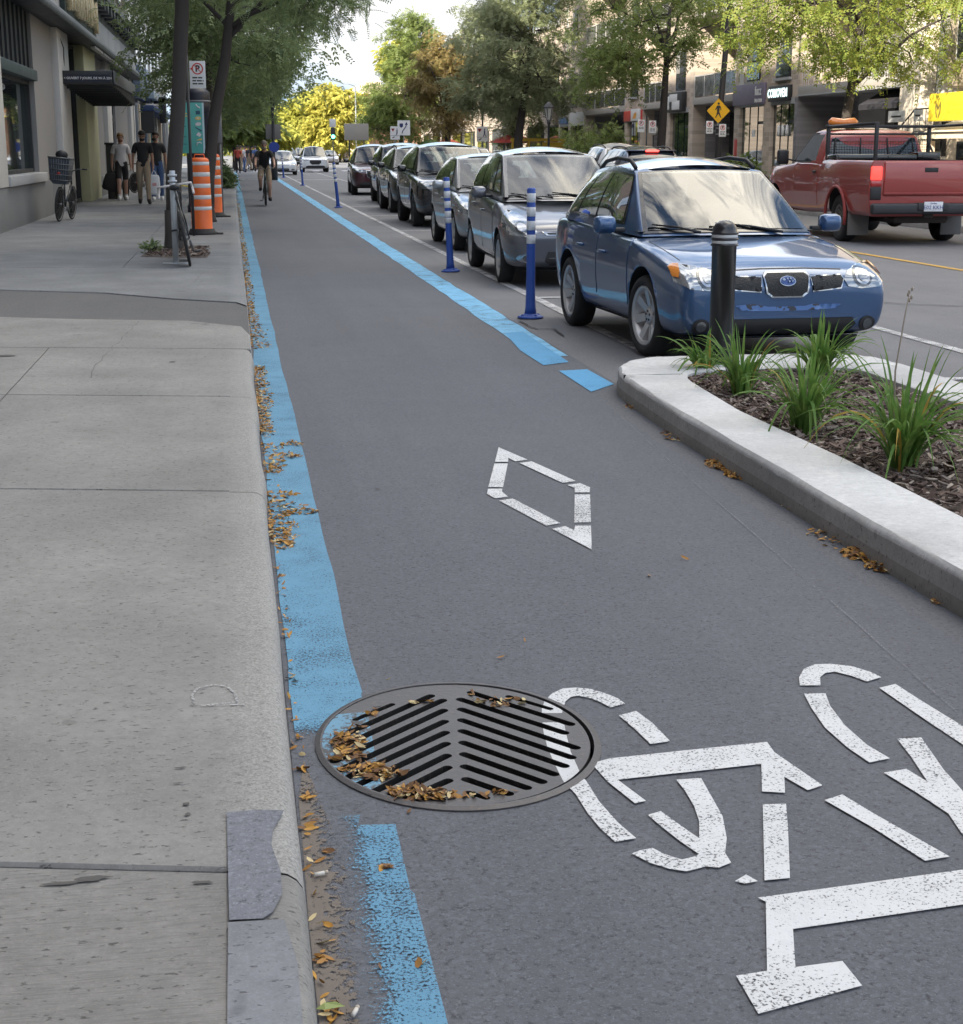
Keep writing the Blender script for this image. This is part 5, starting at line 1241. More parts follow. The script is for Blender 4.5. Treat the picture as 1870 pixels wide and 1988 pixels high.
for y0, y1, z0, z1, g in ((28.4, 33.85, 1.05, 2.86, M_SHOP), (53.65, 57.05, .75, 2.45, M_SHOP), (53.65, 57.05, 2.6, 4.15, M_SHOPD), (40.0, 43.78, .16, 4.15, M_SHOPD)):
    f = LB(t, 'window' if z0 > .2 else 'doorway', M_DARKM, [(-4.3, -4.05, y0, y0 + .1, z0, z1), (-4.3, -4.05, y1 - .1, y1, z0, z1), (-4.3, -4.06, y0 + .1, y1 - .1, z1 - .08, z1), (-4.3, -4.06, y0 + .1, y1 - .1, z0, z0 + .07)])
    m = MB(); m.box(-4.25, -4.14, y0 + .1, y1 - .1, z0 + .07, z1 - .08); m.build('pane', [g], f)
LB(t, 'lintel', pm('lintel_green', (.06, .085, .085), .6, .25, 3), [(-4.3, -3.88, 28.36, 33.9, 2.862, 3.07)], .01)
LB(t, 'louvre', M_DARKM, [(-4.3, -3.98, 28.5 + i * .62, 28.78 + i * .62, 3.07, 4.2) for i in range(9)])
LB(t, 'lettering_backing', M_SHOPD, [(-4.13, -4.118, 28.55, 31.6, 2.42, 2.78)])
m = MB(); text_mesh(m, 'METRO  >', .17, T(-4.112, 30.3, 2.62) @ FACE_PX, .002, 0, 'CENTER', .003); m.build('lettering', [M_SIGNW], t)
LB(t, 'soffit', M_DARKM, [(-4.3, -3.45, 8, 66, 4.205, 4.33)], .01)
LB(t, 'fascia', ST_BAND, [(-4.3, -3.70, 8 + i * 2.9, 8 + i * 2.9 + 2.885, 4.335, 5.16) for i in range(20)], .006)
LB(t, 'gutter', M_GREYM, [(-3.72, -3.52, 8, 66, 4.335, 4.47)], .02)
LB(t, 'cornice', M_DARKM, [(-4.3, -3.35, 8, 66, 5.62, 5.86), (-4.3, -3.7, 8, 66, 5.165, 5.62)] + [(-3.7, -3.4, 9 + i * 1.3, 9.45 + i * 1.3, 5.34, 5.615) for i in range(44)], .012)
for i in range(13):
    y = 12 + i * 4.1
    f = LB(t, 'window', M_DARKM, [(-4.1, -3.97, y, y + 1.5, 6.8, 9.0)]); m = MB(); m.box(-4.05, -3.955, y + .1, y + 1.4, 6.9, 8.9); m.build('pane', [M_HOUSEG], f)
m = MB(); m.tube([(-3.85, 38.2, 4.1), (-3.78, 38.5, 3.8), (-3.83, 38.9, 3.4)], .012, 5); m.build('cable', [M_DARKM], t)
LB(t, 'strip_light', M_WHITEF, [(-3.62, -3.5, 44 + i * 3.1, 46.7 + i * 3.1, 4.13, 4.19) for i in range(4)])
rebase(t, (-3.9, 36, .13))
# gold lettering on the fascia, canopy with opening hours
a, b_ = atX(133, 28, -3.55), atX(187, 60, -3.55)
t = thing('shop_sign', 'tall gold channel letters on dark boxes high on the stone fascia', 'sign')
m = MB(); m.box(-3.68, -3.58, a.y - .4, b_.y + .3, 4.50, 5.9); m.build('backing', [pm('sign_dark_green', (.025, .04, .035), .6, .2, 4)], t)
m = MB(); r = random.Random(4); y = a.y
while y < b_.y:
    wd = r.uniform(.16, .3); m.box(-3.58, -3.46, y, y + wd, 4.56 + r.uniform(0, .1), 5.75 - r.uniform(0, .12), .01)
    if r.random() < .6: m.box(-3.58, -3.47, y + wd, y + wd + .28, 4.9 + r.uniform(-.3, .5), 5.08 + r.uniform(-.2, .5), .01); wd += .28
    y += wd + r.uniform(.10, .26)
m.build('letters', [M_GOLD], t); rebase(t, (-3.6, a.y, 4.5))
t = thing('entrance_canopy', 'dark metal entrance canopy lettered with opening hours over the shop door', 'canopy')
cx1 = -2.70
m = MB(); m.box(-3.83, cx1, 38.3, 38.42, 2.985, 3.285, .01); m.build('front_board', [M_DARKM], t)
m = MB(); m.box(-3.76, cx1 - .04, 38.285, 38.297, 3.03, 3.20); m.build('panel', [pm('panel_navy', (.012, .014, .03), .4, .2, 5)], t)
m = MB(); text_mesh(m, '< OUVERT 7 JOURS, DE 9H À 22H', .074, T((-3.76 + cx1 - .04) / 2, 38.282, 3.115) @ FACE_Y, .002, 0, 'CENTER', .0012); m.build('lettering', [M_SIGNW], t)
m = MB(); m.add([(-3.82, 38.43, 2.985), (cx1, 38.43, 2.985), (cx1 + .02, 46.5, 2.72), (-3.82, 46.5, 2.72), (-3.82, 38.43, 3.0), (cx1, 38.43, 3.28), (cx1 + .02, 46.5, 3.28), (-3.82, 46.5, 3.28)], [(0, 3, 2, 1), (4, 5, 6, 7), (0, 1, 5, 4), (1, 2, 6, 5), (2, 3, 7, 6), (3, 0, 4, 7)]); m.build('roof', [M_DARKM], t)
m = MB()
for i in range(12): m = MB(); m.box(-3.8, cx1 - .02, 38.9 + i * .62, 38.96 + i * .62, 2.90 - .02 * i, 3.0 - .02 * i); m.build('rib', [M_DARKM], t)
m = MB(); m.box(cx1 + .022, cx1 + .05, 38.4, 46.5, 3.0, 3.29, .01); m.build('side_board', [M_GREYM], t)
m = MB(); m.tube([(cx1, 38.4, 3.3), (cx1 - .35, 38.4, 3.32)], .01, 5); m.build('trim', [M_GREYM], t)
rebase(t, (-3.83, 40, 2.98))
# ---- left: row of further shops
t = thing('shop_row', 'narrow old shopfronts beyond the stone building on the left', 'building')
LB(t, 'wall', ST_GREY, [(-20, -4.1, 66.02, 106, -.05, 22)])
sh = [(66.1, ST_PALE), (68.4, M_GREYM), (70.2, ST_CREAM), (72.5, M_GREYM), (75, pm('front_blue', (.10, .16, .24), .6, .15, 3)), (78, ST_CREAM), (82, pm('front_teal', (.12, .28, .27), .6, .15, 3)), (86, ST_PALE), (91, ST_CREAM), (96, ST_GREY), (101, ST_PALE)]
for (y, mt), (y2, _) in zip(sh, sh[1:] + [(106, 0)]):
    LB(t, 'pillar', mt, [(-4.1, -3.86, y, y + .55, -.05, 3.4)], .01)
    f = LB(t, 'shopfront', M_DARKM, [(-4.1, -3.98, y + .56, y2 - .01, .1, 3.2)]); m = MB(); m.box(-4.0, -3.965, y + .65, y2 - .1, .6, 3.05); m.build('pane', [M_SHOP], f)
for i in range(9):
    y = 68 + i * 4.2
    f = LB(t, 'window', M_WHITEF, [(-4.2, -4.04, y, y + 1.5, 5.2, 7.2)]); m = MB(); m.box(-4.1, -4.02, y + .1, y + 1.4, 5.3, 7.1); m.build('pane', [M_HOUSEG], f)
rebase(t, (-4, 80, .13))
for (x0, y0, x1, y1, X, mt, lb) in ((1060, 490, 1110, 770, -3.75, pm('sign_slate', (.12, .155, .20), .5, .15, 4), 'large slate blue sign panel above the first narrow shopfront'), (1112, 520, 1165, 790, -3.75, pm('sign_blue_grey', (.17, .21, .27), .5, .15, 4), 'paler blue grey sign panel after the slate one'), (1172, 690, 1228, 785, -3.4, pm('sign_poster', (.35, .42, .46), .5, .3, 3), 'poster board with a pale figure shape under the blue beam')):
    a, b_ = atX(x0 * .2548, y0 * .2548, X), atX(x1 * .2548, y1 * .2548, X)
    t = thing('shop_sign', lb, 'sign', (X, a.y, b_.z)); m = MB(); m.box(-.3, 0, 0, b_.y - a.y, 0, a.z - b_.z, .02); m.build('board', [mt], t)
    m = MB(); m.box(.002, .012, .2, (b_.y - a.y) - .2, .08, .13); m.build('trim', [M_WHITEF], t)
a = atX(1172 * .2548, 800 * .2548, -3.3); b_ = atX(1300 * .2548, 815 * .2548, -3.3)
t = thing('shop_awning', 'long dark blue awning beam over the far left shopfronts', 'awning'); m = MB(); m.box(-4.0, -3.3, a.y, b_.y, a.z - .25, a.z, .02); m.build('beam', [pm('awning_navy', (.03, .06, .16), .6, .2, 4)], t); m = MB(); m.box(-4.0, -3.32, a.y, a.y + .2, a.z - 1.2, a.z - .26); m.build('bracket', [M_DARKM], t); rebase(t, (-3.6, a.y, 2.5))
p = atY(1240 * .2548, 840 * .2548, 78)
t = thing('cross_sign', 'dark blade sign shaped like a cross jutting from the far left shops', 'sign', (p.x, 78, p.z)); m = MB(); m.box(-.16, .16, -.05, .05, -.6, .62, .01); m.box(-.42, .42, -.05, .05, .30, .56, .01); m.build('panel', [M_SIGNB], t); m = MB(); m.box(-.9, -.42, -.02, .02, .40, .46); m.build('bracket', [M_DARKM], t)
# ---- unseen brick block added behind the viewer to shade the street
t = thing('unseen_shade_block', 'unseen tall brick block added behind the viewpoint on the left for shade', 'building')
LB(t, 'wall', B_DARK, [(-20, -4.4, -70, 7.9, -.05, 19)])
for i in range(12):
    f = LB(t, 'window', M_WHITEF, [(-4.5, -4.36, -60 + i * 5.4, -58.5 + i * 5.4, 2, 4)]); m = MB(); m.box(-4.45, -4.34, -59.9 + i * 5.4, -58.6 + i * 5.4, 2.1, 3.9); m.build('pane', [M_HOUSEG], f)
rebase(t, (-4.4, -20, .13))

# ---- right: brick apartment block over shops (facade X = 18, faces the street)
XR = 18.0
t = thing('apartment_building', 'tan brick apartment block with recessed balconies above street shops on the right', 'building')
segs = [(86.7, 80.0), (71.7, 68.4), (64.6, 60.7), (55.5, 49.0)]
rec = [(80.0, 71.7), (68.4, 64.6), (60.7, 55.5), (49.0, 41.1)]
[LB(t, 'wall', B_TAN, [(XR, 26, y1, y0, 3.15, 14.2)]) for y0, y1 in segs]
[LB(t, 'recess_wall', B_GREY, [(XR + 1.6, 26, y1, y0, -.05, 14.2)]) for y0, y1 in rec]
[LB(t, 'ground_wall', B_GREY, [(XR + .5, 26, y1, y0, -.05, 3.15)]) for y0, y1 in segs]
LB(t, 'parapet', ST_BAND, [(XR - .08, 26, 41.1, 86.7, 14.2, 14.5)])
for y0, y1 in rec:
    for z in (3.2, 6.4, 9.6, 12.8):
        LB(t, 'balcony_slab', M_SLAB, [(XR - .05, XR + 1.6, y1, y0, z, z + .26)], .01)
        if y0 > 50:
            rl = LB(t, 'balcony_railing', M_RAIL, [(XR + .0, XR + .03, y1 + .06, y0 - .06, z + .30, z + 1.05)])
            m = MB(); m.box(XR - .02, XR + .05, y1 + .03, y0 - .03, z + 1.05, z + 1.10)
            for k in range(5): yy = y1 + .06 + (y0 - y1 - .12) * k / 4; m.box(XR - .01, XR + .04, yy - .025, yy + .025, z + .26, z + 1.05)
            m.build('handrail', [M_WHITEF], rl)
            w_ = (y0 - y1)
            for (q0, q1) in ((.1, .42), (.55, .9)):
                f = LB(t, 'window', M_WHITEF, [(XR + 1.5, XR + 1.585, y1 + w_ * q0, y1 + w_ * q1, z + .5, z + 2.5)]); m = MB(); m.box(XR + 1.47, XR + 1.496, y1 + w_ * q0 + .08, y1 + w_ * q1 - .08, z + .58, z + 1.45); m.box(XR + 1.47, XR + 1.496, y1 + w_ * q0 + .08, y1 + w_ * q1 - .08, z + 1.55, z + 2.42); m.build('pane', [M_HOUSEG], f)
for (y0, y1) in ((83.2, 82.1), (70.6, 69.4), (63.25, 61.9), (54.2, 52.8), (51.2, 49.8)):
    for z in (3.8, 7.0, 10.2):
        f = LB(t, 'window', M_DARKM, [(XR - .03, XR + .1, y1, y0, z, z + 1.6)], .008)
        m = MB(); m.box(XR - .045, XR - .032, y1 + .06, y0 - .06, z + .06, z + .62); m.box(XR - .045, XR - .032, y1 + .06, (y0 + y1) / 2 + .1, z + .68, z + 1.54); m.build('pane', [M_HOUSEG], f)
        m = MB(); m.box(XR - .05, XR - .033, (y0 + y1) / 2 + .14, y0 - .06, z + .68, z + 1.54); m.build('blind', [M_CURT], f)
        m = MB(); m.box(XR - .10, XR - .001, y1 - .06, y0 + .06, z - .09, z - .002); m.build('sill', [ST_BAND], f)
LB(t, 'stone_trim', M_WHITEF, [(XR - .04, XR - .002, 84.4, 84.75, 6.2, 9.2), (XR - .04, XR - .002, 55.0, 54.55, 3.55, 4.35)])
# ground-floor shopfronts with brick columns between
gl = [(86.3, 84.1), (83.5, 80.4), (71.2, 68.9), (64.0, 61.3), (54.9, 52.3), (51.6, 49.3)]
cols = [(86.7, 86.3), (84.1, 83.5), (80.4, 80.0), (71.7, 71.2), (68.9, 68.4), (64.6, 64.0), (61.3, 60.7), (55.5, 54.9), (52.3, 51.6), (49.3, 49.0)]
for y0, y1 in cols: LB(t, 'brick_column', B_TAN if y0 > 49.4 else B_GREY, [(XR - .02, XR + .5, y1, y0, -.05, 3.148)])
for y0, y1 in gl:
    f = LB(t, 'shopfront', M_DARKM, [(XR + .12, XR + .3, y1, y0, .0, 3.1)])
    n = 3; w_ = (y0 - y1)
    for k in range(n):
        m = MB(); m.box(XR + .09, XR + .118, y1 + w_ * k / n + .07, y1 + w_ * (k + 1) / n - .06, .35, 2.35 if k == 0 else 3.0)
        if k == 0: m.box(XR + .09, XR + .118, y1 + .07, y1 + w_ / n - .06, 2.45, 3.0)
        m.build('pane', [M_SHOP], f)
    LB(t, 'beam', ST_BAND, [(XR - .03, XR + .3, y1, y0, 2.72 if y0 > 70 else 2.95, 3.148)])
for y0, y1 in rec[:3]:
    f = LB(t, 'shopfront', M_DARKM, [(XR + 1.4, XR + 1.59, y1 + .3, y0 - .3, .0, 2.9)])
    m = MB(); w_ = y0 - y1 - .6
    for k in range(4): m.box(XR + 1.37, XR + 1.398, y1 + .3 + w_ * k / 4 + .07, y1 + .3 + w_ * (k + 1) / 4 - .07, .2, 2.75)
    m.build('pane', [M_SHOPD], f)
# dark shop at the near end
LB(t, 'beam', ST_BAND, [(XR - .1, XR + 1.6, 41.1, 48.95, 3.15, 3.198)])
f = LB(t, 'shopfront', M_DARKM, [(XR + 1.2, XR + 1.59, 41.3, 44.2, .0, 2.8)])
m = MB()
for k in range(3): m.box(XR + 1.17, XR + 1.198, 41.4 + k * .95, 42.25 + k * .95, .9, 2.7)
m.build('pane', [M_SHOP], f)
LB(t, 'side_panel', ST_GREY, [(XR + .9, XR + 1.59, 44.2, 46.2, -.05, 3.14)])
for z in (6.4, 9.6):
    m = MB(); m.box(XR - .03, XR, 41.2, 48.9, z + 1.0, z + 1.06)
    for k in range(40): m.box(XR - .02, XR - .005, 41.3 + k * .19, 41.32 + k * .19, z + .2, z + 1.0)
    m.build('balcony_railing', [M_WHITEF], t)
m = MB()
for k in range(40): m.box(XR - .02, XR - .005, 41.3 + k * .19, 41.32 + k * .19, 3.46, 4.2)
m.box(XR - .03, XR, 41.2, 48.9, 4.2, 4.25); m.build('balcony_railing', [M_WHITEF], t)
rebase(t, (XR, 64, .13))
m = MB(); t = thing('shop_awning', 'black fabric awning over the dark shop at the near end of the brick block', 'awning', (XR, 42.5, 2.9))
m.add([(1.15, -1.4, .55), (1.15, 1.3, .55), (-.1, 1.3, -.15), (-.1, -1.4, -.15), (-.1, 1.3, -.3), (-.1, -1.4, -.3), (1.15, -1.4, -.15), (1.15, 1.3, -.15)], [(0, 1, 2, 3), (3, 2, 4, 5), (0, 3, 6), (1, 7, 2)]); m.build('fabric', [pm('awning_black', (.025, .024, .03), .8, .2, 4)], t)
m = MB(); m.tube([(1.15, -1.38, .2), (-.08, -1.38, -.2)], .02, 5); m.tube([(1.15, 1.28, .2), (-.08, 1.28, -.2)], .02, 5); m.build('frame', [M_DARKM], t)
# signs on the shops
def rsign(lbl, y0, y1, z0, z1, mat, X=XR - .10, depth=.12, txt=(), side=None):
    t = thing('shop_sign', lbl, 'sign', (X, (y0 + y1) / 2, (z0 + z1) / 2)); w_ = abs(y0 - y1) / 2; h = (z1 - z0) / 2
    m = MB(); m.box(0, depth, -w_, w_, -h, h, .01); m.build('board', [mat], t)
    for s, sz, yy, zz, mt, bd in txt:
        m = MB(); text_mesh(m, s, sz, T(-.006, yy, zz) @ FACE_MX, .004, 0, 'CENTER', bd); m.build('lettering', [mt], t)
    return t
M_GLOW = emit('sign_letters_lit', (.80, 1.0, 1.0), .55)
rsign('purple grey shop sign with white fuzz lettering above a glass shopfront', 55.5, 52.15, 3.02, 3.72, pm('sign_purple', (.17, .145, .205), .5, .1, 3), txt=(('fuzz', .42, -1.1, .08, M_SIGNW, .01), ('ÉPILATION', .16, -1.15, -.24, M_SIGNW, .002)))
rsign('small black sign with glowing white letters beside the purple one', 51.5, 49.6, 3.05, 3.55, M_SIGNB, XR - .16, .16, (('COMOVEM', .38, .05, .0, M_GLOW, .012),))
t = rsign('black square sign with white shapes above the shop behind the tree trunk', 64.2, 61.7, 2.98, 3.75, M_SIGNB, XR - .2, .2)
m = MB(); m.box(-.012, 0, -.9, .2, -.30, .05, .004); m.box(-.014, 0, -.55, .55, .02, .32, .004); m.box(-.015, 0, .6, 1.05, -.28, .25, .004); m.build('emblem', [M_SIGNW], t)
rsign('red and white shop sign partly behind hanging branches', 71.6, 68.5, 2.75, 3.2, pm('sign_red', (.55, .06, .04), .5, .1, 3))
t = rsign('white half of the sign next to the red one', 69.9, 68.5, 2.74, 3.26, M_SIGNW, XR - .2, .09)
m = MB(); m.prism([(-.3, -.15), (.25, -.15), (.3, .12), (-.1, .05)], 0, .006, 0, T(-.008, .0, 0) @ FACE_MX); m.build('emblem', [pm('sign_orange', (.75, .35, .05), .5, .1, 3)], t)
rsign('small blue shop sign at the far corner of the brick block', 86.3, 84.2, 2.85, 3.2, pm('sign_blue', (.05, .13, .28), .5, .15, 3), txt=(('BANQUE', .22, 0, 0, M_SIGNW, .002),)[:0])
t = rsign('blank pale panel over the far end shopfront of the brick block', 83.7, 80.2, 2.72, 3.4, M_WHITEF, XR - .06, .05)
# interiors of shop windows: posters and pale furniture seen through the glass are plain stickers on the panes
t = thing('window_poster', 'small white poster taped inside the glass door below the purple sign', 'poster', (XR + .085, 53.6, 2.05)); m = MB(); m.box(-.004, 0, -.16, .16, -.12, .12); m.build('paper', [M_SIGNW], t)
t = thing('notice_board', 'red notice on the brick column left of the purple shop', 'notice', (XR - .05, 55.2, 1.55)); m = MB(); m.box(0, .03, -.14, .14, -.3, .3, .005); m.build('board', [pm('notice_red', (.5, .07, .06), .6, .1, 6)], t)
for i, (y, z) in enumerate(((50.9, 2.1), (50.5, 2.1), (50.1, 2.1))):
    t = thing('hanging_lamp', 'small white hanging lamp in the shop window, ' + ('first from the purple shop', 'middle one of three', 'last before the grey pillar')[i], 'lamp', (XR + .05, y, z), 0, 'lamps in the shop window'); m = MB(); m.lathe([(.01, .2), (.05, .16), (.07, -.16), (.001, -.18)], 10); m.build('shade', [M_SIGNW], t); m = MB(); m.tube([(0, 0, .2), (0, 0, .8)], .006, 4); m.build('cord', [M_DARKM], t)
# ---- right: pale stone house with steps, awning and yellow sign
t = thing('stone_house', 'cream stone house with white window trim and outside stair at far right', 'building')
LB(t, 'wall', ST_CREAM, [(XR + .4, 28, 24, 41.0, -.05, 13)])
LB(t, 'pilaster', pm('trim_cream', (.66, .60, .50), .7, .12, 2), [(XR - .1, XR + .42, 39.7, 41.0, -.05, 8)], .03)
LB(t, 'pilaster', M_WHITEF, [(XR - .02, XR + .42, 38.55, 38.95, 2.2, 8)], .03)
LB(t, 'bay_front', ST_CREAM, [(XR - .3, XR + .45, 33, 37.8, 3.0, 8)], .05)
f = LB(t, 'door', M_DARKM, [(XR + .30, XR + .42, 39.0, 39.65, 1.2, 3.9)]); m = MB(); m.box(XR + .27, XR + .298, 39.08, 39.55, 1.5, 3.7); m.build('pane', [M_SHOPD], f)
for y0, y1, z0, z1 in ((37.2, 36.2, 3.6, 5.4), (35.2, 34.0, 3.6, 5.4), (37.2, 36.2, 6.4, 8)):
    f = LB(t, 'window', M_WHITEF, [(XR - .36, XR - .28, y1, y0, z0, z1)]); m = MB(); m.box(XR - .38, XR - .362, y1 + .1, y0 - .1, z0 + .1, z1 - .1); m.build('pane', [M_HOUSEG], f)
f = LB(t, 'shop_window', M_DARKM, [(XR + .3, XR + .42, 33, 38.2, .2, 1.7)]); m = MB(); m.box(XR + .26, XR + .298, 33.1, 38.1, .3, 1.65); m.build('pane', [M_SHOPD], f)
LB(t, 'post', ST_CREAM, [(16.5, 16.75, 36.1, 36.4, .1, 1.7)], .01)
rebase(t, (XR, 34, .13))
t = thing('yellow_sign', 'bright yellow shop sign with dark winged fruit emblem at the right edge', 'sign', (16.5, 34.6, 2.47))
m = MB(); m.box(0, .1, -3.0, 1.45, -.32, .32, .01); m.build('board', [pm('sign_yellow', (.85, .66, .04), .5, .06, 3)], t)
ML = pm('emblem_brown', (.16, .13, .03), .6, .1, 8); ML2 = pm('emblem_olive', (.42, .34, .06), .6, .1, 8)
m = MB(); W_ = [(0, -.05), (-.05, .03), (-.13, .12), (-.155, -.02), (-.13, -.15), (-.07, -.24), (-.02, -.27), (-.06, -.1)]
Mq = T(-.004, .93, 0.02) @ FACE_MX
m.prism(W_, 0, .004, 0, Mq); m.prism([(-x, z) for x, z in W_][::-1], 0, .004, 0, Mq)
m.prism([(-.05, -.06), (-.10, -.0), (-.11, -.1), (-.06, -.2)], .004, .007, 1, Mq); m.prism([(.05, -.06), (.06, -.2), (.11, -.1), (.10, -.0)], .004, .007, 1, Mq)
m.tube([(x, z, .004) for x, z in ((0, -.03), (-.01, .08), (.01, .16), (.05, .19), (.07, .16))], .010, 6, 0, M=Mq); m.build('emblem', [ML, ML2], t)
m = MB(); text_mesh(m, 'PARADIS', .17, T(-.004, .15, .07) @ FACE_MX, .002, 0, 'CENTER', .0); text_mesh(m, 'MANGUE', .17, T(-.004, .15, -.11) @ FACE_MX, .002, 0, 'CENTER', 0); m.build('lettering', [pm('letter_orange', (.70, .42, .03), .6, .1, 8)], t)
t = thing('cream_awning', 'cream fabric awning below the yellow sign', 'awning', (16.5, 34.5, 1.75)); m = MB(); m.add([(0, -3, 0), (0, 2.0, 0), (0, 2.0, .12), (0, -3, .12), (1.4, -3, .62), (1.4, 2.0, .62)], [(0, 1, 2, 3), (3, 2, 5, 4)]); m.build('fabric', [pm('awning_cream', (.72, .64, .50), .8, .08, 4)], t); m = MB(); m.tube([(-.02, -3, .14), (-.02, 2.0, .14)], .018, 6); m.build('bar', [M_DARKM], t)
t = thing('stair_railing', 'black iron stair railing beside the cream house door', 'railing', (16.9, 38.3, .13)); m = MB()
m.tube([(0, 1.6, 1.0), (0, .6, 1.75), (0, -.6, 2.35), (0, -1.8, 2.35)], .02, 6); m.tube([(0, 1.6, .5), (0, .6, 1.2), (0, -.6, 1.8), (0, -1.8, 1.8)], .015, 6)
for k in range(10): y = 1.4 - k * .33; zt = 1.0 + (1.6 - y) * .62; m.tube([(0, y, min(zt, 2.35) - 1.0), (0, y, min(zt, 2.35))], .010, 4)
m.build('rail', [M_DARKM], t); m = MB()
for k in range(6): m.box(.02, 1.1, 1.4 - k * .32, 1.72 - k * .32, -.1, .2 + k * .2)
m.build('steps', [M_SLAB], t)
for y, lb in ((38.6, 'longer white notice board on the stair railing'), (37.3, 'shorter white notice board next to the yellow sign')):
    t = thing('notice_board', lb, 'notice', (16.8, y, 2.32)); m = MB(); m.box(0, .03, -.5 if y > 38 else -.25, .5 if y > 38 else .25, -.14, .14, .004); m.build('board', [M_SIGNW], t); m = MB(); m.box(-.004, 0, -.3 if y > 38 else -.15, .3 if y > 38 else .15, -.02, .02); m.build('writing', [M_SIGNB], t)
# ---- far right: sunlit brick building and low blocks that close the street
p = atY(690, 165, 190); q = atY(735, 165, 190)
t = thing('corner_building', 'sunlit cream and brick corner building rising beyond the yellow trees', 'building')
LB(t, 'wall', B_RED, [(p.x + .4, p.x + 14, 190, 235, -.05, p.z - 1.0)])
LB(t, 'cornice', ST_CREAM, [(p.x, p.x + 14.2, 189.6, 235, p.z - 1.0, p.z - .6), (p.x - .1, p.x + 14.2, 189.5, 235, 5.2, 5.6)])
LB(t, 'parapet', ST_CREAM, [(p.x + .2, p.x + 14, 189.8, 235, p.z - .6, p.z), (p.x + 1.2, p.x + 3.0, 189.7, 190.2, p.z, p.z + .8)])
LB(t, 'pilaster', ST_CREAM, [(p.x + .1, p.x + .39, 190 + k * 5, 191.2 + k * 5, -.05, p.z - 1) for k in range(8)])
for k in range(8):
    for z in (2.2, 6.2):
        f = LB(t, 'window', M_DARKM, [(p.x + .3, p.x + .45, 191.8 + k * 5, 194.2 + k * 5, z, z + 2.2)]); m = MB(); m.box(p.x + .26, p.x + .298, 192 + k * 5, 194 + k * 5, z + .1, z + 2.1); m.build('pane', [M_HOUSEG], f)
for k in range(3):
    f = LB(t, 'window', M_DARKM, [(p.x + 2.4 + k * 3.6, p.x + 4.2 + k * 3.6, 189.9, 190.1, 6.2, 8.2)]); m = MB(); m.box(p.x + 2.5 + k * 3.6, p.x + 4.1 + k * 3.6, 189.86, 189.898, 6.3, 8.1); m.build('pane', [M_HOUSEG], f)
rebase(t, (p.x, 200, 0))
t = thing('brick_terrace', 'low brick shops hidden behind the roadside trees on the right', 'building')
LB(t, 'wall', B_TAN, [(19, 30, 87.5, 160, -.05, 8.5)]); LB(t, 'cornice', ST_BAND, [(18.9, 30, 87.5, 160, 8.5, 8.8)])
for k in range(10):
    f = LB(t, 'shopfront', M_DARKM, [(18.9, 19.05, 89 + k * 7, 94 + k * 7, .2, 2.9)]); m = MB(); m.box(18.86, 18.898, 89.2 + k * 7, 93.8 + k * 7, .5, 2.8); m.build('pane', [M_SHOP], f)
    f = LB(t, 'window', M_WHITEF, [(18.93, 19.05, 90 + k * 7, 92.5 + k * 7, 4.5, 6.5)]); m = MB(); m.box(18.9, 18.928, 90.1 + k * 7, 92.4 + k * 7, 4.6, 6.4); m.build('pane', [M_HOUSEG], f)
rebase(t, (19, 120, 0))
t = thing('far_block', 'hazy low block closing the far left side of the street', 'building')
LB(t, 'wall', B_TAN, [(-24, -12, 150, 330, -.05, 6.5)]); LB(t, 'parapet', ST_BAND, [(-24, -11.9, 150, 330, 6.5, 6.9)])
for k in range(10):
    f = LB(t, 'window', M_WHITEF, [(-12.05, -11.93, 154 + k * 12, 158 + k * 12, 2, 5)]); m = MB(); m.box(-11.928, -11.9, 154.3 + k * 12, 157.7 + k * 12, 2.3, 4.7); m.build('pane', [M_HOUSEG], f)
rebase(t, (-12, 200, 0))
# ------------------------------------------------------------------ trees
def fast_mesh(name, verts, faces_flat, per, mats, midx=None, smooth=False):
    """verts (n,3) array, faces as an (m, per) array"""
    me = bpy.data.meshes.new(name); n = len(verts); m_ = len(faces_flat)
    me.vertices.add(n); me.vertices.foreach_set('co', np.asarray(verts, dtype=np.float32).ravel())
    me.loops.add(m_ * per); me.loops.foreach_set('vertex_index', np.asarray(faces_flat, dtype=np.int32).ravel())
    me.polygons.add(m_); me.polygons.foreach_set('loop_start', np.arange(0, m_ * per, per, dtype=np.int32))
    for m in mats: me.materials.append(m)
    if midx is not None: me.polygons.foreach_set('material_index', np.asarray(midx, dtype=np.int32))
    me.update(calc_edges=True); me.validate(); return me
def frond(kind):
    """template leaves: quads along a drooping stalk of unit length"""
    V = []; F = []
    if kind == 'fine':           # pinnate spray of small leaflets
        n = 9
        for i in range(n):
            t = .12 + .88 * i / (n - 1); z = -.35 * t * t; l = .17 * (1 - .5 * abs(t - .55)); w_ = .055
            for s in (-1, 1):
                o = len(V); a = (t, 0, z); tip = (t + .07, s * l, z - .03)
                mx, my = t + .02, s * l * .5
                V += [a, (mx - w_, my, z - .0), tip, (mx + w_, my, z - .02)]; F.append((o, o + 1, o + 2, o + 3))
    elif kind == 'mid':
        n = 4
        for i in range(n):
            t = .15 + .8 * i / (n - 1); z = -.3 * t * t
            for s in (-1, 1):
                o = len(V); V += [(t - .1, 0, z), (t - .02, s * .15, z + .02), (t + .17, s * .17, z - .06), (t + .06, s * .02, z)]; F.append((o, o + 1, o + 2, o + 3))
    else:                        # two bent blades
        for s in (-1, 1):
            o = len(V); V += [(0, 0, 0), (.4, s * .22, .02), (1, s * .06, -.25), (.5, -s * .03, -.06)]; F.append((o, o + 1, o + 2, o + 3))
    return np.array(V), np.array(F)
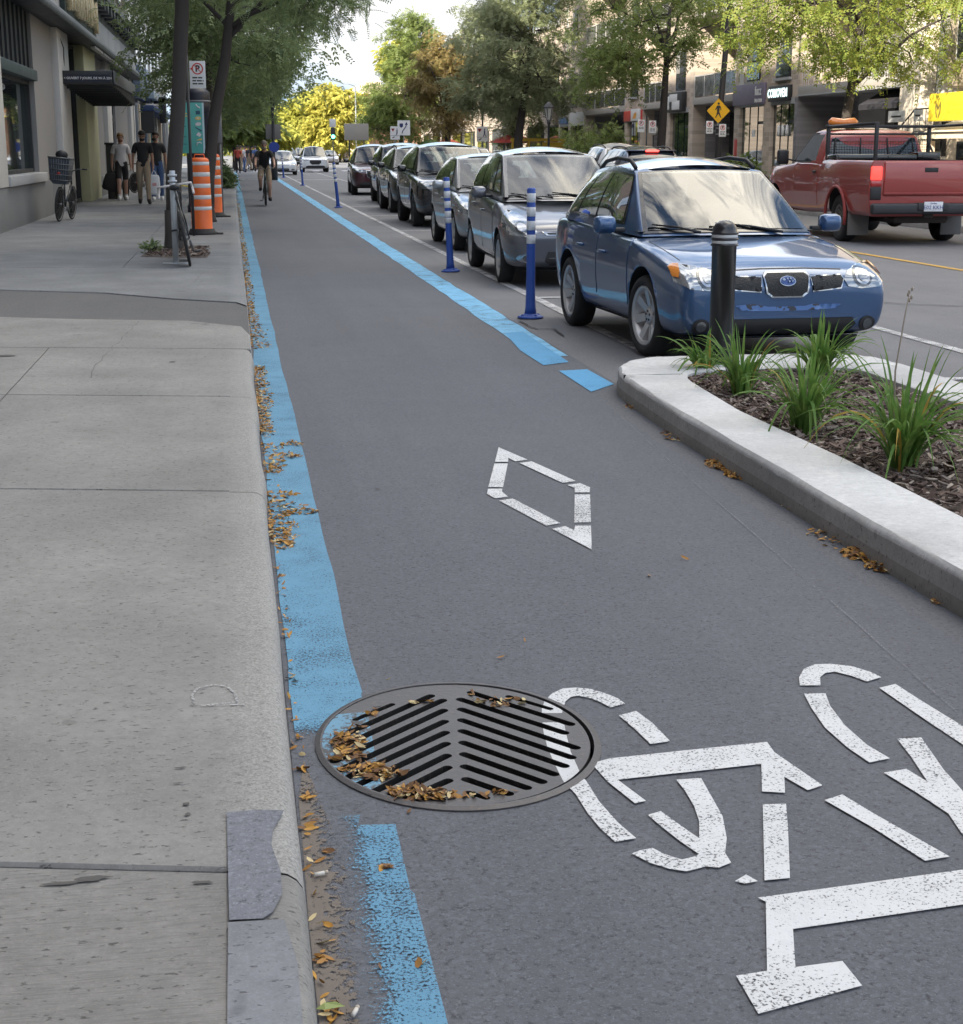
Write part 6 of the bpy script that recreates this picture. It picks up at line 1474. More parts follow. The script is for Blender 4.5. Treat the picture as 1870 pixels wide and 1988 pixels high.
def rotmats(rs, az, tilt, roll):
    ca, sa = np.cos(az), np.sin(az); ct, st = np.cos(tilt), np.sin(tilt); cr, sr = np.cos(roll), np.sin(roll)
    n = len(az); A = np.zeros((n, 3, 3)); A[:, 0, 0] = ca; A[:, 0, 1] = -sa; A[:, 1, 0] = sa; A[:, 1, 1] = ca; A[:, 2, 2] = 1
    B = np.zeros((n, 3, 3)); B[:, 1, 1] = 1; B[:, 0, 0] = ct; B[:, 0, 2] = st; B[:, 2, 0] = -st; B[:, 2, 2] = ct
    C_ = np.zeros((n, 3, 3)); C_[:, 0, 0] = 1; C_[:, 1, 1] = cr; C_[:, 1, 2] = -sr; C_[:, 2, 1] = sr; C_[:, 2, 2] = cr
    return A @ B @ C_
M_BARK = pm('bark_dark', (.052, .044, .040), .9, .4, 9, bmp=.5, bscale=40)
M_BARK2 = pm('bark_grey', (.085, .075, .068), .9, .35, 9, bmp=.5, bscale=40)
F_DARK = foliage('leaf_dark_green', (.14, .20, .10), (.19, .255, .12), (.24, .29, .12), .42)
F_OLIVE = foliage('leaf_olive', (.15, .22, .07), (.205, .27, .08), (.26, .29, .085), .40)
F_LIME = foliage('leaf_lime', (.16, .24, .05), (.21, .285, .06), (.30, .29, .055), .40)
F_GREY = foliage('leaf_grey_green', (.18, .22, .13), (.24, .28, .155), (.28, .30, .15), .40)
F_BROWN = foliage('leaf_rust', (.25, .165, .07), (.30, .22, .085), (.17, .18, .065), .32)
F_YELLOW = foliage('leaf_yellow', (.50, .44, .09), (.60, .50, .10), (.32, .38, .09), .42)
F_YGREEN = foliage('leaf_yellow_green', (.29, .34, .075), (.38, .40, .08), (.50, .44, .07), .4)
F_ORANGE = foliage('leaf_orange', (.30, .17, .03), (.36, .24, .04), (.22, .18, .05), .35)
def tree(name, label, loc, trunk, envs, nclump, per, fsize, kind, mat, seed, group=None, bark=M_BARK, limbs=7, spread=.62, droop=.25, twig=.012):
    """trunk: [(dx,dy,z,r),..]; envs: ellipsoids (cx,cy,cz,rx,ry,rz,weight) relative to loc"""
    r = random.Random(seed); rs = np.random.RandomState(seed)
    t = thing(name, label, 'tree', loc, 0, group)
    tb = MB(); tb.tube([(x, y, z) for x, y, z, _ in trunk], [q[3] for q in trunk], 12)
    # root flare
    x0, y0, z0, r0 = trunk[0]; tb.lathe([(r0 * 1.45, z0 - .02), (r0 * 1.22, z0 + .07), (r0 * 1.08, z0 + .22), (r0 * 1.0, z0 + .55)], 12, 0, T(x0, y0, 0))
    tops = [Vector(q[:3]) for q in trunk]; nodes = []
    wts = [e[6] for e in envs]
    def rnd_in(e, k0=0.0, k1=1.0):
        while True:
            v = Vector((r.uniform(-1, 1), r.uniform(-1, 1), r.uniform(-1, 1)))
            if k0 <= v.length <= k1: return Vector((e[0] + v.x * e[3], e[1] + v.y * e[4], e[2] + v.z * e[5]))
    for i in range(limbs):
        e = envs[i % len(envs)] if i < len(envs) * 2 else r.choices(envs, wts)[0]
        tgt = rnd_in(e, .35, .75); k = r.uniform(.55, 1.0)
        zz = trunk[-1][2] * k; s = max(range(len(trunk) - 1), key=lambda j: trunk[j][2] <= zz)
        s = 0
        for j in range(len(trunk) - 1):
            if trunk[j][2] <= zz: s = j
        f = (zz - trunk[s][2]) / max(1e-6, trunk[s + 1][2] - trunk[s][2]); p0 = tops[s].lerp(tops[s + 1], min(1, f)); rr0 = trunk[s][3] + (trunk[s + 1][3] - trunk[s][3]) * f
        mid = p0.lerp(tgt, .45) + Vector((r.uniform(-.2, .2), r.uniform(-.2, .2), .18 * (tgt - p0).length))
        P = []
        for a in range(7):
            q = a / 6; P.append(p0 * (1 - q) ** 2 + mid * 2 * q * (1 - q) + tgt * q * q + Vector((r.uniform(-.06, .06), r.uniform(-.06, .06), r.uniform(-.05, .05))) * (a > 0))
        tb.tube(P, [max(.012, rr0 * .55 * (1 - .8 * a / 6)) for a in range(7)], 7); nodes += [(P[a], max(.010, rr0 * .3 * (1 - .7 * a / 6))) for a in range(2, 7)]
    nodes.append((tops[-1], trunk[-1][3]))
    pos = []; az = []; tilt = []
    for c_ in range(nclump):
        e = r.choices(envs, wts)[0]; c = rnd_in(e, .25, 1.0)
        p, rad = min(nodes, key=lambda n_: (n_[0] - c).length)
        mid = p.lerp(c, .5) + Vector((r.uniform(-.15, .15), r.uniform(-.15, .15), .15))
        tb.tube([p, mid, c], [min(rad, twig * 1.8), twig, twig * .4], 4, caps=False)
        sz = spread * r.uniform(.55, 1.25); k = int(per * r.uniform(.5, 1.4))
        d = rs.normal(0, 1, (k, 3)); d /= np.linalg.norm(d, axis=1)[:, None]; d *= (rs.rand(k) ** .5)[:, None] * sz; d[:, 2] *= .5
        # string them out along the twig direction as a spray
        ax = np.array((c - p).normalized() if (c - p).length > .05 else (1, 0, 0)); d += np.outer(rs.uniform(-1, .6, k) * sz * .9, ax); d[:, 2] -= droop * (np.abs(d[:, 0]) + np.abs(d[:, 1])) * .5
        pos.append(np.array(c)[None] + d); base = math.atan2(ax[1], ax[0]); az.append(base + rs.normal(0, 1.2, k)); tilt.append(rs.normal(.25, .45, k))
    tb.build('trunk', [bark], t)
    pos = np.concatenate(pos); az = np.concatenate(az); tilt = np.concatenate(tilt); n = len(pos)
    V, F = frond(kind); s = fsize * rs.uniform(.65, 1.3, n)
    Rm = rotmats(rs, az, tilt, rs.normal(0, .6, n))
    W_ = np.einsum('nij,kj->nki', Rm, V) * s[:, None, None] + pos[:, None, :]
    FF = F[None] + (np.arange(n) * len(V))[:, None, None]
    me = fast_mesh('crown', W_.reshape(-1, 3), FF.reshape(-1, 4), 4, [mat]); link('crown', me, t)
    return t
G_L = 'trees along the left pavement'
tree('street_tree', 'locust tree with straight dark trunk in the soil pit behind the bike post', (-.84, 22.3, .13), [(0, 0, 0, .115), (.03, 0, 1.0, .105), (.14, 0, 2.0, .10), (.24, 0, 3.2, .095), (.30, .1, 4.6, .07), (.32, .2, 5.6, .03)],
     [(.95, .3, 5.05, 2.1, 2.4, 1.5, 3), (-2.35, -1.4, 4.75, .9, 1.8, .9, .8), (1.9, -.1, 4.3, 1.1, 1.6, .9, 1.1)], 115, 32, .26, 'fine', F_DARK, 5, G_L, M_BARK, 9, .52, .3)
tree('street_tree', 'leaning locust tree just behind the pay column', (-.52, 31, .13), [(0, 0, 0, .14), (.05, 0, .8, .12), (.2, 0, 1.9, .11), (.45, 0, 3.0, .10), (.62, 0, 4.2, .08), (.66, 0, 5.6, .04)],
     [(.9, .3, 5.2, 2.6, 2.6, 1.8, 3), (-.5, 1.3, 5.3, 1.2, 2.2, 1.2, .8), (2.1, .0, 4.3, 1.0, 1.8, .9, 1.0)], 115, 32, .27, 'fine', F_DARK, 6, G_L, M_BARK, 9, .55, .3)
lab = ['third tree of the left row with a slim grey trunk', 'fourth tree of the left row leafy down to head height', 'fifth tree of the left row beside the parked bicycles', 'sixth tree of the left row small behind the cyclist', 'seventh tree of the left row far down the pavement', 'last tree of the left row before the crossing']
for i, Y in enumerate((40, 49, 59, 70, 82, 96)):
    q = random.Random(40 + i)
    tree('street_tree', lab[i], (-.6 + q.uniform(-.15, .2), Y, .13), [(0, 0, 0, .13), (.03, 0, 1.5, .115), (.1, 0, 3, .09), (.15, 0, 5, .05)],
         [(.7, 0, 5.3, 2.7, 3.2, 2.5, 3), (.9, 0, 4.0, 2.1, 2.8, 1.4, 2), (-.6, 0, 4.4, 1.5, 2.8, 1.7, 1)], 84 if i < 3 else 70, 36 if i < 3 else 32, .34 + .02 * i, 'mid' if i < 4 else 'low', F_DARK if i < 4 else F_OLIVE, 60 + i, G_L, M_BARK2, 7, .75, .3)
G_R = 'trees along the right pavement'
tree('street_tree', 'spreading green tree with yellow patches standing behind the red pickup', (14.5, 36.3, .13), [(0, 0, 0, .15), (.0, 0, 1.2, .12), (.05, 0, 2.2, .115), (.2, 0, 3.3, .10), (.25, .1, 4.8, .06)],
     [(0, 0, 4.9, 3.4, 3.4, 1.6, 3), (-1.9, 0, 4.2, 1.7, 2.2, 1.0, 1.6), (2.0, .3, 4.2, 1.8, 2.2, 1.2, 1.2), (.6, -.5, 3.6, 1.7, 1.7, .7, 1.2)], 150, 34, .25, 'mid', F_LIME, 15, G_R, M_BARK, 10, .62, .3)
tree('street_tree', 'pale green locust tree in front of the brick balconies', (14.45, 52.5, .13), [(0, 0, 0, .17), (0, 0, 1.2, .15), (.05, 0, 2.4, .14), (.1, 0, 3.8, .11), (.2, 0, 6, .06)],
     [(-.6, 0, 5.8, 3.0, 3.2, 2.2, 3), (-2.0, 0, 4.3, 1.4, 2.2, 1.2, 1.5), (1.2, 0, 6.2, 2.2, 2.6, 1.6, 1.2)], 125, 30, .34, 'mid', F_OLIVE, 16, G_R, M_BARK, 11, .7, .35)
tree('street_tree', 'far right tree whose branches hang in from the edge', (14.7, 26.6, .13), [(0, 0, 0, .15), (0, 0, 2.2, .12), (.1, 0, 4.8, .06)], [(0, 0, 5.2, 2.6, 3.0, 1.5, 3), (-.8, 1.0, 4.7, 1.6, 2.0, .9, 1)], 90, 36, .32, 'fine', F_LIME, 17, G_R, M_BARK, 8, .6, .3)
tree('street_tree', 'tall airy grey green tree with forked trunk behind the pedestrian sign', (14.4, 79.5, .13), [(0, 0, 0, .26), (0, 0, 1.8, .22), (.15, 0, 3.0, .2), (.5, 0, 5.0, .14), (.7, 0, 8.5, .06)],
     [(-.2, 0, 6.4, 3.2, 3.4, 3.0, 3), (.6, 0, 9.0, 2.6, 3.0, 2.4, 1.6), (-1.6, 0, 4.2, 2.2, 2.8, 1.6, 1.4), (1.9, 0, 4.6, 1.6, 2.2, 1.6, 1)], 250, 40, .36, 'mid', F_GREY, 18, G_R, M_BARK, 14, .7, .3)
tree('street_tree', 'rust brown tree between the two green ones', (14.1, 104, .13), [(0, 0, 0, .25), (0, 0, 2, .2), (.1, 0, 5, .12)], [(-.4, 0, 5.2, 2.1, 2.6, 3.3, 3), (.6, 0, 7.5, 1.8, 2.2, 2.0, 1)], 150, 44, .42, 'mid', F_BROWN, 19, G_R, M_BARK, 9, .75, .3)
tree('street_tree', 'broad mid green tree with a yellow limb left of the brown tree', (13.6, 128, .13), [(0, 0, 0, .28), (0, 0, 2, .22), (.1, 0, 5, .14)], [(.2, 0, 5.6, 3.2, 3.4, 3.6, 3), (.8, 0, 9.6, 2.4, 2.8, 2.4, 1.5), (-1.6, 0, 3.6, 2.0, 2.6, 1.8, 1)], 220, 42, .50, 'mid', F_OLIVE, 20, G_R, M_BARK, 10, .85, .3)
tree('street_tree', 'yellowing tree peeping over the broad mid green tree', (15.4, 138, .13), [(0, 0, 0, .25), (0, 0, 3, .2), (.1, 0, 7, .1)], [(0, 0, 8.8, 2.6, 2.8, 2.0, 1)], 80, 36, .55, 'low', F_YGREEN, 21, G_R, M_BARK, 7, .85, .3)
tree('street_tree', 'bushy tree between brick block and grey green tree', (16.4, 92, .13), [(0, 0, 0, .2), (0, 0, 2, .16), (.1, 0, 5, .1)], [(.2, 0, 5.0, 2.4, 3.0, 3.2, 3), (-1.2, 0, 8.5, 2.0, 2.4, 2.0, 1)], 150, 42, .42, 'mid', F_GREY, 23, G_R, M_BARK, 8, .8, .3)
tree('small_tree', 'small low branched tree before the red shop sign', (15.9, 69, .13), [(0, 0, 0, .07), (.05, 0, .9, .06), (.1, 0, 1.9, .03)], [(0, 0, 1.9, 1.5, 1.5, .75, 1)], 55, 24, .26, 'mid', F_OLIVE, 22, None, M_BARK, 6, .45, .2)
G_Y = 'sunlit yellow trees at the end of the street'
for i, (px, Y, top, rx, mt, lb) in enumerate(((655, 188, 165, 3.7, F_YELLOW, 'brightest yellow tree at the end of the street'), (598, 205, 176, 4.0, F_YGREEN, 'yellow green rounded tree left of the brightest yellow one'), (625, 245, 160, 4.6, F_YGREEN, 'tall pale tree top behind the yellow trees'), (690, 215, 195, 3.2, F_YGREEN, 'yellow green tree beside the sunlit corner building'), (565, 225, 230, 3.4, F_ORANGE, 'orange tinted tree left end of the yellow group'))):
    p = atY(px, top, Y); zt = p.z
    tree('yellow_tree', lb, (p.x, Y, 0), [(0, 0, 0, .25), (0, 0, 2, .2), (.1, 0, zt * .6, .1)], [(0, 0, zt * .58, rx, rx, zt * .42, 3), (-.5, 0, zt * .36, rx * 1.0, rx, zt * .28, 2)], 170, 44, .75, 'low', mt, 80 + i, G_Y, M_BARK, 8, 1.05, .25)
for i, (px, Y, top, mt, lb) in enumerate(((500, 135, 225, F_YGREEN, 'sunlit tree above the crossing, left of the lamp post'), (478, 160, 210, F_OLIVE, 'olive tree far left beyond the crossing'), (525, 175, 240, F_YGREEN, 'low yellow green tree behind the lamp post'), (452, 120, 190, F_OLIVE, 'leafy tree closing the pavement at the crossing'))):
    p = atY(px, top, Y); zt = p.z
    tree('corner_tree', lb, (p.x, Y, 0), [(0, 0, 0, .2), (0, 0, 2, .16), (.1, 0, zt * .6, .08)], [(0, 0, zt * .66, 3.0, 3.0, zt * .36, 3)], 110, 40, .6, 'low', mt, 90 + i, 'trees near the far crossing', M_BARK, 7, .9, .25)
# far tree line that closes the horizon
rs = np.random.RandomState(77); n = 26000
X_ = rs.uniform(-160, 190, n); Yb = 330 + rs.uniform(0, 60, n); top = 9 + 3.5 * np.sin(X_ * .11) + 2.2 * np.sin(X_ * .31 + 1) + 1.5 * np.sin(X_ * .83)
Z_ = rs.rand(n) ** .7 * top
V, F = frond('low'); Rm = rotmats(rs, rs.uniform(0, 6.28, n), rs.normal(.2, .5, n), rs.normal(0, .6, n))
W_ = np.einsum('nij,kj->nki', Rm, V) * rs.uniform(1.1, 2.2, n)[:, None, None] + np.stack([X_, Yb, Z_], 1)[:, None, :]
FF = F[None] + (np.arange(n) * len(V))[:, None, None]
o = link('far_trees', fast_mesh('far_trees', W_.reshape(-1, 3), FF.reshape(-1, 4), 4, [F_YGREEN])); tag(o, 'distant line of sunlit trees closing the street', 'trees', kind='stuff')
def bush(name, label, loc, rx, ry, rz, n, fs, mat, seed, cat='bush', group=None):
    rs = np.random.RandomState(seed); t = thing(name, label, cat, loc, 0, group)
    d = rs.normal(0, 1, (n, 3)); d /= np.linalg.norm(d, axis=1)[:, None]; d *= (.45 + .55 * rs.rand(n))[:, None]; lump = 1 + .18 * np.sin(d[:, 0] * 7 + seed) * np.cos(d[:, 1] * 6)
    P = d * np.array([rx, ry, rz]) * lump[:, None]; P[:, 2] = np.abs(P[:, 2]) * 1.0 + .02
    V, F = frond('low'); Rm = rotmats(rs, rs.uniform(0, 6.28, n), rs.normal(-.3, .5, n), rs.normal(0, .7, n))
    W_ = np.einsum('nij,kj->nki', Rm, V) * (fs * rs.uniform(.6, 1.3, n))[:, None, None] + P[:, None, :]
    FF = F[None] + (np.arange(n) * len(V))[:, None, None]
    link('foliage', fast_mesh('foliage', W_.reshape(-1, 3), FF.reshape(-1, 4), 4, [mat]), t)
    m = MB()
    for k in range(6): a = k * 1.05; m.tube([(0, 0, 0), (rx * .4 * math.cos(a), ry * .4 * math.sin(a), rz * .5)], .012, 5)
    m.build('stem', [M_BARK], t); return t
bush('kerb_bush', 'dark green bush at the kerb edge past the orange drums', (-.42, 58, .13), .62, .7, .72, 700, .22, F_DARK, 3)
bush('kerb_bush', 'second smaller bush behind the first at the left kerb', (-.45, 70, .13), .5, .7, .8, 500, .22, F_DARK, 4)
bush('clipped_hedge', 'low hedge in front of the glowing sign shop', (16.6, 50.6, .13), .6, 2.6, 1.15, 1500, .20, F_OLIVE, 5, 'hedge')
bush('clipped_hedge', 'dark round hedge by the globe lamp', (15.8, 63.5, .13), .8, 1.0, 1.15, 900, .2, F_DARK, 6, 'hedge')
# ------------------------------------------------------------------ grassy clumps in the planter
M_BLADE = foliage('blade_green', (.085, .19, .038), (.13, .25, .052), (.20, .30, .075), .36)
M_BLADE_Y = foliage('blade_yellowing', (.42, .30, .05), (.30, .16, .05), (.5, .34, .06), .3)
def clump(label, x, y, h, n, seed, lean=(0, 0)):
    r = random.Random(seed); t = thing('daylily_clump', label, 'plant', (x, y, .10), 0, 'grassy clumps in the planter')
    mb = MB()
    for i in range(int(n * .82)):
        a = r.uniform(0, 2 * PI); d = Vector((math.cos(a), math.sin(a), 0)); L_ = h * r.uniform(.55, 1.15); out = r.uniform(.10, 1.15) * L_ * .8; b0 = d * r.uniform(0, .06) + Vector((r.uniform(-.02, .02), r.uniform(-.02, .02), 0))
        w_ = r.uniform(.006, .0115); P = []; k = 9; sag = r.uniform(.35, 1.35) * (out / L_) * 1.25; sd = Vector((-d.y, d.x, 0)); tw = r.uniform(-.9, .9); cv = r.uniform(-.14, .14) * L_
        for j in range(k + 1):
            q = j / k; P.append(b0 + d * out * q ** 1.5 + Vector((lean[0], lean[1], 0)) * q + sd * cv * q * q + Vector((0, 0, L_ * (q - sag * q ** 3.0 * .9))))
        vs = []
        for j, p in enumerate(P):
            q = j / k; ww = w_ * (1 - q ** 3) * (.75 + .5 * min(1, q * 4)); s_ = (sd * math.cos(tw * q) + Vector((0, 0, 1)) * math.sin(tw * q)) * ww
            vs += [p - s_, p + Vector((0, 0, -ww * .5)), p + s_]
        mb.add(vs, [(3 * j + u, 3 * j + u + 1, 3 * j + u + 4, 3 * j + u + 3) for j in range(k) for u in (0, 1)], 1 if r.random() < .03 else 0, True)
    mb.build('leaves', [M_BLADE, M_BLADE_Y], t); return t
for i, (px, py, h, n, lb, ln) in enumerate(((1368, 728, .38, 70, 'grassy clump with a yellow dead leaf right by the bollard foot', (-.03, 0)), (1440, 772, .48, 80, 'upright grassy clump second from the bollard', (0, 0)), (1560, 840, .56, 110, 'tall dense grassy clump in the middle of the planter', (.02, 0)), (1590, 735, .46, 100, 'bushy grassy clump at the back before the car bumper', (0, 0)), (1748, 918, .64, 125, 'largest grassy clump nearest the viewer with a dry flower stalk', (.03, 0)))):
    p = gp(px, py, .10); t = clump(lb, p.x, p.y, h, n, 30 + i, ln)
    if i == 4:
        m = MB(); m.tube([(-.02, .05, .1), (-.03, .05, .45), (0, .05, .70), (.015, .05, .80)], [.004, .004, .003, .002], 6)
        for k in range(5): m.ball((.015 + .01 * math.sin(k * 2), .05, .76 + k * .012), .006, .006, .010, 6, 5)
        m.build('flower_stalk', [pm('stalk_dry', (.36, .30, .24), .8, .2, 30)], t)
# ------------------------------------------------------------------ posts, drums, signs
M_BPOST = pm('post_blue', (.030, .085, .36), .5, .15, 8); M_BAND = pm('band_white', (.68, .69, .70), .45, .08, 20)
def make_post():
    t = thing('flexible_post', 'x', 'bollard', (0, 0, .012), 0, 'blue flexible posts along the cycle lane')
    m = MB(); m.lathe([(.118, 0), (.118, .012), (.10, .022), (.062, .032), (.058, .04), (.001, .04)], 28)
    for k in range(4): a = k * PI / 2 + .4; m.lathe([(.014, .018), (.014, .034), (.001, .036)], 8, 0, T(.085 * math.cos(a), .085 * math.sin(a), 0))
    m.build('base_plate', [M_BPOST], t)
    H_ = 1.16; m = MB(); m.lathe([(.056, .034), (.047, .10), (.041, .28), (.039, .7), (.039, H_ - .012), (.033, H_), (.001, H_)], 24); m.build('post', [M_BPOST], t)
    for a, b_ in ((.04, .11), (.145, .217), (.25, .322), (.355, .425)):
        m = MB(); z1, z0 = H_ * (1 - a), H_ * (1 - b_); m.lathe([(.0385, z0), (.0405, z0 + .002), (.0405, z1 - .002), (.0385, z1)], 24); m.build('reflective_band', [M_BAND], t)
    return t
proto = make_post()
pl_ = ['upright blue post with four white bands just left of the blue wagon', 'leaning blue post with a dotted lowest band beside the small silver hatchback', 'leaning blue post by the burgundy crossover wheel', 'blue post further up beyond the burgundy crossover', 'farthest blue post by the cyclist']
for i, ((x, y), lean) in enumerate(zip(((1030, 617), (875, 527), (657, 403), (588, 360), (551, 345)), (0, -.042, -.085, -.05, -.06))):
    o = proto if i == 0 else copy_tree(proto); p = gp(x, y, .005); o.location = (p.x, p.y, .006); o.rotation_euler = (0, lean, 0); o['label'] = pl_[i]
    if i == 1:
        m = MB(); m.lathe([(.0388, .60), (.0412, .602), (.0412, .66), (.0388, .662)], 24)
        for k in range(16):
            for q in (0, 1, 2): a = 2 * PI * (k + .5 * (q % 2)) / 16; m.lathe([(.0052, 0), (.001, .0008)], 6, 1, RZ(a) @ T(.0412, 0, .613 + q * .017) @ RY(PI / 2))
        m.build('dotted_band', [M_BAND, M_SIGNB], o)
p = atY(1399, 690, 9.62)
t = thing('bollard', 'stout black bollard with two white bands standing among the planter grass', 'bollard', (p.x, 9.62, .10))
m = MB(); m.lathe([(.085, 0), (.080, .05), (.078, .3), (.078, .80), (.088, .803), (.089, .812), (.080, .816), (.080, .838), (.089, .841), (.089, .850), (.080, .853), (.080, .874), (.089, .877), (.089, .887), (.078, .892), (.076, .915), (.062, .94), (.034, .958), (.001, .963)], 36); m.build('post', [pm('bollard_black', (.014, .014, .017), .38, .3, 14, coat=.25)], t)
for z in (.8165, .8535):
    m = MB(); m.lathe([(.0803, z), (.0822, z + .001), (.0822, z + .019), (.0803, z + .0205)], 36); m.build('band', [M_BAND], t)
# orange drums
M_OR = pm('drum_orange', (.72, .13, .02), .5, .12, 5); M_OR2 = pm('drum_orange_dirty', (.48, .085, .02), .6, .25, 8); M_REFL = pm('drum_white', (.60, .60, .60), .4, .1, 30)
def drum(lbl, x, y, h, r0):
    t = thing('traffic_drum', lbl, 'traffic drum', (x, y, .13), 0, 'orange traffic drums')
    zs = [1 - v for v in (.0, .055, .108, .20, .265, .36, .425, .52, .583, .68, .735, .87)]; hb = .09
    m = MB(); m.lathe([(r0 * 1.55, 0), (r0 * 1.55, .03), (r0 * 1.25, .05), (r0 * 1.18, hb), (r0 * .8, hb + .01)], 28); m.box(r0 * 1.1, r0 * 2.0, -.12, .12, .0, .025, .01); m.build('rubber_base', [M_TYRE], t)
    Z = lambda f: hb + (h - hb) * f
    prof = []
    for k in range(11):
        f1, f0 = zs[k], zs[k + 1] if k < 10 else 0.0
        rr = r0 * (.90 + .13 * (1 - f1)) * (1.0 if k % 2 == 0 else .985); prof.append((k, Z(f0), Z(f1), rr))
    m = MB(); P = [(r0 * 1.02, Z(0))]
    for k, z0, z1, rr in prof[::-1]:
        P += [(rr, z0 + .004), (rr, z1 - .004)] if k else [(rr, z0 + .004), (rr * .96, z0 + .03), (rr * .78, z1 - .005), (rr * .4, z1), (.001, z1)]
    m.lathe(P, 32); m.tube([(-.09, 0, h - .01), (-.07, 0, h + .05), (.07, 0, h + .05), (.09, 0, h - .01)], .012, 6); m.build('body', [M_OR], t)
    for k, z0, z1, rr in prof:
        if k % 2 == 1: m = MB(); m.lathe([(rr, z0 + .003), (rr + .003, z0 + .006), (rr + .003, z1 - .006), (rr, z1 - .003)], 32); m.build('reflective_band', [M_REFL], t)
    return t
d = drum('front orange drum with white bands behind the locked road bike', -.53, 26.4, 1.24, .172)
m = MB(); m.tube([(-.20, -.1, .78), (-.30, -.1, .80), (-.33, -.1, .70)], [.012, .016, .012], 6); m.build('strap', [pm('strap_yellow', (.6, .45, .05), .6, .1, 20)], d)
drum('second orange drum partly hidden behind the front one', -.40, 33.3, 1.28, .165)
# rack post
p = gp(342, 512, .13)
t = thing('bike_rack_post', 'galvanised square bike rack post with twin rings at top beside the tree', 'bike rack', (p.x, p.y, .13))
M_GALV = pm('galvanised', (.42, .44, .46), .38, .18, 14, metal=.75)
m = MB(); m.box(-.035, .035, -.035, .035, 0, 1.12, .006); m.box(-.16, .16, -.09, .09, 0, .012, .003); m.build('post', [M_GALV], t)
for z in (.98, 1.05): m = MB(); m.box(-.055, .055, -.055, .055, z, z + .028, .006); m.build('collar', [M_GALV], t)
m = MB(); m.tube([(.0, -.02, .9), (.09, .0, .86), (.10, .05, .5), (.02, .04, .28)], .009, 6); m.build('lock_cable', [M_BLK], t)
# tree pit
mb = MB(); pit = [gp(x, y, .1335) for x, y in ((272, 498), (300, 480), (395, 476), (408, 492), (402, 500), (330, 500))]
sheet('tree_pit', [[(q.x, q.y) for q in pit]], .1335, M_MULCH)
o = chips('pit_litter', 420, lambda r: (r.uniform(-1.15, -.36), r.uniform(20.8, 22.6)), lambda x, y: .136, .06, MUL, 17, (4, 4, 1, 2)); tag(o, 'bark chips and dry leaves in the tree pit', 'mulch', kind='stuff')
bush('weed_tuft', 'small green weeds at the foot of the near street tree', (-1.12, 21.7, .13), .16, .2, .16, 60, .10, F_DARK, 8, 'weed')
# pay / advertising column with teal banner
t = thing('advertising_column', 'black advertising column with teal panel between tree trunks and drums', 'kiosk', (-.735, 36, .13)); t.scale = (1.22, 1.22, 1.12)
m = MB(); m.lathe([(.24, 0), (.24, .12), (.215, .16), (.215, 1.93), (.235, 1.95), (.245, 2.10), (.235, 2.13), (.24, 2.16), (.245, 2.30), (.21, 2.36), (.10, 2.44), (.001, 2.46)], 28); m.build('column', [pm('column_navy', (.016, .018, .032), .45, .2, 6)], t)
m = MB(); m.lathe([(.243, 2.13), (.252, 2.135), (.252, 2.165), (.243, 2.17)], 28); m.build('ring', [M_GREYM], t)
m = MB(); text_mesh(m, 'Parc', .075, T(-.12, -.24, 2.03) @ FACE_Y, .003); m.build('lettering', [M_SIGNW], t)
m = MB(); m.box(-.315, .125, -.262, -.242, 1.15, 2.12, .004); bn = m.build('banner', [pm('banner_teal', (.10, .40, .37), .5, .06, 4)], t)
m = MB(); m.box(.095, .128, -.266, -.262, 1.15, 2.12); m.build('edge_strip', [pm('banner_pale', (.50, .66, .72), .5, .05, 6)], bn)
MI = [pm('icon_white', (.66, .62, .64), .5, .1, 20), pm('icon_navy', (.03, .10, .16), .5, .1, 20), pm('icon_yellow', (.66, .50, .16), .5, .1, 20)]
m = MB(); Mi = lambda z: T(.02, -.2625, z) @ FACE_Y
m.tube([(-.03, .05, 0), (.0, .0, 0), (.045, -.02, 0)], .012, 6, 0, M=Mi(2.04)); m.prism([(-.045, -.02), (.03, -.045), (.05, .02), (-.02, .045)], 0, .004, 1, Mi(1.93) @ RZ(.4)); m.prism(ell2(0, 0, .055, .035, 10), 0, .004, 2, Mi(1.82)); m.prism(ell2(0, 0, .02, .014, 8), .004, .006, 0, Mi(1.82))
m.prism(ell2(0, 0, .055, .034, 10), 0, .004, 0, Mi(1.71) @ RZ(.2)); m.prism([(-.06, .03), (-.05, .045), (.06, -.02), (.05, -.045)], 0, .004, 1, Mi(1.61)); m.prism([(0, .05), (.05, .0), (.02, -.045), (-.045, -.01)], 0, .004, 0, Mi(1.51)); m.prism([(-.05, -.015), (.05, -.01), (.055, .03), (.0, .012)], 0, .004, 2, Mi(1.41)); m.tube([(-.045, -.03, 0), (-.03, .02, 0), (.02, .03, 0), (.05, .01, 0)], .011, 6, 0, M=Mi(1.33))
m.build('icons', MI, bn)
m = MB()
for i, z in enumerate((1.90, 1.85)): m.box(-.28, -.17, -.2655, -.2622, z, z + .022, 0, 0)
for i, z in enumerate((1.66, 1.46, 1.32)): m.box(-.30, -.20, -.2655, -.2622, z, z + .012, 0, 1)
m.build('text_lines', [MI[2], MI[1]], bn)
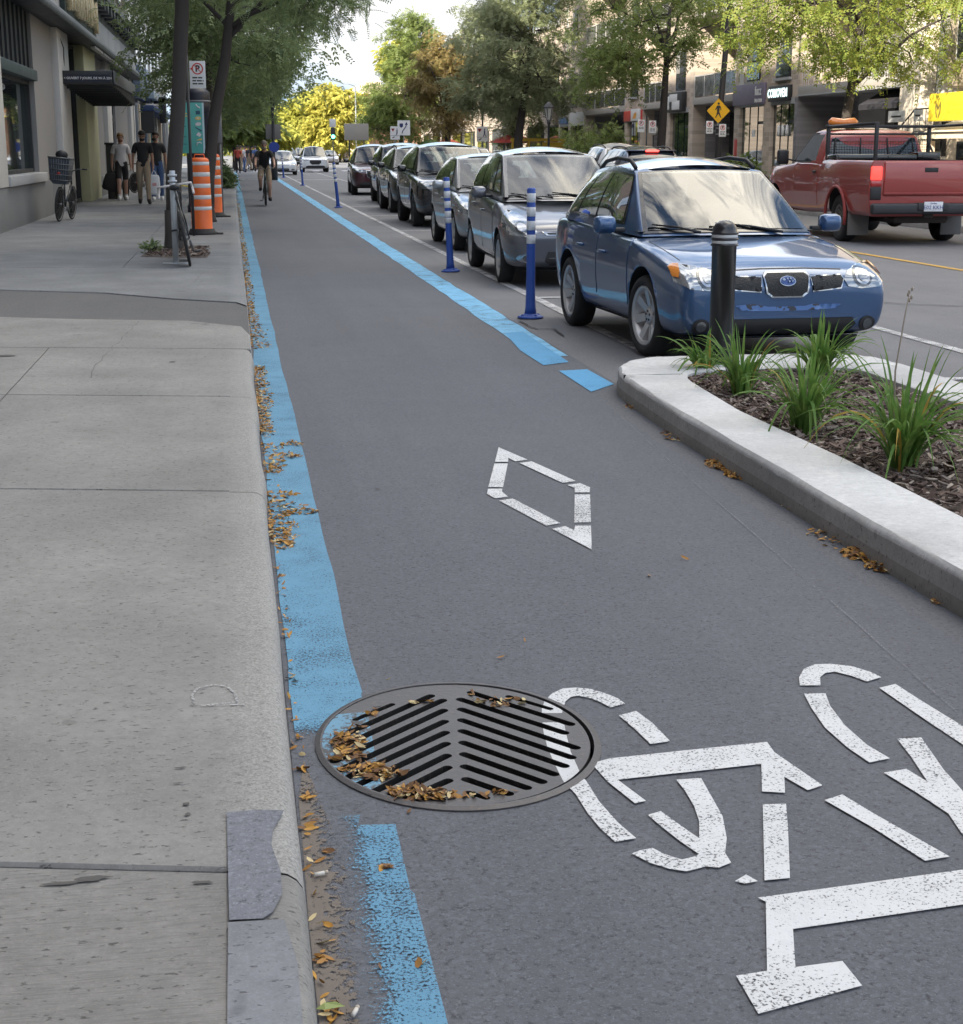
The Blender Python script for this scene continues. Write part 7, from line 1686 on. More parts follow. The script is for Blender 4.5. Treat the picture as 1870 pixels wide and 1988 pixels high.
# signs
def pole(t, h, r, mat=M_DARKM, base=True):
    m = MB(); m.tube([(0, 0, 0), (0, 0, h)], r, 10); m.build('post', [mat], t)
M_RED = pm('sign_red_paint', (.55, .05, .04), .5, .1, 20); M_INK = pm('sign_ink', (.02, .02, .022), .5, .1, 20)
def noparking(t, x, z, w_, h, M0, arrow=True, lines=3):
    """one no-parking plate on a thing, facing -Y (before M0)"""
    m = MB(); m.box(x - w_ / 2, x + w_ / 2, -.006, 0, z - h / 2, z + h / 2, .002, 0, M0); pt = m.build('plate', [M_SIGNW], t)
    cz = z + h * .22; R0 = w_ * .36; Q = M0 @ T(x, -.0065, cz) @ FACE_Y
    m = MB(); m.prism(ell2(0, 0, R0, R0, 24), 0, .001, 1, Q); m.prism(ell2(0, 0, R0 * .78, R0 * .78, 24), .001, .002, 0, Q); text_mesh(m, 'P', R0 * 1.5, Q @ T(0, -R0 * .02, .0025), .0006, 2, 'CENTER', .006); m.prism([(-R0 * .66, R0 * .56), (-R0 * .56, R0 * .66), (R0 * .66, -R0 * .56), (R0 * .56, -R0 * .66)], .003, .004, 1, Q)
    if arrow: m.prism([(-R0 * 1.32, -.02 * R0), (-R0 * .9, R0 * .3), (-R0 * .9, -R0 * .34)], .001, .002, 1, Q)
    m.build('symbol', [M_SIGNW, M_RED, M_INK], pt)
    m = MB(); r = random.Random(int(x * 100) + int(z * 100))
    for k in range(lines):
        zz = z - h * (.06 + .11 * k) - h * .05; xx = x - w_ * .34
        while xx < x + w_ * .3: ww = r.uniform(.04, .09); m.box(xx, min(xx + ww, x + w_ * .36), -.0085, -.0062, zz - h * .025, zz + h * .025, 0, 0, M0); xx += ww + .012
    m.build('text_lines', [M_INK], pt)
t = thing('parking_sign', 'no parking sign on a thin pole in front of the leaning tree', 'sign', (-.66, 26, .13))
pole(t, 2.85, .025); noparking(t, .165, 2.53, .25, .42, T(0, -.03, 0))
t = thing('meter_box', 'narrow grey meter box on a pole behind the pay column', 'meter', (-.24, 34, .13)); pole(t, 2.4, .03, M_GREYM); m = MB(); m.box(-.05, .05, -.09, .04, 1.5, 2.2, .015); m.build('box', [M_GREYM], t)
t = thing('utility_pole', 'tall dark slightly leaning street pole carrying the pedestrian sign', 'pole', (14.2, 45.2, .13)); m = MB(); m.tube([(0, 0, 0), (-.02, 0, 2.0), (.25, 0, 6.5), (.35, 0, 9)], [.10, .09, .075, .06], 12); m.build('shaft', [pm('pole_dark', (.035, .033, .034), .6, .2, 5)], t); m = MB(); m.lathe([(.16, 0), (.16, .25), (.11, .32)], 14); m.build('base', [M_DARKM], t)
cx = atY(1395, 215, 44.9)
t = thing('pedestrian_sign', 'yellow diamond warning sign with black walking figure', 'sign', (cx.x, 44.9, cx.z)); Q = FACE_Y
m = MB(); s = .35; m.prism([(0, -s), (s, 0), (0, s), (-s, 0)], 0, .012, 0, T(0, .006, 0) @ Q); m.build('plate', [pm('sign_amber', (.78, .42, .01), .5, .06, 8)], t)
m = MB(); o2 = T(0, -.007, 0) @ Q
m.prism(ell2(0, .205, .035, .037, 14), 0, .003, 0, o2)
m.prism([(-.045, .15), (.035, .155), (.075, .10), (.085, .02), (.062, .01), (.05, .08), (.035, .09), (.03, -.03), (-.045, -.03), (-.04, .07), (-.085, .02), (-.105, .035), (-.07, .10)], 0, .003, 0, o2)
m.prism([(-.045, -.035), (.03, -.035), (.085, -.17), (.10, -.19), (.07, -.20), (.0, -.08), (-.075, -.20), (-.105, -.19), (-.06, -.12)], 0, .003, 0, o2); m.build('figure', [M_INK], t)
m = MB(); m.box(-.03, .03, .015, .03, -.42, .2); m.build('bracket', [M_GREYM], t)
for px, py, lb in ((1378, 247, 'no parking plate hanging lower left of the yellow diamond'), (1403, 253, 'no parking plate hanging lower right of the yellow diamond')):
    c = atY(px, py, 44.85); t = thing('parking_sign', lb, 'sign', (c.x, 44.85, c.z)); noparking(t, 0, 0, .21, .36, Matrix.Identity(4), False, 3); m = MB(); m.box(-.2, .2, .004, .012, .05, .08); m.box(-.2, .2, .004, .012, -.12, -.09); m.build('bracket', [M_GREYM], t)
p = atY(1256, 240, 51.3)
t = thing('parking_sign', 'pair of no parking plates on a thin post before the brick recess', 'sign', (p.x, 51.3, .13)); pole(t, 2.5, .025); noparking(t, -.20, 2.13, .24, .40, T(0, -.03, 0), False, 2); noparking(t, .19, 2.10, .24, .40, T(0, -.03, 0), False, 3)
def lantern(lbl, px, py, Y):
    p = atY(px, py, Y); t = thing('street_lamp', lbl, 'street lamp', (p.x, Y, .13), 0, 'lantern street lamps'); h = p.z - .13
    m = MB(); m.lathe([(.16, 0), (.16, .3), (.10, .38), (.07, .5), (.055, 1.0), (.05, h - 1.0), (.075, h - .98), (.075, h - .92), (.11, h - .80)], 14); m.build('post', [M_DARKM], t)
    m = MB(); m.lathe([(.10, h - .80), (.21, h - .30)], 6, smooth=False); m.build('glass', [glassy('lantern_glass', (.32, .32, .30), 1.45, .15)], t)
    m = MB(); m.lathe([(.25, h - .30), (.25, h - .26), (.12, h - .10), (.04, h - .04), (.03, h), (.001, h + .02)], 6, smooth=False)
    for k in range(6): a = k * PI / 3; m.tube([(.10 * math.cos(a), .10 * math.sin(a), h - .8), (.215 * math.cos(a), .215 * math.sin(a), h - .29)], .014, 4)
    m.build('cap', [M_DARKM], t)
lantern('lantern street lamp before the grey green tree', 937, 190, 88); lantern('lantern street lamp at the end of the brick block', 1066, 196, 69)
def board_sign(lbl, px, py, Y, w_, h, draw, base=.13):
    p = atY(px, py, Y); t = thing('traffic_sign', lbl, 'sign', (p.x, Y, base)); z = p.z - base; pole(t, z + h * .5, .03, M_GREYM)
    m = MB(); m.prism(rrect(-w_ / 2, w_ / 2, -h / 2, h / 2, .05), 0, .01, 0, T(0, -.033, z) @ FACE_Y); m.build('plate', [M_SIGNW], t); m = MB(); draw(m, T(0, -.045, z) @ FACE_Y); m.build('symbol', [M_INK, M_RED, pm('sign_navy', (.02, .03, .12), .5, .1, 10)], t); return t
def keep(m, Q):
    m.prism([(-.27, .27), (-.05, .27), (-.05, .08), (-.16, -.0), (-.27, .08)], 0, .004, 2, Q)
    m.tube([(-.10, -.33, 0), (-.08, -.2, 0), (.04, -.05, 0), (.13, .08, 0), (.16, .2, 0)], .028, 6, 2, M=Q); m.prism([(.06, .18), (.26, .18), (.17, .36)], 0, .004, 2, Q)
def yld(m, Q):
    m.prism([(-.26, .28), (-.02, .28), (-.14, .08)], 0, .003, 1, Q); m.prism([(-.21, .25), (-.07, .25), (-.14, .13)], .003, .005, 0, Q)
    m.prism(ell2(.13, .25, .035, .035, 10), 0, .004, 2, Q); m.tube([(.13, .20, 0), (.13, .02, 0)], .035, 6, 2, M=Q); m.tube([(.13, .02, 0), (.22, -.14, 0)], .02, 5, 2, M=Q); m.tube([(.13, .02, 0), (.06, -.14, 0)], .02, 5, 2, M=Q); m.box(-.28, .28, -.18, -.165, 0, .004, 0, 0, Q); m.prism([(-.2, -.3), (-.05, -.22), (-.02, -.26), (-.16, -.34)], 0, .004, 0, Q)
board_sign('keep right traffic sign with dark shield and curved arrow', 784, 248, 100, .80, .92, keep, 0); board_sign('yield to pedestrians sign below the lantern lamp', 936, 260, 86, .60, .80, yld, 0); board_sign('second yield to pedestrians sign half behind the keep right one', 767, 258, 104, .62, .85, yld, 0)
# pole with sign backs by the cyclist, traffic lights, thin mast
p = atY(533, 340, 80)
t = thing('signal_pole', 'black pole with a grey sign back and a blue disc behind the cyclist', 'pole', (p.x, 80, .0)); m = MB(); m.lathe([(.17, 0), (.16, 1.0), (.07, 1.1), (.065, 3.2), (.11, 3.7), (.12, 4.0), (.001, 4.0)], 12); m.build('shaft', [M_DARKM], t)
m = MB(); m.box(-.37, .37, .07, .09, 2.0, 2.72, .005); m.build('sign_back', [pm('sign_back_grey', (.16, .15, .14), .6, .15, 4)], t); m = MB(); m.prism(ell2(0, 0, .26, .26, 22), 0, .012, 0, T(.02, -.19, 1.62) @ FACE_Y); m.build('disc', [pm('disc_blue', (.02, .05, .28), .5, .1, 6)], t)
p = atY(647, 290, 105)
t = thing('traffic_light', 'traffic light showing green left of the burgundy crossover', 'traffic light', (p.x, 105, 0)); pole(t, 3.0, .03, M_GREYM); m = MB(); m.box(-.14, .14, -.2, .05, 2.1, 2.9, .03); m.build('housing', [M_DARKM], t); m = MB(); m.prism(ell2(0, 0, .12, .12, 16), 0, .03, 0, T(0, -.21, 2.32) @ FACE_Y); m.build('lamp', [emit('signal_green', (.1, 1.0, .6), 4.0)], t); m = MB(); m.box(-.2, .2, -.06, .05, 2.92, 3.45, .02); m.build('white_box', [M_SIGNW], t)
for px, lb in ((526, 'left one of the two small red signals above the crossing'), (540, 'right one of the two small red signals above the crossing')):
    p = atY(px, 268, 140); t = thing('traffic_light', lb, 'traffic light', (p.x, 140, 0)); pole(t, p.z + .5, .05); m = MB(); m.box(-.17, .17, -.15, .05, p.z - .45, p.z + .4, .03); m.build('housing', [M_DARKM], t); m = MB(); m.prism(ell2(0, 0, .15, .15, 14), 0, .03, 0, T(0, -.16, p.z + .15) @ FACE_Y); m.build('lamp', [emit('signal_red', (1.0, .18, .10), 4.0)], t)
p = atY(690, 168, 165); t = thing('street_mast', 'thin tall street mast before the sunlit corner building', 'pole', (p.x, 165, 0)); pole(t, p.z, .07, M_GREYM); m = MB(); m.tube([(0, 0, p.z), (-.6, 0, p.z + .25), (-1.3, 0, p.z + .3)], .04, 6); m.build('arm', [M_GREYM], t)
p = atY(692, 256, 118); t = thing('information_board', 'blank beige board on two posts beyond the burgundy crossover', 'sign', (p.x, 118, 0)); m = MB(); m.box(-.9, .9, -.04, .04, p.z - .6, p.z + .6, .02); m.build('board', [pm('board_beige', (.25, .235, .21), .7, .12, 3)], t); m = MB(); m.box(-.6, -.5, -.03, .03, 0, p.z - .6); m.build('post', [M_DARKM], t); m = MB(); m.box(.5, .6, -.03, .03, 0, p.z - .6); m.build('post', [M_DARKM], t)
p = atY(1269, 253, 62); t = thing('globe_lamp', 'round white globe lamp on a post by the dark hedge', 'lamp', (p.x, 62, .13)); pole(t, p.z - .25, .03); m = MB(); m.ball((0, 0, p.z - .13), .19, n=18, k=12); m.build('globe', [pm('globe_white', (.55, .52, .46), .35, .05, 10)], t)
p = atX(1304, 300, 17.3); t = thing('sandwich_board', 'white sandwich board outside the glass shop', 'sign', (17.3, p.y, .13)); m = MB(); m.add([(-.25, -.3, 0), (-.25, .3, 0), (-.04, .3, 1.15), (-.04, -.3, 1.15), (.25, -.3, 0), (.25, .3, 0), (.04, .3, 1.15), (.04, -.3, 1.15)], [(0, 1, 2, 3), (5, 4, 7, 6), (3, 2, 6, 7), (0, 3, 7, 4), (1, 5, 6, 2)]); m.build('panel', [M_SIGNW], t)
# terrace on the right pavement beyond the lamps
p = atY(1045, 275, 84)
t = thing('terrace_frame', 'yellow timber terrace frame on the right pavement before the brick corner', 'terrace', (p.x, 84, .13)); MY = pm('frame_yellow', (.62, .40, .04), .6, .12, 5)
m = MB()
for x in (-1.4, -.5, .5, 1.4): m.box(x - .05, x + .05, -.05, .05, 0, 1.9)
m.box(-1.5, 1.5, -.06, .06, 1.8, 1.95); m.box(-1.5, 1.5, -.06, .06, .9, 1.0); m.tube([(-1.4, 0, .1), (-.5, 0, 1.8)], .04, 4); m.build('frame', [MY], t); m = MB(); m.box(.2, 1.4, -.055, -.03, 1.2, 1.75); m.build('panel', [MY], t)
for i, (px, Y, c, lb) in enumerate(((985, 92, (.35, .05, .04), 'red parasol on the terrace under the grey green tree'), (1012, 97, (.30, .10, .04), 'rust coloured parasol behind the red one'), (870, 120, (.45, .08, .04), 'small red parasol far along the right pavement'), (835, 128, (.10, .2, .08), 'green parasol far along the right pavement'))):
    p = atY(px, 285, Y); t = thing('parasol', lb, 'parasol', (p.x, Y, .13), 0, 'terrace parasols'); pole(t, 2.1, .03, M_GREYM); m = MB(); m.lathe([(1.2, 1.75), (.6, 2.0), (.05, 2.2), (.001, 2.22)], 8, smooth=False); m.build('canopy', [pm('parasol_%d' % i, c, .8, .15, 3)], t)
for i, (px, Y, lb) in enumerate(((1000, 86, 'dark planter box left of the yellow frame'), (1025, 80, 'black planter box before the yellow frame'), (955, 95, 'black planter box under the lantern'))):
    p = atY(px, 290, Y); t = thing('planter_box', lb, 'planter', (p.x, Y, .13), 0, 'terrace planter boxes'); m = MB(); m.box(-.7, .7, -.3, .3, 0, .75, .02); m.build('box', [M_DARKM], t); m = MB(); m.box(-.66, .66, -.26, .26, .751, .76); m.build('soil', [M_DIRT], t)
# loose street finds
for px, py, lb in ((640, 1965, 'single green and yellow leaf beside the cigarette butt'),):
    p = gp(px, py, .012); t = thing('green_leaf', lb, 'leaf', (p.x, p.y, .02)); m = MB(); m.add([(-.025, 0, 0), (-.008, -.011, .004), (.012, -.009, .005), (.028, 0, .001), (.012, .010, .006), (-.008, .011, .005)], [(0, 1, 2, 3, 4, 5)]); m.build('blade', [pm('leaf_fresh', (.22, .27, .08), .6, .2, 60)], t)
# ------------------------------------------------------------------ bicycles
def bicycle(name, label, loc, rz, lean, frame_mat, bar='flat', group='bicycles', tape=None, steer=0.0, tyre_r=.335):
    """origin on the ground under the middle of the wheelbase; forward is +x"""
    t = thing(name, label, 'bicycle', loc, rz, group); t.rotation_euler = (lean, 0, rz); r = tyre_r
    for x in (-.50, .52):
        w = bpy.data.objects.new('wheel', None); COL.objects.link(w); w.parent = t; w.location = (x, 0, r); w.empty_display_size = .1
        m = MB(); P = [(r - .018 + .018 * math.cos(a), .018 * math.sin(a)) for a in [2 * PI * k / 8 for k in range(9)]]; m.lathe(P, 36, 0, RX(PI / 2)); m.build('tyre', [M_TYRE], w)
        m = MB(); m.lathe([(r - .045, -.010), (r - .033, -.012), (r - .033, .012), (r - .045, .010), (r - .045, -.010)], 36, 0, RX(PI / 2)); m.lathe([(.022, -.045), (.022, .045)], 12, 0, RX(PI / 2))
        for k in range(18): a = 2 * PI * k / 18; s = .03 if k % 2 else -.03; m.tube([(.02 * math.cos(a), s, .02 * math.sin(a)), ((r - .04) * math.cos(a + .25), 0, (r - .04) * math.sin(a + .25))], .0022, 3, caps=False)
        m.build('rim', [M_STEEL], w)
    bb, st, ht, hb = (-.06, 0, .28), (-.20, 0, .80), (.36, 0, .84), (.395, 0, .70); m = MB()
    for a, b_, q in ((bb, st, .017), (st, ht, .016), (bb, hb, .019), (ht, hb, .02)): m.tube([a, b_], q, 8)
    for s in (-1, 1):
        m.tube([bb, (-.50, s * .055, r)], .010, 6); m.tube([st, (-.50, s * .055, r)], .009, 6); m.tube([(.405, s * .03, .67), (.45, s * .05, .5), (.52, s * .05, r)], .011, 6)
    m.tube([(.35, 0, .88), (.41, 0, .66)], .014, 8); m.build('frame', [frame_mat], t)
    m = MB(); m.tube([st, (-.225, 0, .90)], .013, 8); m.build('seat_post', [M_STEEL], t)
    m = MB(); m.tube([(-.37, 0, .93), (-.30, 0, .945), (-.2, 0, .93), (-.08, 0, .925)], [.05, .075, .045, .016], 10, 0, M=T(0, 0, .465) @ Matrix.Diagonal((1, 1, .5, 1))); m.build('saddle', [M_BLK], t)
    m = MB(); m.tube([(.35, 0, .87), (.345, 0, .93), (.42, 0, .95)], .013, 6)
    if bar == 'drop':
        for s in (-1, 1): m.tube([(.42, 0, .95), (.42, s * .19, .95), (.50, s * .205, .945), (.535, s * .21, .90), (.49, s * .215, .83), (.40, s * .215, .82)], [.013, .014, .016, .016, .016, .016], 8)
    else:
        for s in (-1, 1): m.tube([(.42, 0, .95), (.42, s * .12, 1.0), (.38, s * .29, 1.01)], .012, 6)
    hbm = m.build('handlebar', [tape or M_STEEL], t)
    if bar != 'drop':
        for s in (-1, 1): m = MB(); m.tube([(.395, s * .21, 1.008), (.375, s * .31, 1.01)], .016, 8); m.build('grip', [M_BLK], hbm)
    m = MB(); m.lathe([(.001, -.008), (.095, -.006), (.095, .0), (.001, .002)], 24, 0, T(-.06, -.05, .28) @ RX(PI / 2)); m.tube([(-.06, -.065, .28), (.0, -.075, .13)], .010, 6); m.tube([(-.06, .055, .28), (-.12, .065, .43)], .010, 6); m.build('crank', [M_STEEL], t)
    for x, y, z in ((.0, -.12, .13), (-.12, .11, .43)): m = MB(); m.box(x - .045, x + .045, y - .04, y + .04, z - .01, z + .01, .004); m.build('pedal', [M_BLK], t)
    m = MB(); m.tube([(-.06, -.055, .375), (-.50, -.05, r + .04)], .005, 4); m.tube([(-.06, -.055, .19), (-.50, -.05, r - .04)], .005, 4); m.build('chain', [M_BLK], t)
    return t
M_FBLK = pm('frame_black', (.015, .016, .018), .35, .2, 10, coat=.5); M_FGRY = pm('frame_grey', (.06, .065, .075), .4, .2, 10, coat=.4); M_FTEAL = pm('frame_green', (.02, .05, .045), .4, .2, 10, coat=.4)
M_TAPE = pm('bar_tape_white', (.55, .52, .50), .6, .1, 30)
p = gp(372, 512, .13)
bicycle('bicycle', 'black road bicycle with white drop bars locked to the rack post', (-.56, 19.62, .13), R(92), R(-9), M_FBLK, 'drop', tape=M_TAPE)
b1 = bicycle('bicycle', 'bicycle carrying a tall grey rear basket, leaning on the stone plinth', (-3.30, 32.0, .13), R(82), R(5), M_FBLK)
m = MB(); V = []
for z, a, b_ in ((.72, .10, .12), (.78, .14, .16), (1.22, .18, .20)): V += [(-.48 - a, -b_, z), (-.48 + a, -b_, z), (-.48 + a, b_, z), (-.48 - a, b_, z)]
m.add(V, [(0, 3, 2, 1)] + [(4 * k + i, 4 * k + (i + 1) % 4, 4 * k + 4 + (i + 1) % 4, 4 * k + 4 + i) for k in (0, 1) for i in range(4)]); 
for z, q in ((.80, .165), (.90, .172), (1.0, .18), (1.1, .19), (1.22, .20)): m.tube([(-.48 - q, -q, z), (-.48 + q, -q, z), (-.48 + q, q, z), (-.48 - q, q, z), (-.48 - q, -q, z)], .009 if z < 1.2 else .016, 5, 1)
for k in range(9):
    u = -1 + k * .25
    for e in (-1, 1): m.tube([(-.48 + u * .155, e * .165, .78), (-.48 + u * .19, e * .20, 1.22)], .006, 4, 1); m.tube([(-.48 + e * .155, u * .165, .78), (-.48 + e * .19, u * .20, 1.22)], .006, 4, 1)
m.build('basket', [pm('basket_grey', (.085, .10, .125), .6, .3, 20), M_STEEL], b1)
m = MB(); m.box(-.655, -.635, -.03, .03, .90, .95, .006); m.build('reflector', [M_REDL], b1); m = MB(); m.ball((-.36, .02, 1.27), .10, .12, .09); m.build('bag', [M_BLK], b1)
bicycle('bicycle', 'dark city bicycle parked behind the black timber post', (-3.12, 45.2, .13), R(-72), R(-5), M_FGRY)
t = thing('timber_post', 'black timber post against the wall left of the walkers', 'post', (-3.42, 46.2, .13)); m = MB(); m.box(-.11, .11, -.11, .11, 0, 1.5, .015); m.build('shaft', [M_DARKM], t); m = MB(); m.box(-.14, .14, -.14, .14, 1.5, 1.56, .01); m.build('cap', [M_DARKM], t)
bicycle('bicycle', 'bicycle parked by the kerb bush past the drums', (-.62, 62, .13), R(80), R(6), M_FGRY)
bicycle('bicycle', 'red framed bicycle behind the walkers near the wall', (-2.9, 52.5, .13), R(60), R(5), pm('frame_red', (.30, .04, .02), .4, .2, 10, coat=.4))
# ------------------------------------------------------------------ people
SKIN1 = pm('skin_light', (.42, .25, .185), .55, .12, 14); SKIN2 = pm('skin_tan', (.33, .185, .125), .55, .12, 14)
HAIR_D = pm('hair_dark', (.018, .013, .011), .6, .3, 40); HAIR_B = pm('hair_sandy', (.22, .13, .06), .6, .3, 40); HAIR_G = pm('beard_grey', (.20, .17, .15), .7, .3, 40); HAIR_R = pm('beard_reddish', (.20, .085, .045), .7, .3, 40)
def cloth(n, c): return pm(n, c, .85, .22, 7, bmp=.35, bscale=22)
C_BLK = cloth('tee_black', (.014, .014, .016)); C_WHT = cloth('tee_white', (.58, .56, .57)); C_KHK = cloth('khaki', (.30, .235, .165)); C_JEAN = cloth('denim', (.06, .11, .24)); C_DK = cloth('shorts_dark', (.022, .020, .022)); C_CHAR = cloth('tee_charcoal', (.022, .024, .028)); C_SHB = cloth('shoe_black', (.015, .014, .014)); C_SHW = cloth('shoe_white', (.60, .60, .60)); C_RED = cloth('top_red', (.45, .07, .05)); C_ORG = cloth('top_orange', (.55, .2, .06)); C_BLU = cloth('top_blue', (.08, .14, .3))
WALK = dict(pel=(0, 0, .95), sp=(0, -.01, 1.14), ch=(0, -.01, 1.32), nb=(0, .0, 1.465), nk=(0, -.02, 1.53), hd=(0, -.035, 1.625), ht=(0, -.02, 1.715),
            sL=(-.165, 0, 1.425), eL=(-.225, .05, 1.145), wL=(-.235, -.03, .905), hL=(-.235, -.055, .835), sR=(.165, 0, 1.425), eR=(.225, .06, 1.15), wR=(.245, .0, .90), hR=(.245, -.02, .825),
            pL=(-.088, 0, .91), kL=(-.095, -.16, .51), aL=(-.10, -.20, .10), tL=(-.115, -.355, .045), pR=(.088, 0, .91), kR=(.095, .02, .50), aR=(.10, .22, .12), tR=(.11, .10, .035))
RAD = dict(pel=(.145, .11), sp=(.135, .10), ch=(.150, .105), nb=(.075, .07), nk=(.052, .055), hd=(.078, .095), ht=(.066, .075), s=(.062, .062), e=(.041, .041), w=(.028, .030), h=(.033, .022), p=(.095, .10), k=(.060, .062), a=(.040, .044), t=(.042, .032))
BON = [('pel', 'sp', 'torso'), ('sp', 'ch', 'torso'), ('ch', 'nb', 'torso'), ('nb', 'nk', 'neck'), ('nk', 'hd', 'head'), ('hd', 'ht', 'head')]
for s in 'LR': BON += [('ch', 's' + s, 'torso'), ('s' + s, 'e' + s, 'uarm'), ('e' + s, 'w' + s, 'farm'), ('w' + s, 'h' + s, 'hand'), ('pel', 'p' + s, 'torso2'), ('p' + s, 'k' + s, 'thigh'), ('k' + s, 'a' + s, 'shin'), ('a' + s, 't' + s, 'foot')]
def person(label, loc, rz, pose, skin, hair, top, bottom, shoe, legs='long', beard=None, scale=1.0, group=None, lod=2, hairlen=1.0, turn=0.0, nod=0.0, socks=None):
    t = thing('person', label, 'person', loc, rz, group); t.scale = (scale,) * 3
    J = {k: Vector(v) for k, v in pose.items()}; names = list(J); V = [J[k] for k in names]; E = [(names.index(a), names.index(b_)) for a, b_, _ in BON]
    me = bpy.data.meshes.new('p'); me.from_pydata(V, E, []); o = link('tmp_person', me)
    sk = o.modifiers.new('sk', 'SKIN'); sk.use_smooth_shade = True; sk.branch_smoothing = .3
    lay = me.skin_vertices[0].data if me.skin_vertices else None
    if lay is None:
        bpy.context.view_layer.objects.active = o; lay = me.skin_vertices[0].data
    for i, k in enumerate(names):
        lay[i].radius = RAD[k] if k in RAD else RAD[k[0]]; lay[i].use_root = (k == 'pel')
    sb = o.modifiers.new('sb', 'SUBSURF'); sb.levels = sb.render_levels = lod
    bm_ = evalmesh(o, 'body'); drop(o)
    # fingers and thumb as tapered chains rooted in the palm, nose and ears
    mb = MB(); mb.add([v.co[:] for v in bm_.vertices], [list(p.vertices) for p in bm_.polygons], 0, True)
    for s, sx in (('L', -1), ('R', 1)):
        w_, h_ = J['w' + s], J['h' + s]; d = (h_ - w_).normalized(); side = Vector((0, 1, 0)) - d * d.y; side = side.normalized() if side.length > .01 else Vector((0, 0, 1)); inn = d.cross(side).normalized()
        if inn.x * sx > 0: inn = -inn
        for k, (q, L_) in enumerate(((-.024, .070), (-.008, .080), (.008, .075), (.023, .060))):
            a = h_ + side * q - d * .005; b1_ = a + d * L_ * .55 + inn * .006; c1 = b1_ + d * L_ * .35 + inn * .025; mb.tube([a, b1_, c1], [.010, .009, .006], 6)
        a = h_ - d * .04 - side * .022; mb.tube([a, a - side * .025 + d * .03 + inn * .01, a - side * .028 + d * .062 + inn * .018], [.011, .010, .007], 6)
    hd, nk = J['hd'], J['nk']; up = (J['ht'] - hd).normalized(); HM = Matrix.Translation(hd) @ RZ(turn) @ RX(nod)
    mb.tube([(0, -.090, .012), (0, -.112, -.018), (0, -.096, -.028)], [.007, .014, .010], 6, M=HM)
    for sx in (-1, 1): mb.ball((sx * .080, .005, -.005), .012, .022, .032, 8, 6, 0, HM)
    body = mb.build('body', [skin], t)
    # which limb each face belongs to
    segs = [(J[a], J[b_], c) for a, b_, c in BON]
    def classify(c):
        best = None
        for a, b_, nm in segs:
            d = b_ - a; q = max(0, min(1, (c - a).dot(d) / d.length_squared)); dist = (c - a - d * q).length
            if nm in ('thigh', 'shin', 'uarm', 'farm'): dist -= .015
            if best is None or dist < best[0]: best = (dist, nm, q)
        return best[1], best[2]
    sets = {'shirt': [], 'trousers': [], 'shoe': [], 'sock': []}
    for p in bm_.polygons:
        nm, q = classify(p.center); z = p.center
        up_ = (z - J['pel']).z
        if nm in ('torso', 'torso2') and up_ > -.055: sets['shirt'].append(p)
        elif nm == 'uarm' and q < .72: sets['shirt'].append(p)
        if nm == 'torso2' or nm == 'thigh' and (legs == 'long' or q < .88) or nm == 'shin' and legs == 'long' and q < .93 or nm == 'torso' and up_ < .05: sets['trousers'].append(p)
        if nm == 'foot' or nm == 'shin' and q > .97: sets['shoe'].append(p)
        if socks and nm == 'shin' and q > .82: sets['sock'].append(p)
    for nm, mat, off in (('trousers', bottom, .010), ('shirt', top, .016), ('sock', socks, .006), ('shoe', shoe, .012)):
        ps = sets[nm]
        if not ps or mat is None: continue
        nmz = bm_.vertices; idx = {}; vs = []; fs = []
        for p in ps:
            f = []
            for i in p.vertices:
                if i not in idx: idx[i] = len(vs); v = nmz[i]; vs.append(v.co + v.normal * off)
                f.append(idx[i])
            fs.append(f)
        m = MB(); m.add(vs, fs, 0, True); m.build('shorts' if nm == 'trousers' and legs != 'long' else nm, [mat], t)
    # hair cap, eyes, brows, mouth, beard
    if hair:
        m = MB(); rr = random.Random(3); m.grid(lambda u, v: Vector(((.090 * hairlen) * math.sin(v * 1.75) * math.cos(u * 2 * PI), .012 + (.108 * hairlen) * math.sin(v * 1.75) * math.sin(u * 2 * PI) * (1 if math.sin(u * 2 * PI) > 0 else .82), .03 + .105 * math.cos(v * 1.75) + (0 if math.sin(u * 2 * PI) > -.3 else .035 * v))), 20, 8, 0, True, HM); m.build('hair', [hair], t)
    m = MB()
    for sx in (-1, 1): m.ball((sx * .032, -.088, .012), .013, .008, .008, 8, 6, 0, HM); m.box(sx * .015, sx * .052, -.097, -.086, .028, .035, .002, 0, HM)
    m.build('eyes', [HAIR_D], t)
    m = MB(); m.box(-.022, .022, -.096, -.085, -.052, -.045, .002, 0, HM); m.build('mouth', [pm('lips', (.25, .10, .08), .5, .1, 30)], t)
    if beard: m = MB(); m.ball((0, -.060, -.068), .066, .045, .042, 14, 9, 0, HM); m.build('beard', [beard], t)
    return t
import copy as _cp
P1 = _cp.deepcopy(WALK); P1.update(hL=(-.25, -.03, .83), wL=(-.245, -.0, .905))
P2 = {k: (-v[0], v[1], v[2]) for k, v in WALK.items()}; P2 = {k: P2[(k[:-1] + {'L': 'R', 'R': 'L'}[k[-1]]) if k[-1] in 'LR' else k] for k in WALK}
pw = [gp(247, 386, .13), gp(281, 397, .13), gp(310, 391, .13)]
person('walker in white tee and dark shorts carrying a black bag', (pw[0].x, 44.2, .13), R(8), P1, SKIN1, HAIR_B, C_WHT, C_DK, C_SHW, 'short', HAIR_R, 1.03, 'people walking on the pavement', socks=C_SHW)
person('walker in black tee and rolled khaki trousers looking down', (pw[1].x, 41.2, .13), R(4), P2, SKIN2, HAIR_D, C_BLK, C_KHK, C_SHB, 'long', HAIR_D, 1.05, 'people walking on the pavement', nod=R(22))
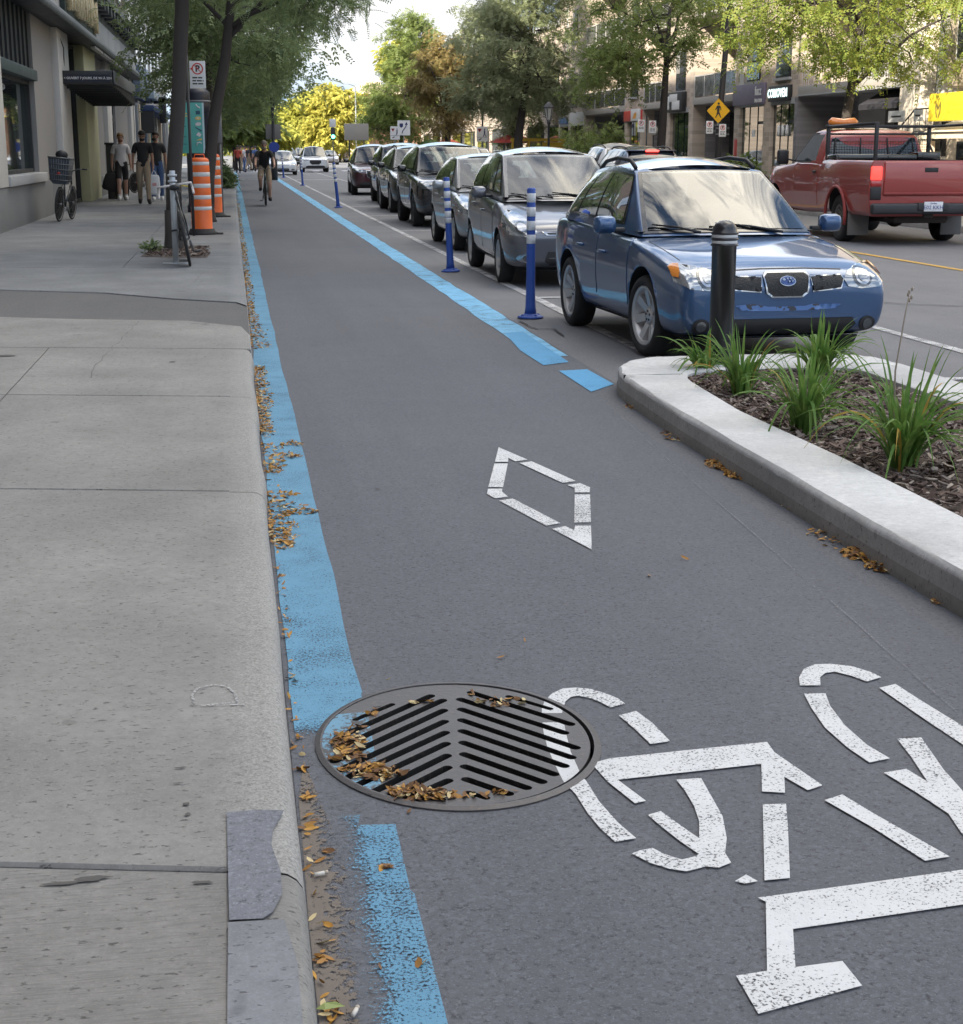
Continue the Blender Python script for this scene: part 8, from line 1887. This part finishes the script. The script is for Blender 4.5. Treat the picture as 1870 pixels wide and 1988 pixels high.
person('walker in charcoal tee and blue jeans glancing sideways', (-2.02, 43.6, .13), R(2), WALK, SKIN2, HAIR_D, C_CHAR, C_JEAN, C_SHW, 'long', HAIR_D, 1.05, 'people walking on the pavement', turn=R(-38))
def bag(nm, lbl, loc, w_, d, h, mat, handle, rz=0, sag=.06, tilt=0.0):
    t = thing(nm, lbl, 'bag', loc, rz); t.rotation_euler = (0, tilt, rz); m = MB(); r = random.Random(6); V = []
    for k, (z, s) in enumerate(((0, .82), (h * .12, 1.0), (h * .55, 1.02), (h * .9, .9), (h, .72))):
        for i in range(12): a = 2 * PI * i / 12; V.append((w_ / 2 * s * math.copysign(abs(math.cos(a)) ** .5, math.cos(a)) + r.uniform(-.012, .012), d / 2 * s * math.copysign(abs(math.sin(a)) ** .6, math.sin(a)) + r.uniform(-.01, .01), z + r.uniform(-.01, .01)))
    m.add(V, [(k * 12 + i, k * 12 + (i + 1) % 12, k * 12 + 12 + (i + 1) % 12, k * 12 + 12 + i) for k in range(4) for i in range(12)] + [list(range(12))[::-1], [48 + i for i in range(12)]], 0, True); m.build('body', [mat], t)
    for s in (-1, 1): m = MB(); m.tube([(-w_ * .22, s * d * .2, h * .95), (-w_ * .1, s * .015, h + handle * .8), (0, s * .008, h + handle), (w_ * .1, s * .015, h + handle * .8), (w_ * .22, s * d * .2, h * .95)], .012, 6); m.build('handle', [mat], t)
    return t
hx = Vector((-.25, -.03, .80)) * 1.03; hx = RZ(R(8)) @ hx
bag('holdall_bag', 'large black holdall carried by the walker in white', (pw[0].x + hx.x - .10, 44.2 + hx.y, .13 + hx.z - .55), .42, .24, .46, C_DK, .10, R(8), tilt=R(14))
hx = RZ(R(4)) @ (Vector((.245, -.03, .80)) * 1.05)
bg_ = bag('plastic_bag', 'white plastic carrier bag held by the walker in khaki trousers', (pw[1].x + hx.x, 41.2 + hx.y, .13 + hx.z - .60), .30, .18, .50, cloth('bag_white', (.68, .70, .74)), .10, R(4))
m = MB(); m.box(-.05, .05, -.096, -.09, .22, .30); m.build('print', [pm('print_pale_red', (.55, .3, .3), .7, .1, 20)], bg_)
# cyclist: rider and machine
cy = gp(517, 400, .008); yc = cy.y + .55
bicycle('bicycle', 'dark bicycle being ridden towards the viewer in the cycle lane', (cy.x, yc, .008), R(-90), 0, M_FTEAL)
RIDE = dict(pel=(0, .26, 1.00), sp=(0, .20, 1.17), ch=(0, .07, 1.33), nb=(0, -.02, 1.46), nk=(0, -.07, 1.52), hd=(0, -.12, 1.60), ht=(0, -.10, 1.69),
            sL=(-.17, .0, 1.42), eL=(-.245, -.16, 1.20), wL=(-.255, -.34, 1.07), hL=(-.25, -.385, 1.035), sR=(.17, 0, 1.42), eR=(.245, -.16, 1.20), wR=(.255, -.34, 1.07), hR=(.25, -.385, 1.035),
            pL=(-.09, .25, .95), kL=(-.13, -.10, .72), aL=(-.125, .13, .52 - .06), tL=(-.13, -.02, .42), pR=(.09, .25, .95), kR=(.12, -.02, .58), aR=(.12, .10, .20), tR=(.13, -.04, .145))
person('rider on a bicycle in black tee and khaki shorts with long grey beard', (cy.x, yc, .008), 0, RIDE, SKIN1, HAIR_G, C_BLK, C_KHK, C_SHB, 'short', HAIR_G, 1.0, None, nod=R(12), hairlen=.93)
# far crowd at the crossing: individuals
STAND = _cp.deepcopy(WALK); STAND.update(kL=(-.095, -.03, .51), aL=(-.10, .02, .10), tL=(-.115, -.13, .045), kR=(.095, -.02, .50), aR=(.10, .03, .10), tR=(.11, -.12, .04))
fl = ['red top and dark trousers', 'orange top at the pavement edge', 'white top and blue jeans', 'grey top and khaki shorts', 'black top with white trainers', 'blue top and dark shorts', 'white top and black trousers', 'red top further back']
tops = [C_RED, C_ORG, C_WHT, C_CHAR, C_BLK, C_BLU, C_WHT, C_RED]; bots = [C_DK, C_KHK, C_JEAN, C_KHK, C_DK, C_DK, C_BLK, C_JEAN]
for i, (px, Y) in enumerate(((462, 104), (468, 112), (474, 108), (482, 116), (489, 118), (496, 112), (500, 124), (478, 126))):
    p = atY(px, 310, Y); person('far pedestrian at the crossing in ' + fl[i], (p.x, Y, .0 if Y < 139 else .13), R(40 * i), WALK if i % 2 else STAND, SKIN1 if i % 3 else SKIN2, HAIR_D, tops[i], bots[i], C_SHB, 'long', None, 1.0, 'people at the far crossing', 1)
p = atY(478, 268, 130); t = thing('market_canopy', 'orange red canopy among the people at the crossing', 'canopy', (p.x, 130, 0)); m = MB(); m.add([(-1.3, -1, 2.1), (1.3, -1, 2.1), (1.3, 1, 2.1), (-1.3, 1, 2.1), (0, 0, 2.8)], [(0, 1, 4), (1, 2, 4), (2, 3, 4), (3, 0, 4)]); m.build('roof', [pm('canopy_orange', (.6, .14, .05), .7, .12, 3)], t)
for x, y in ((-1.25, -.95), (1.25, -.95), (1.25, .95), (-1.25, .95)): m = MB(); m.box(x - .03, x + .03, y - .03, y + .03, 0, 2.1); m.build('leg', [M_GREYM], t)
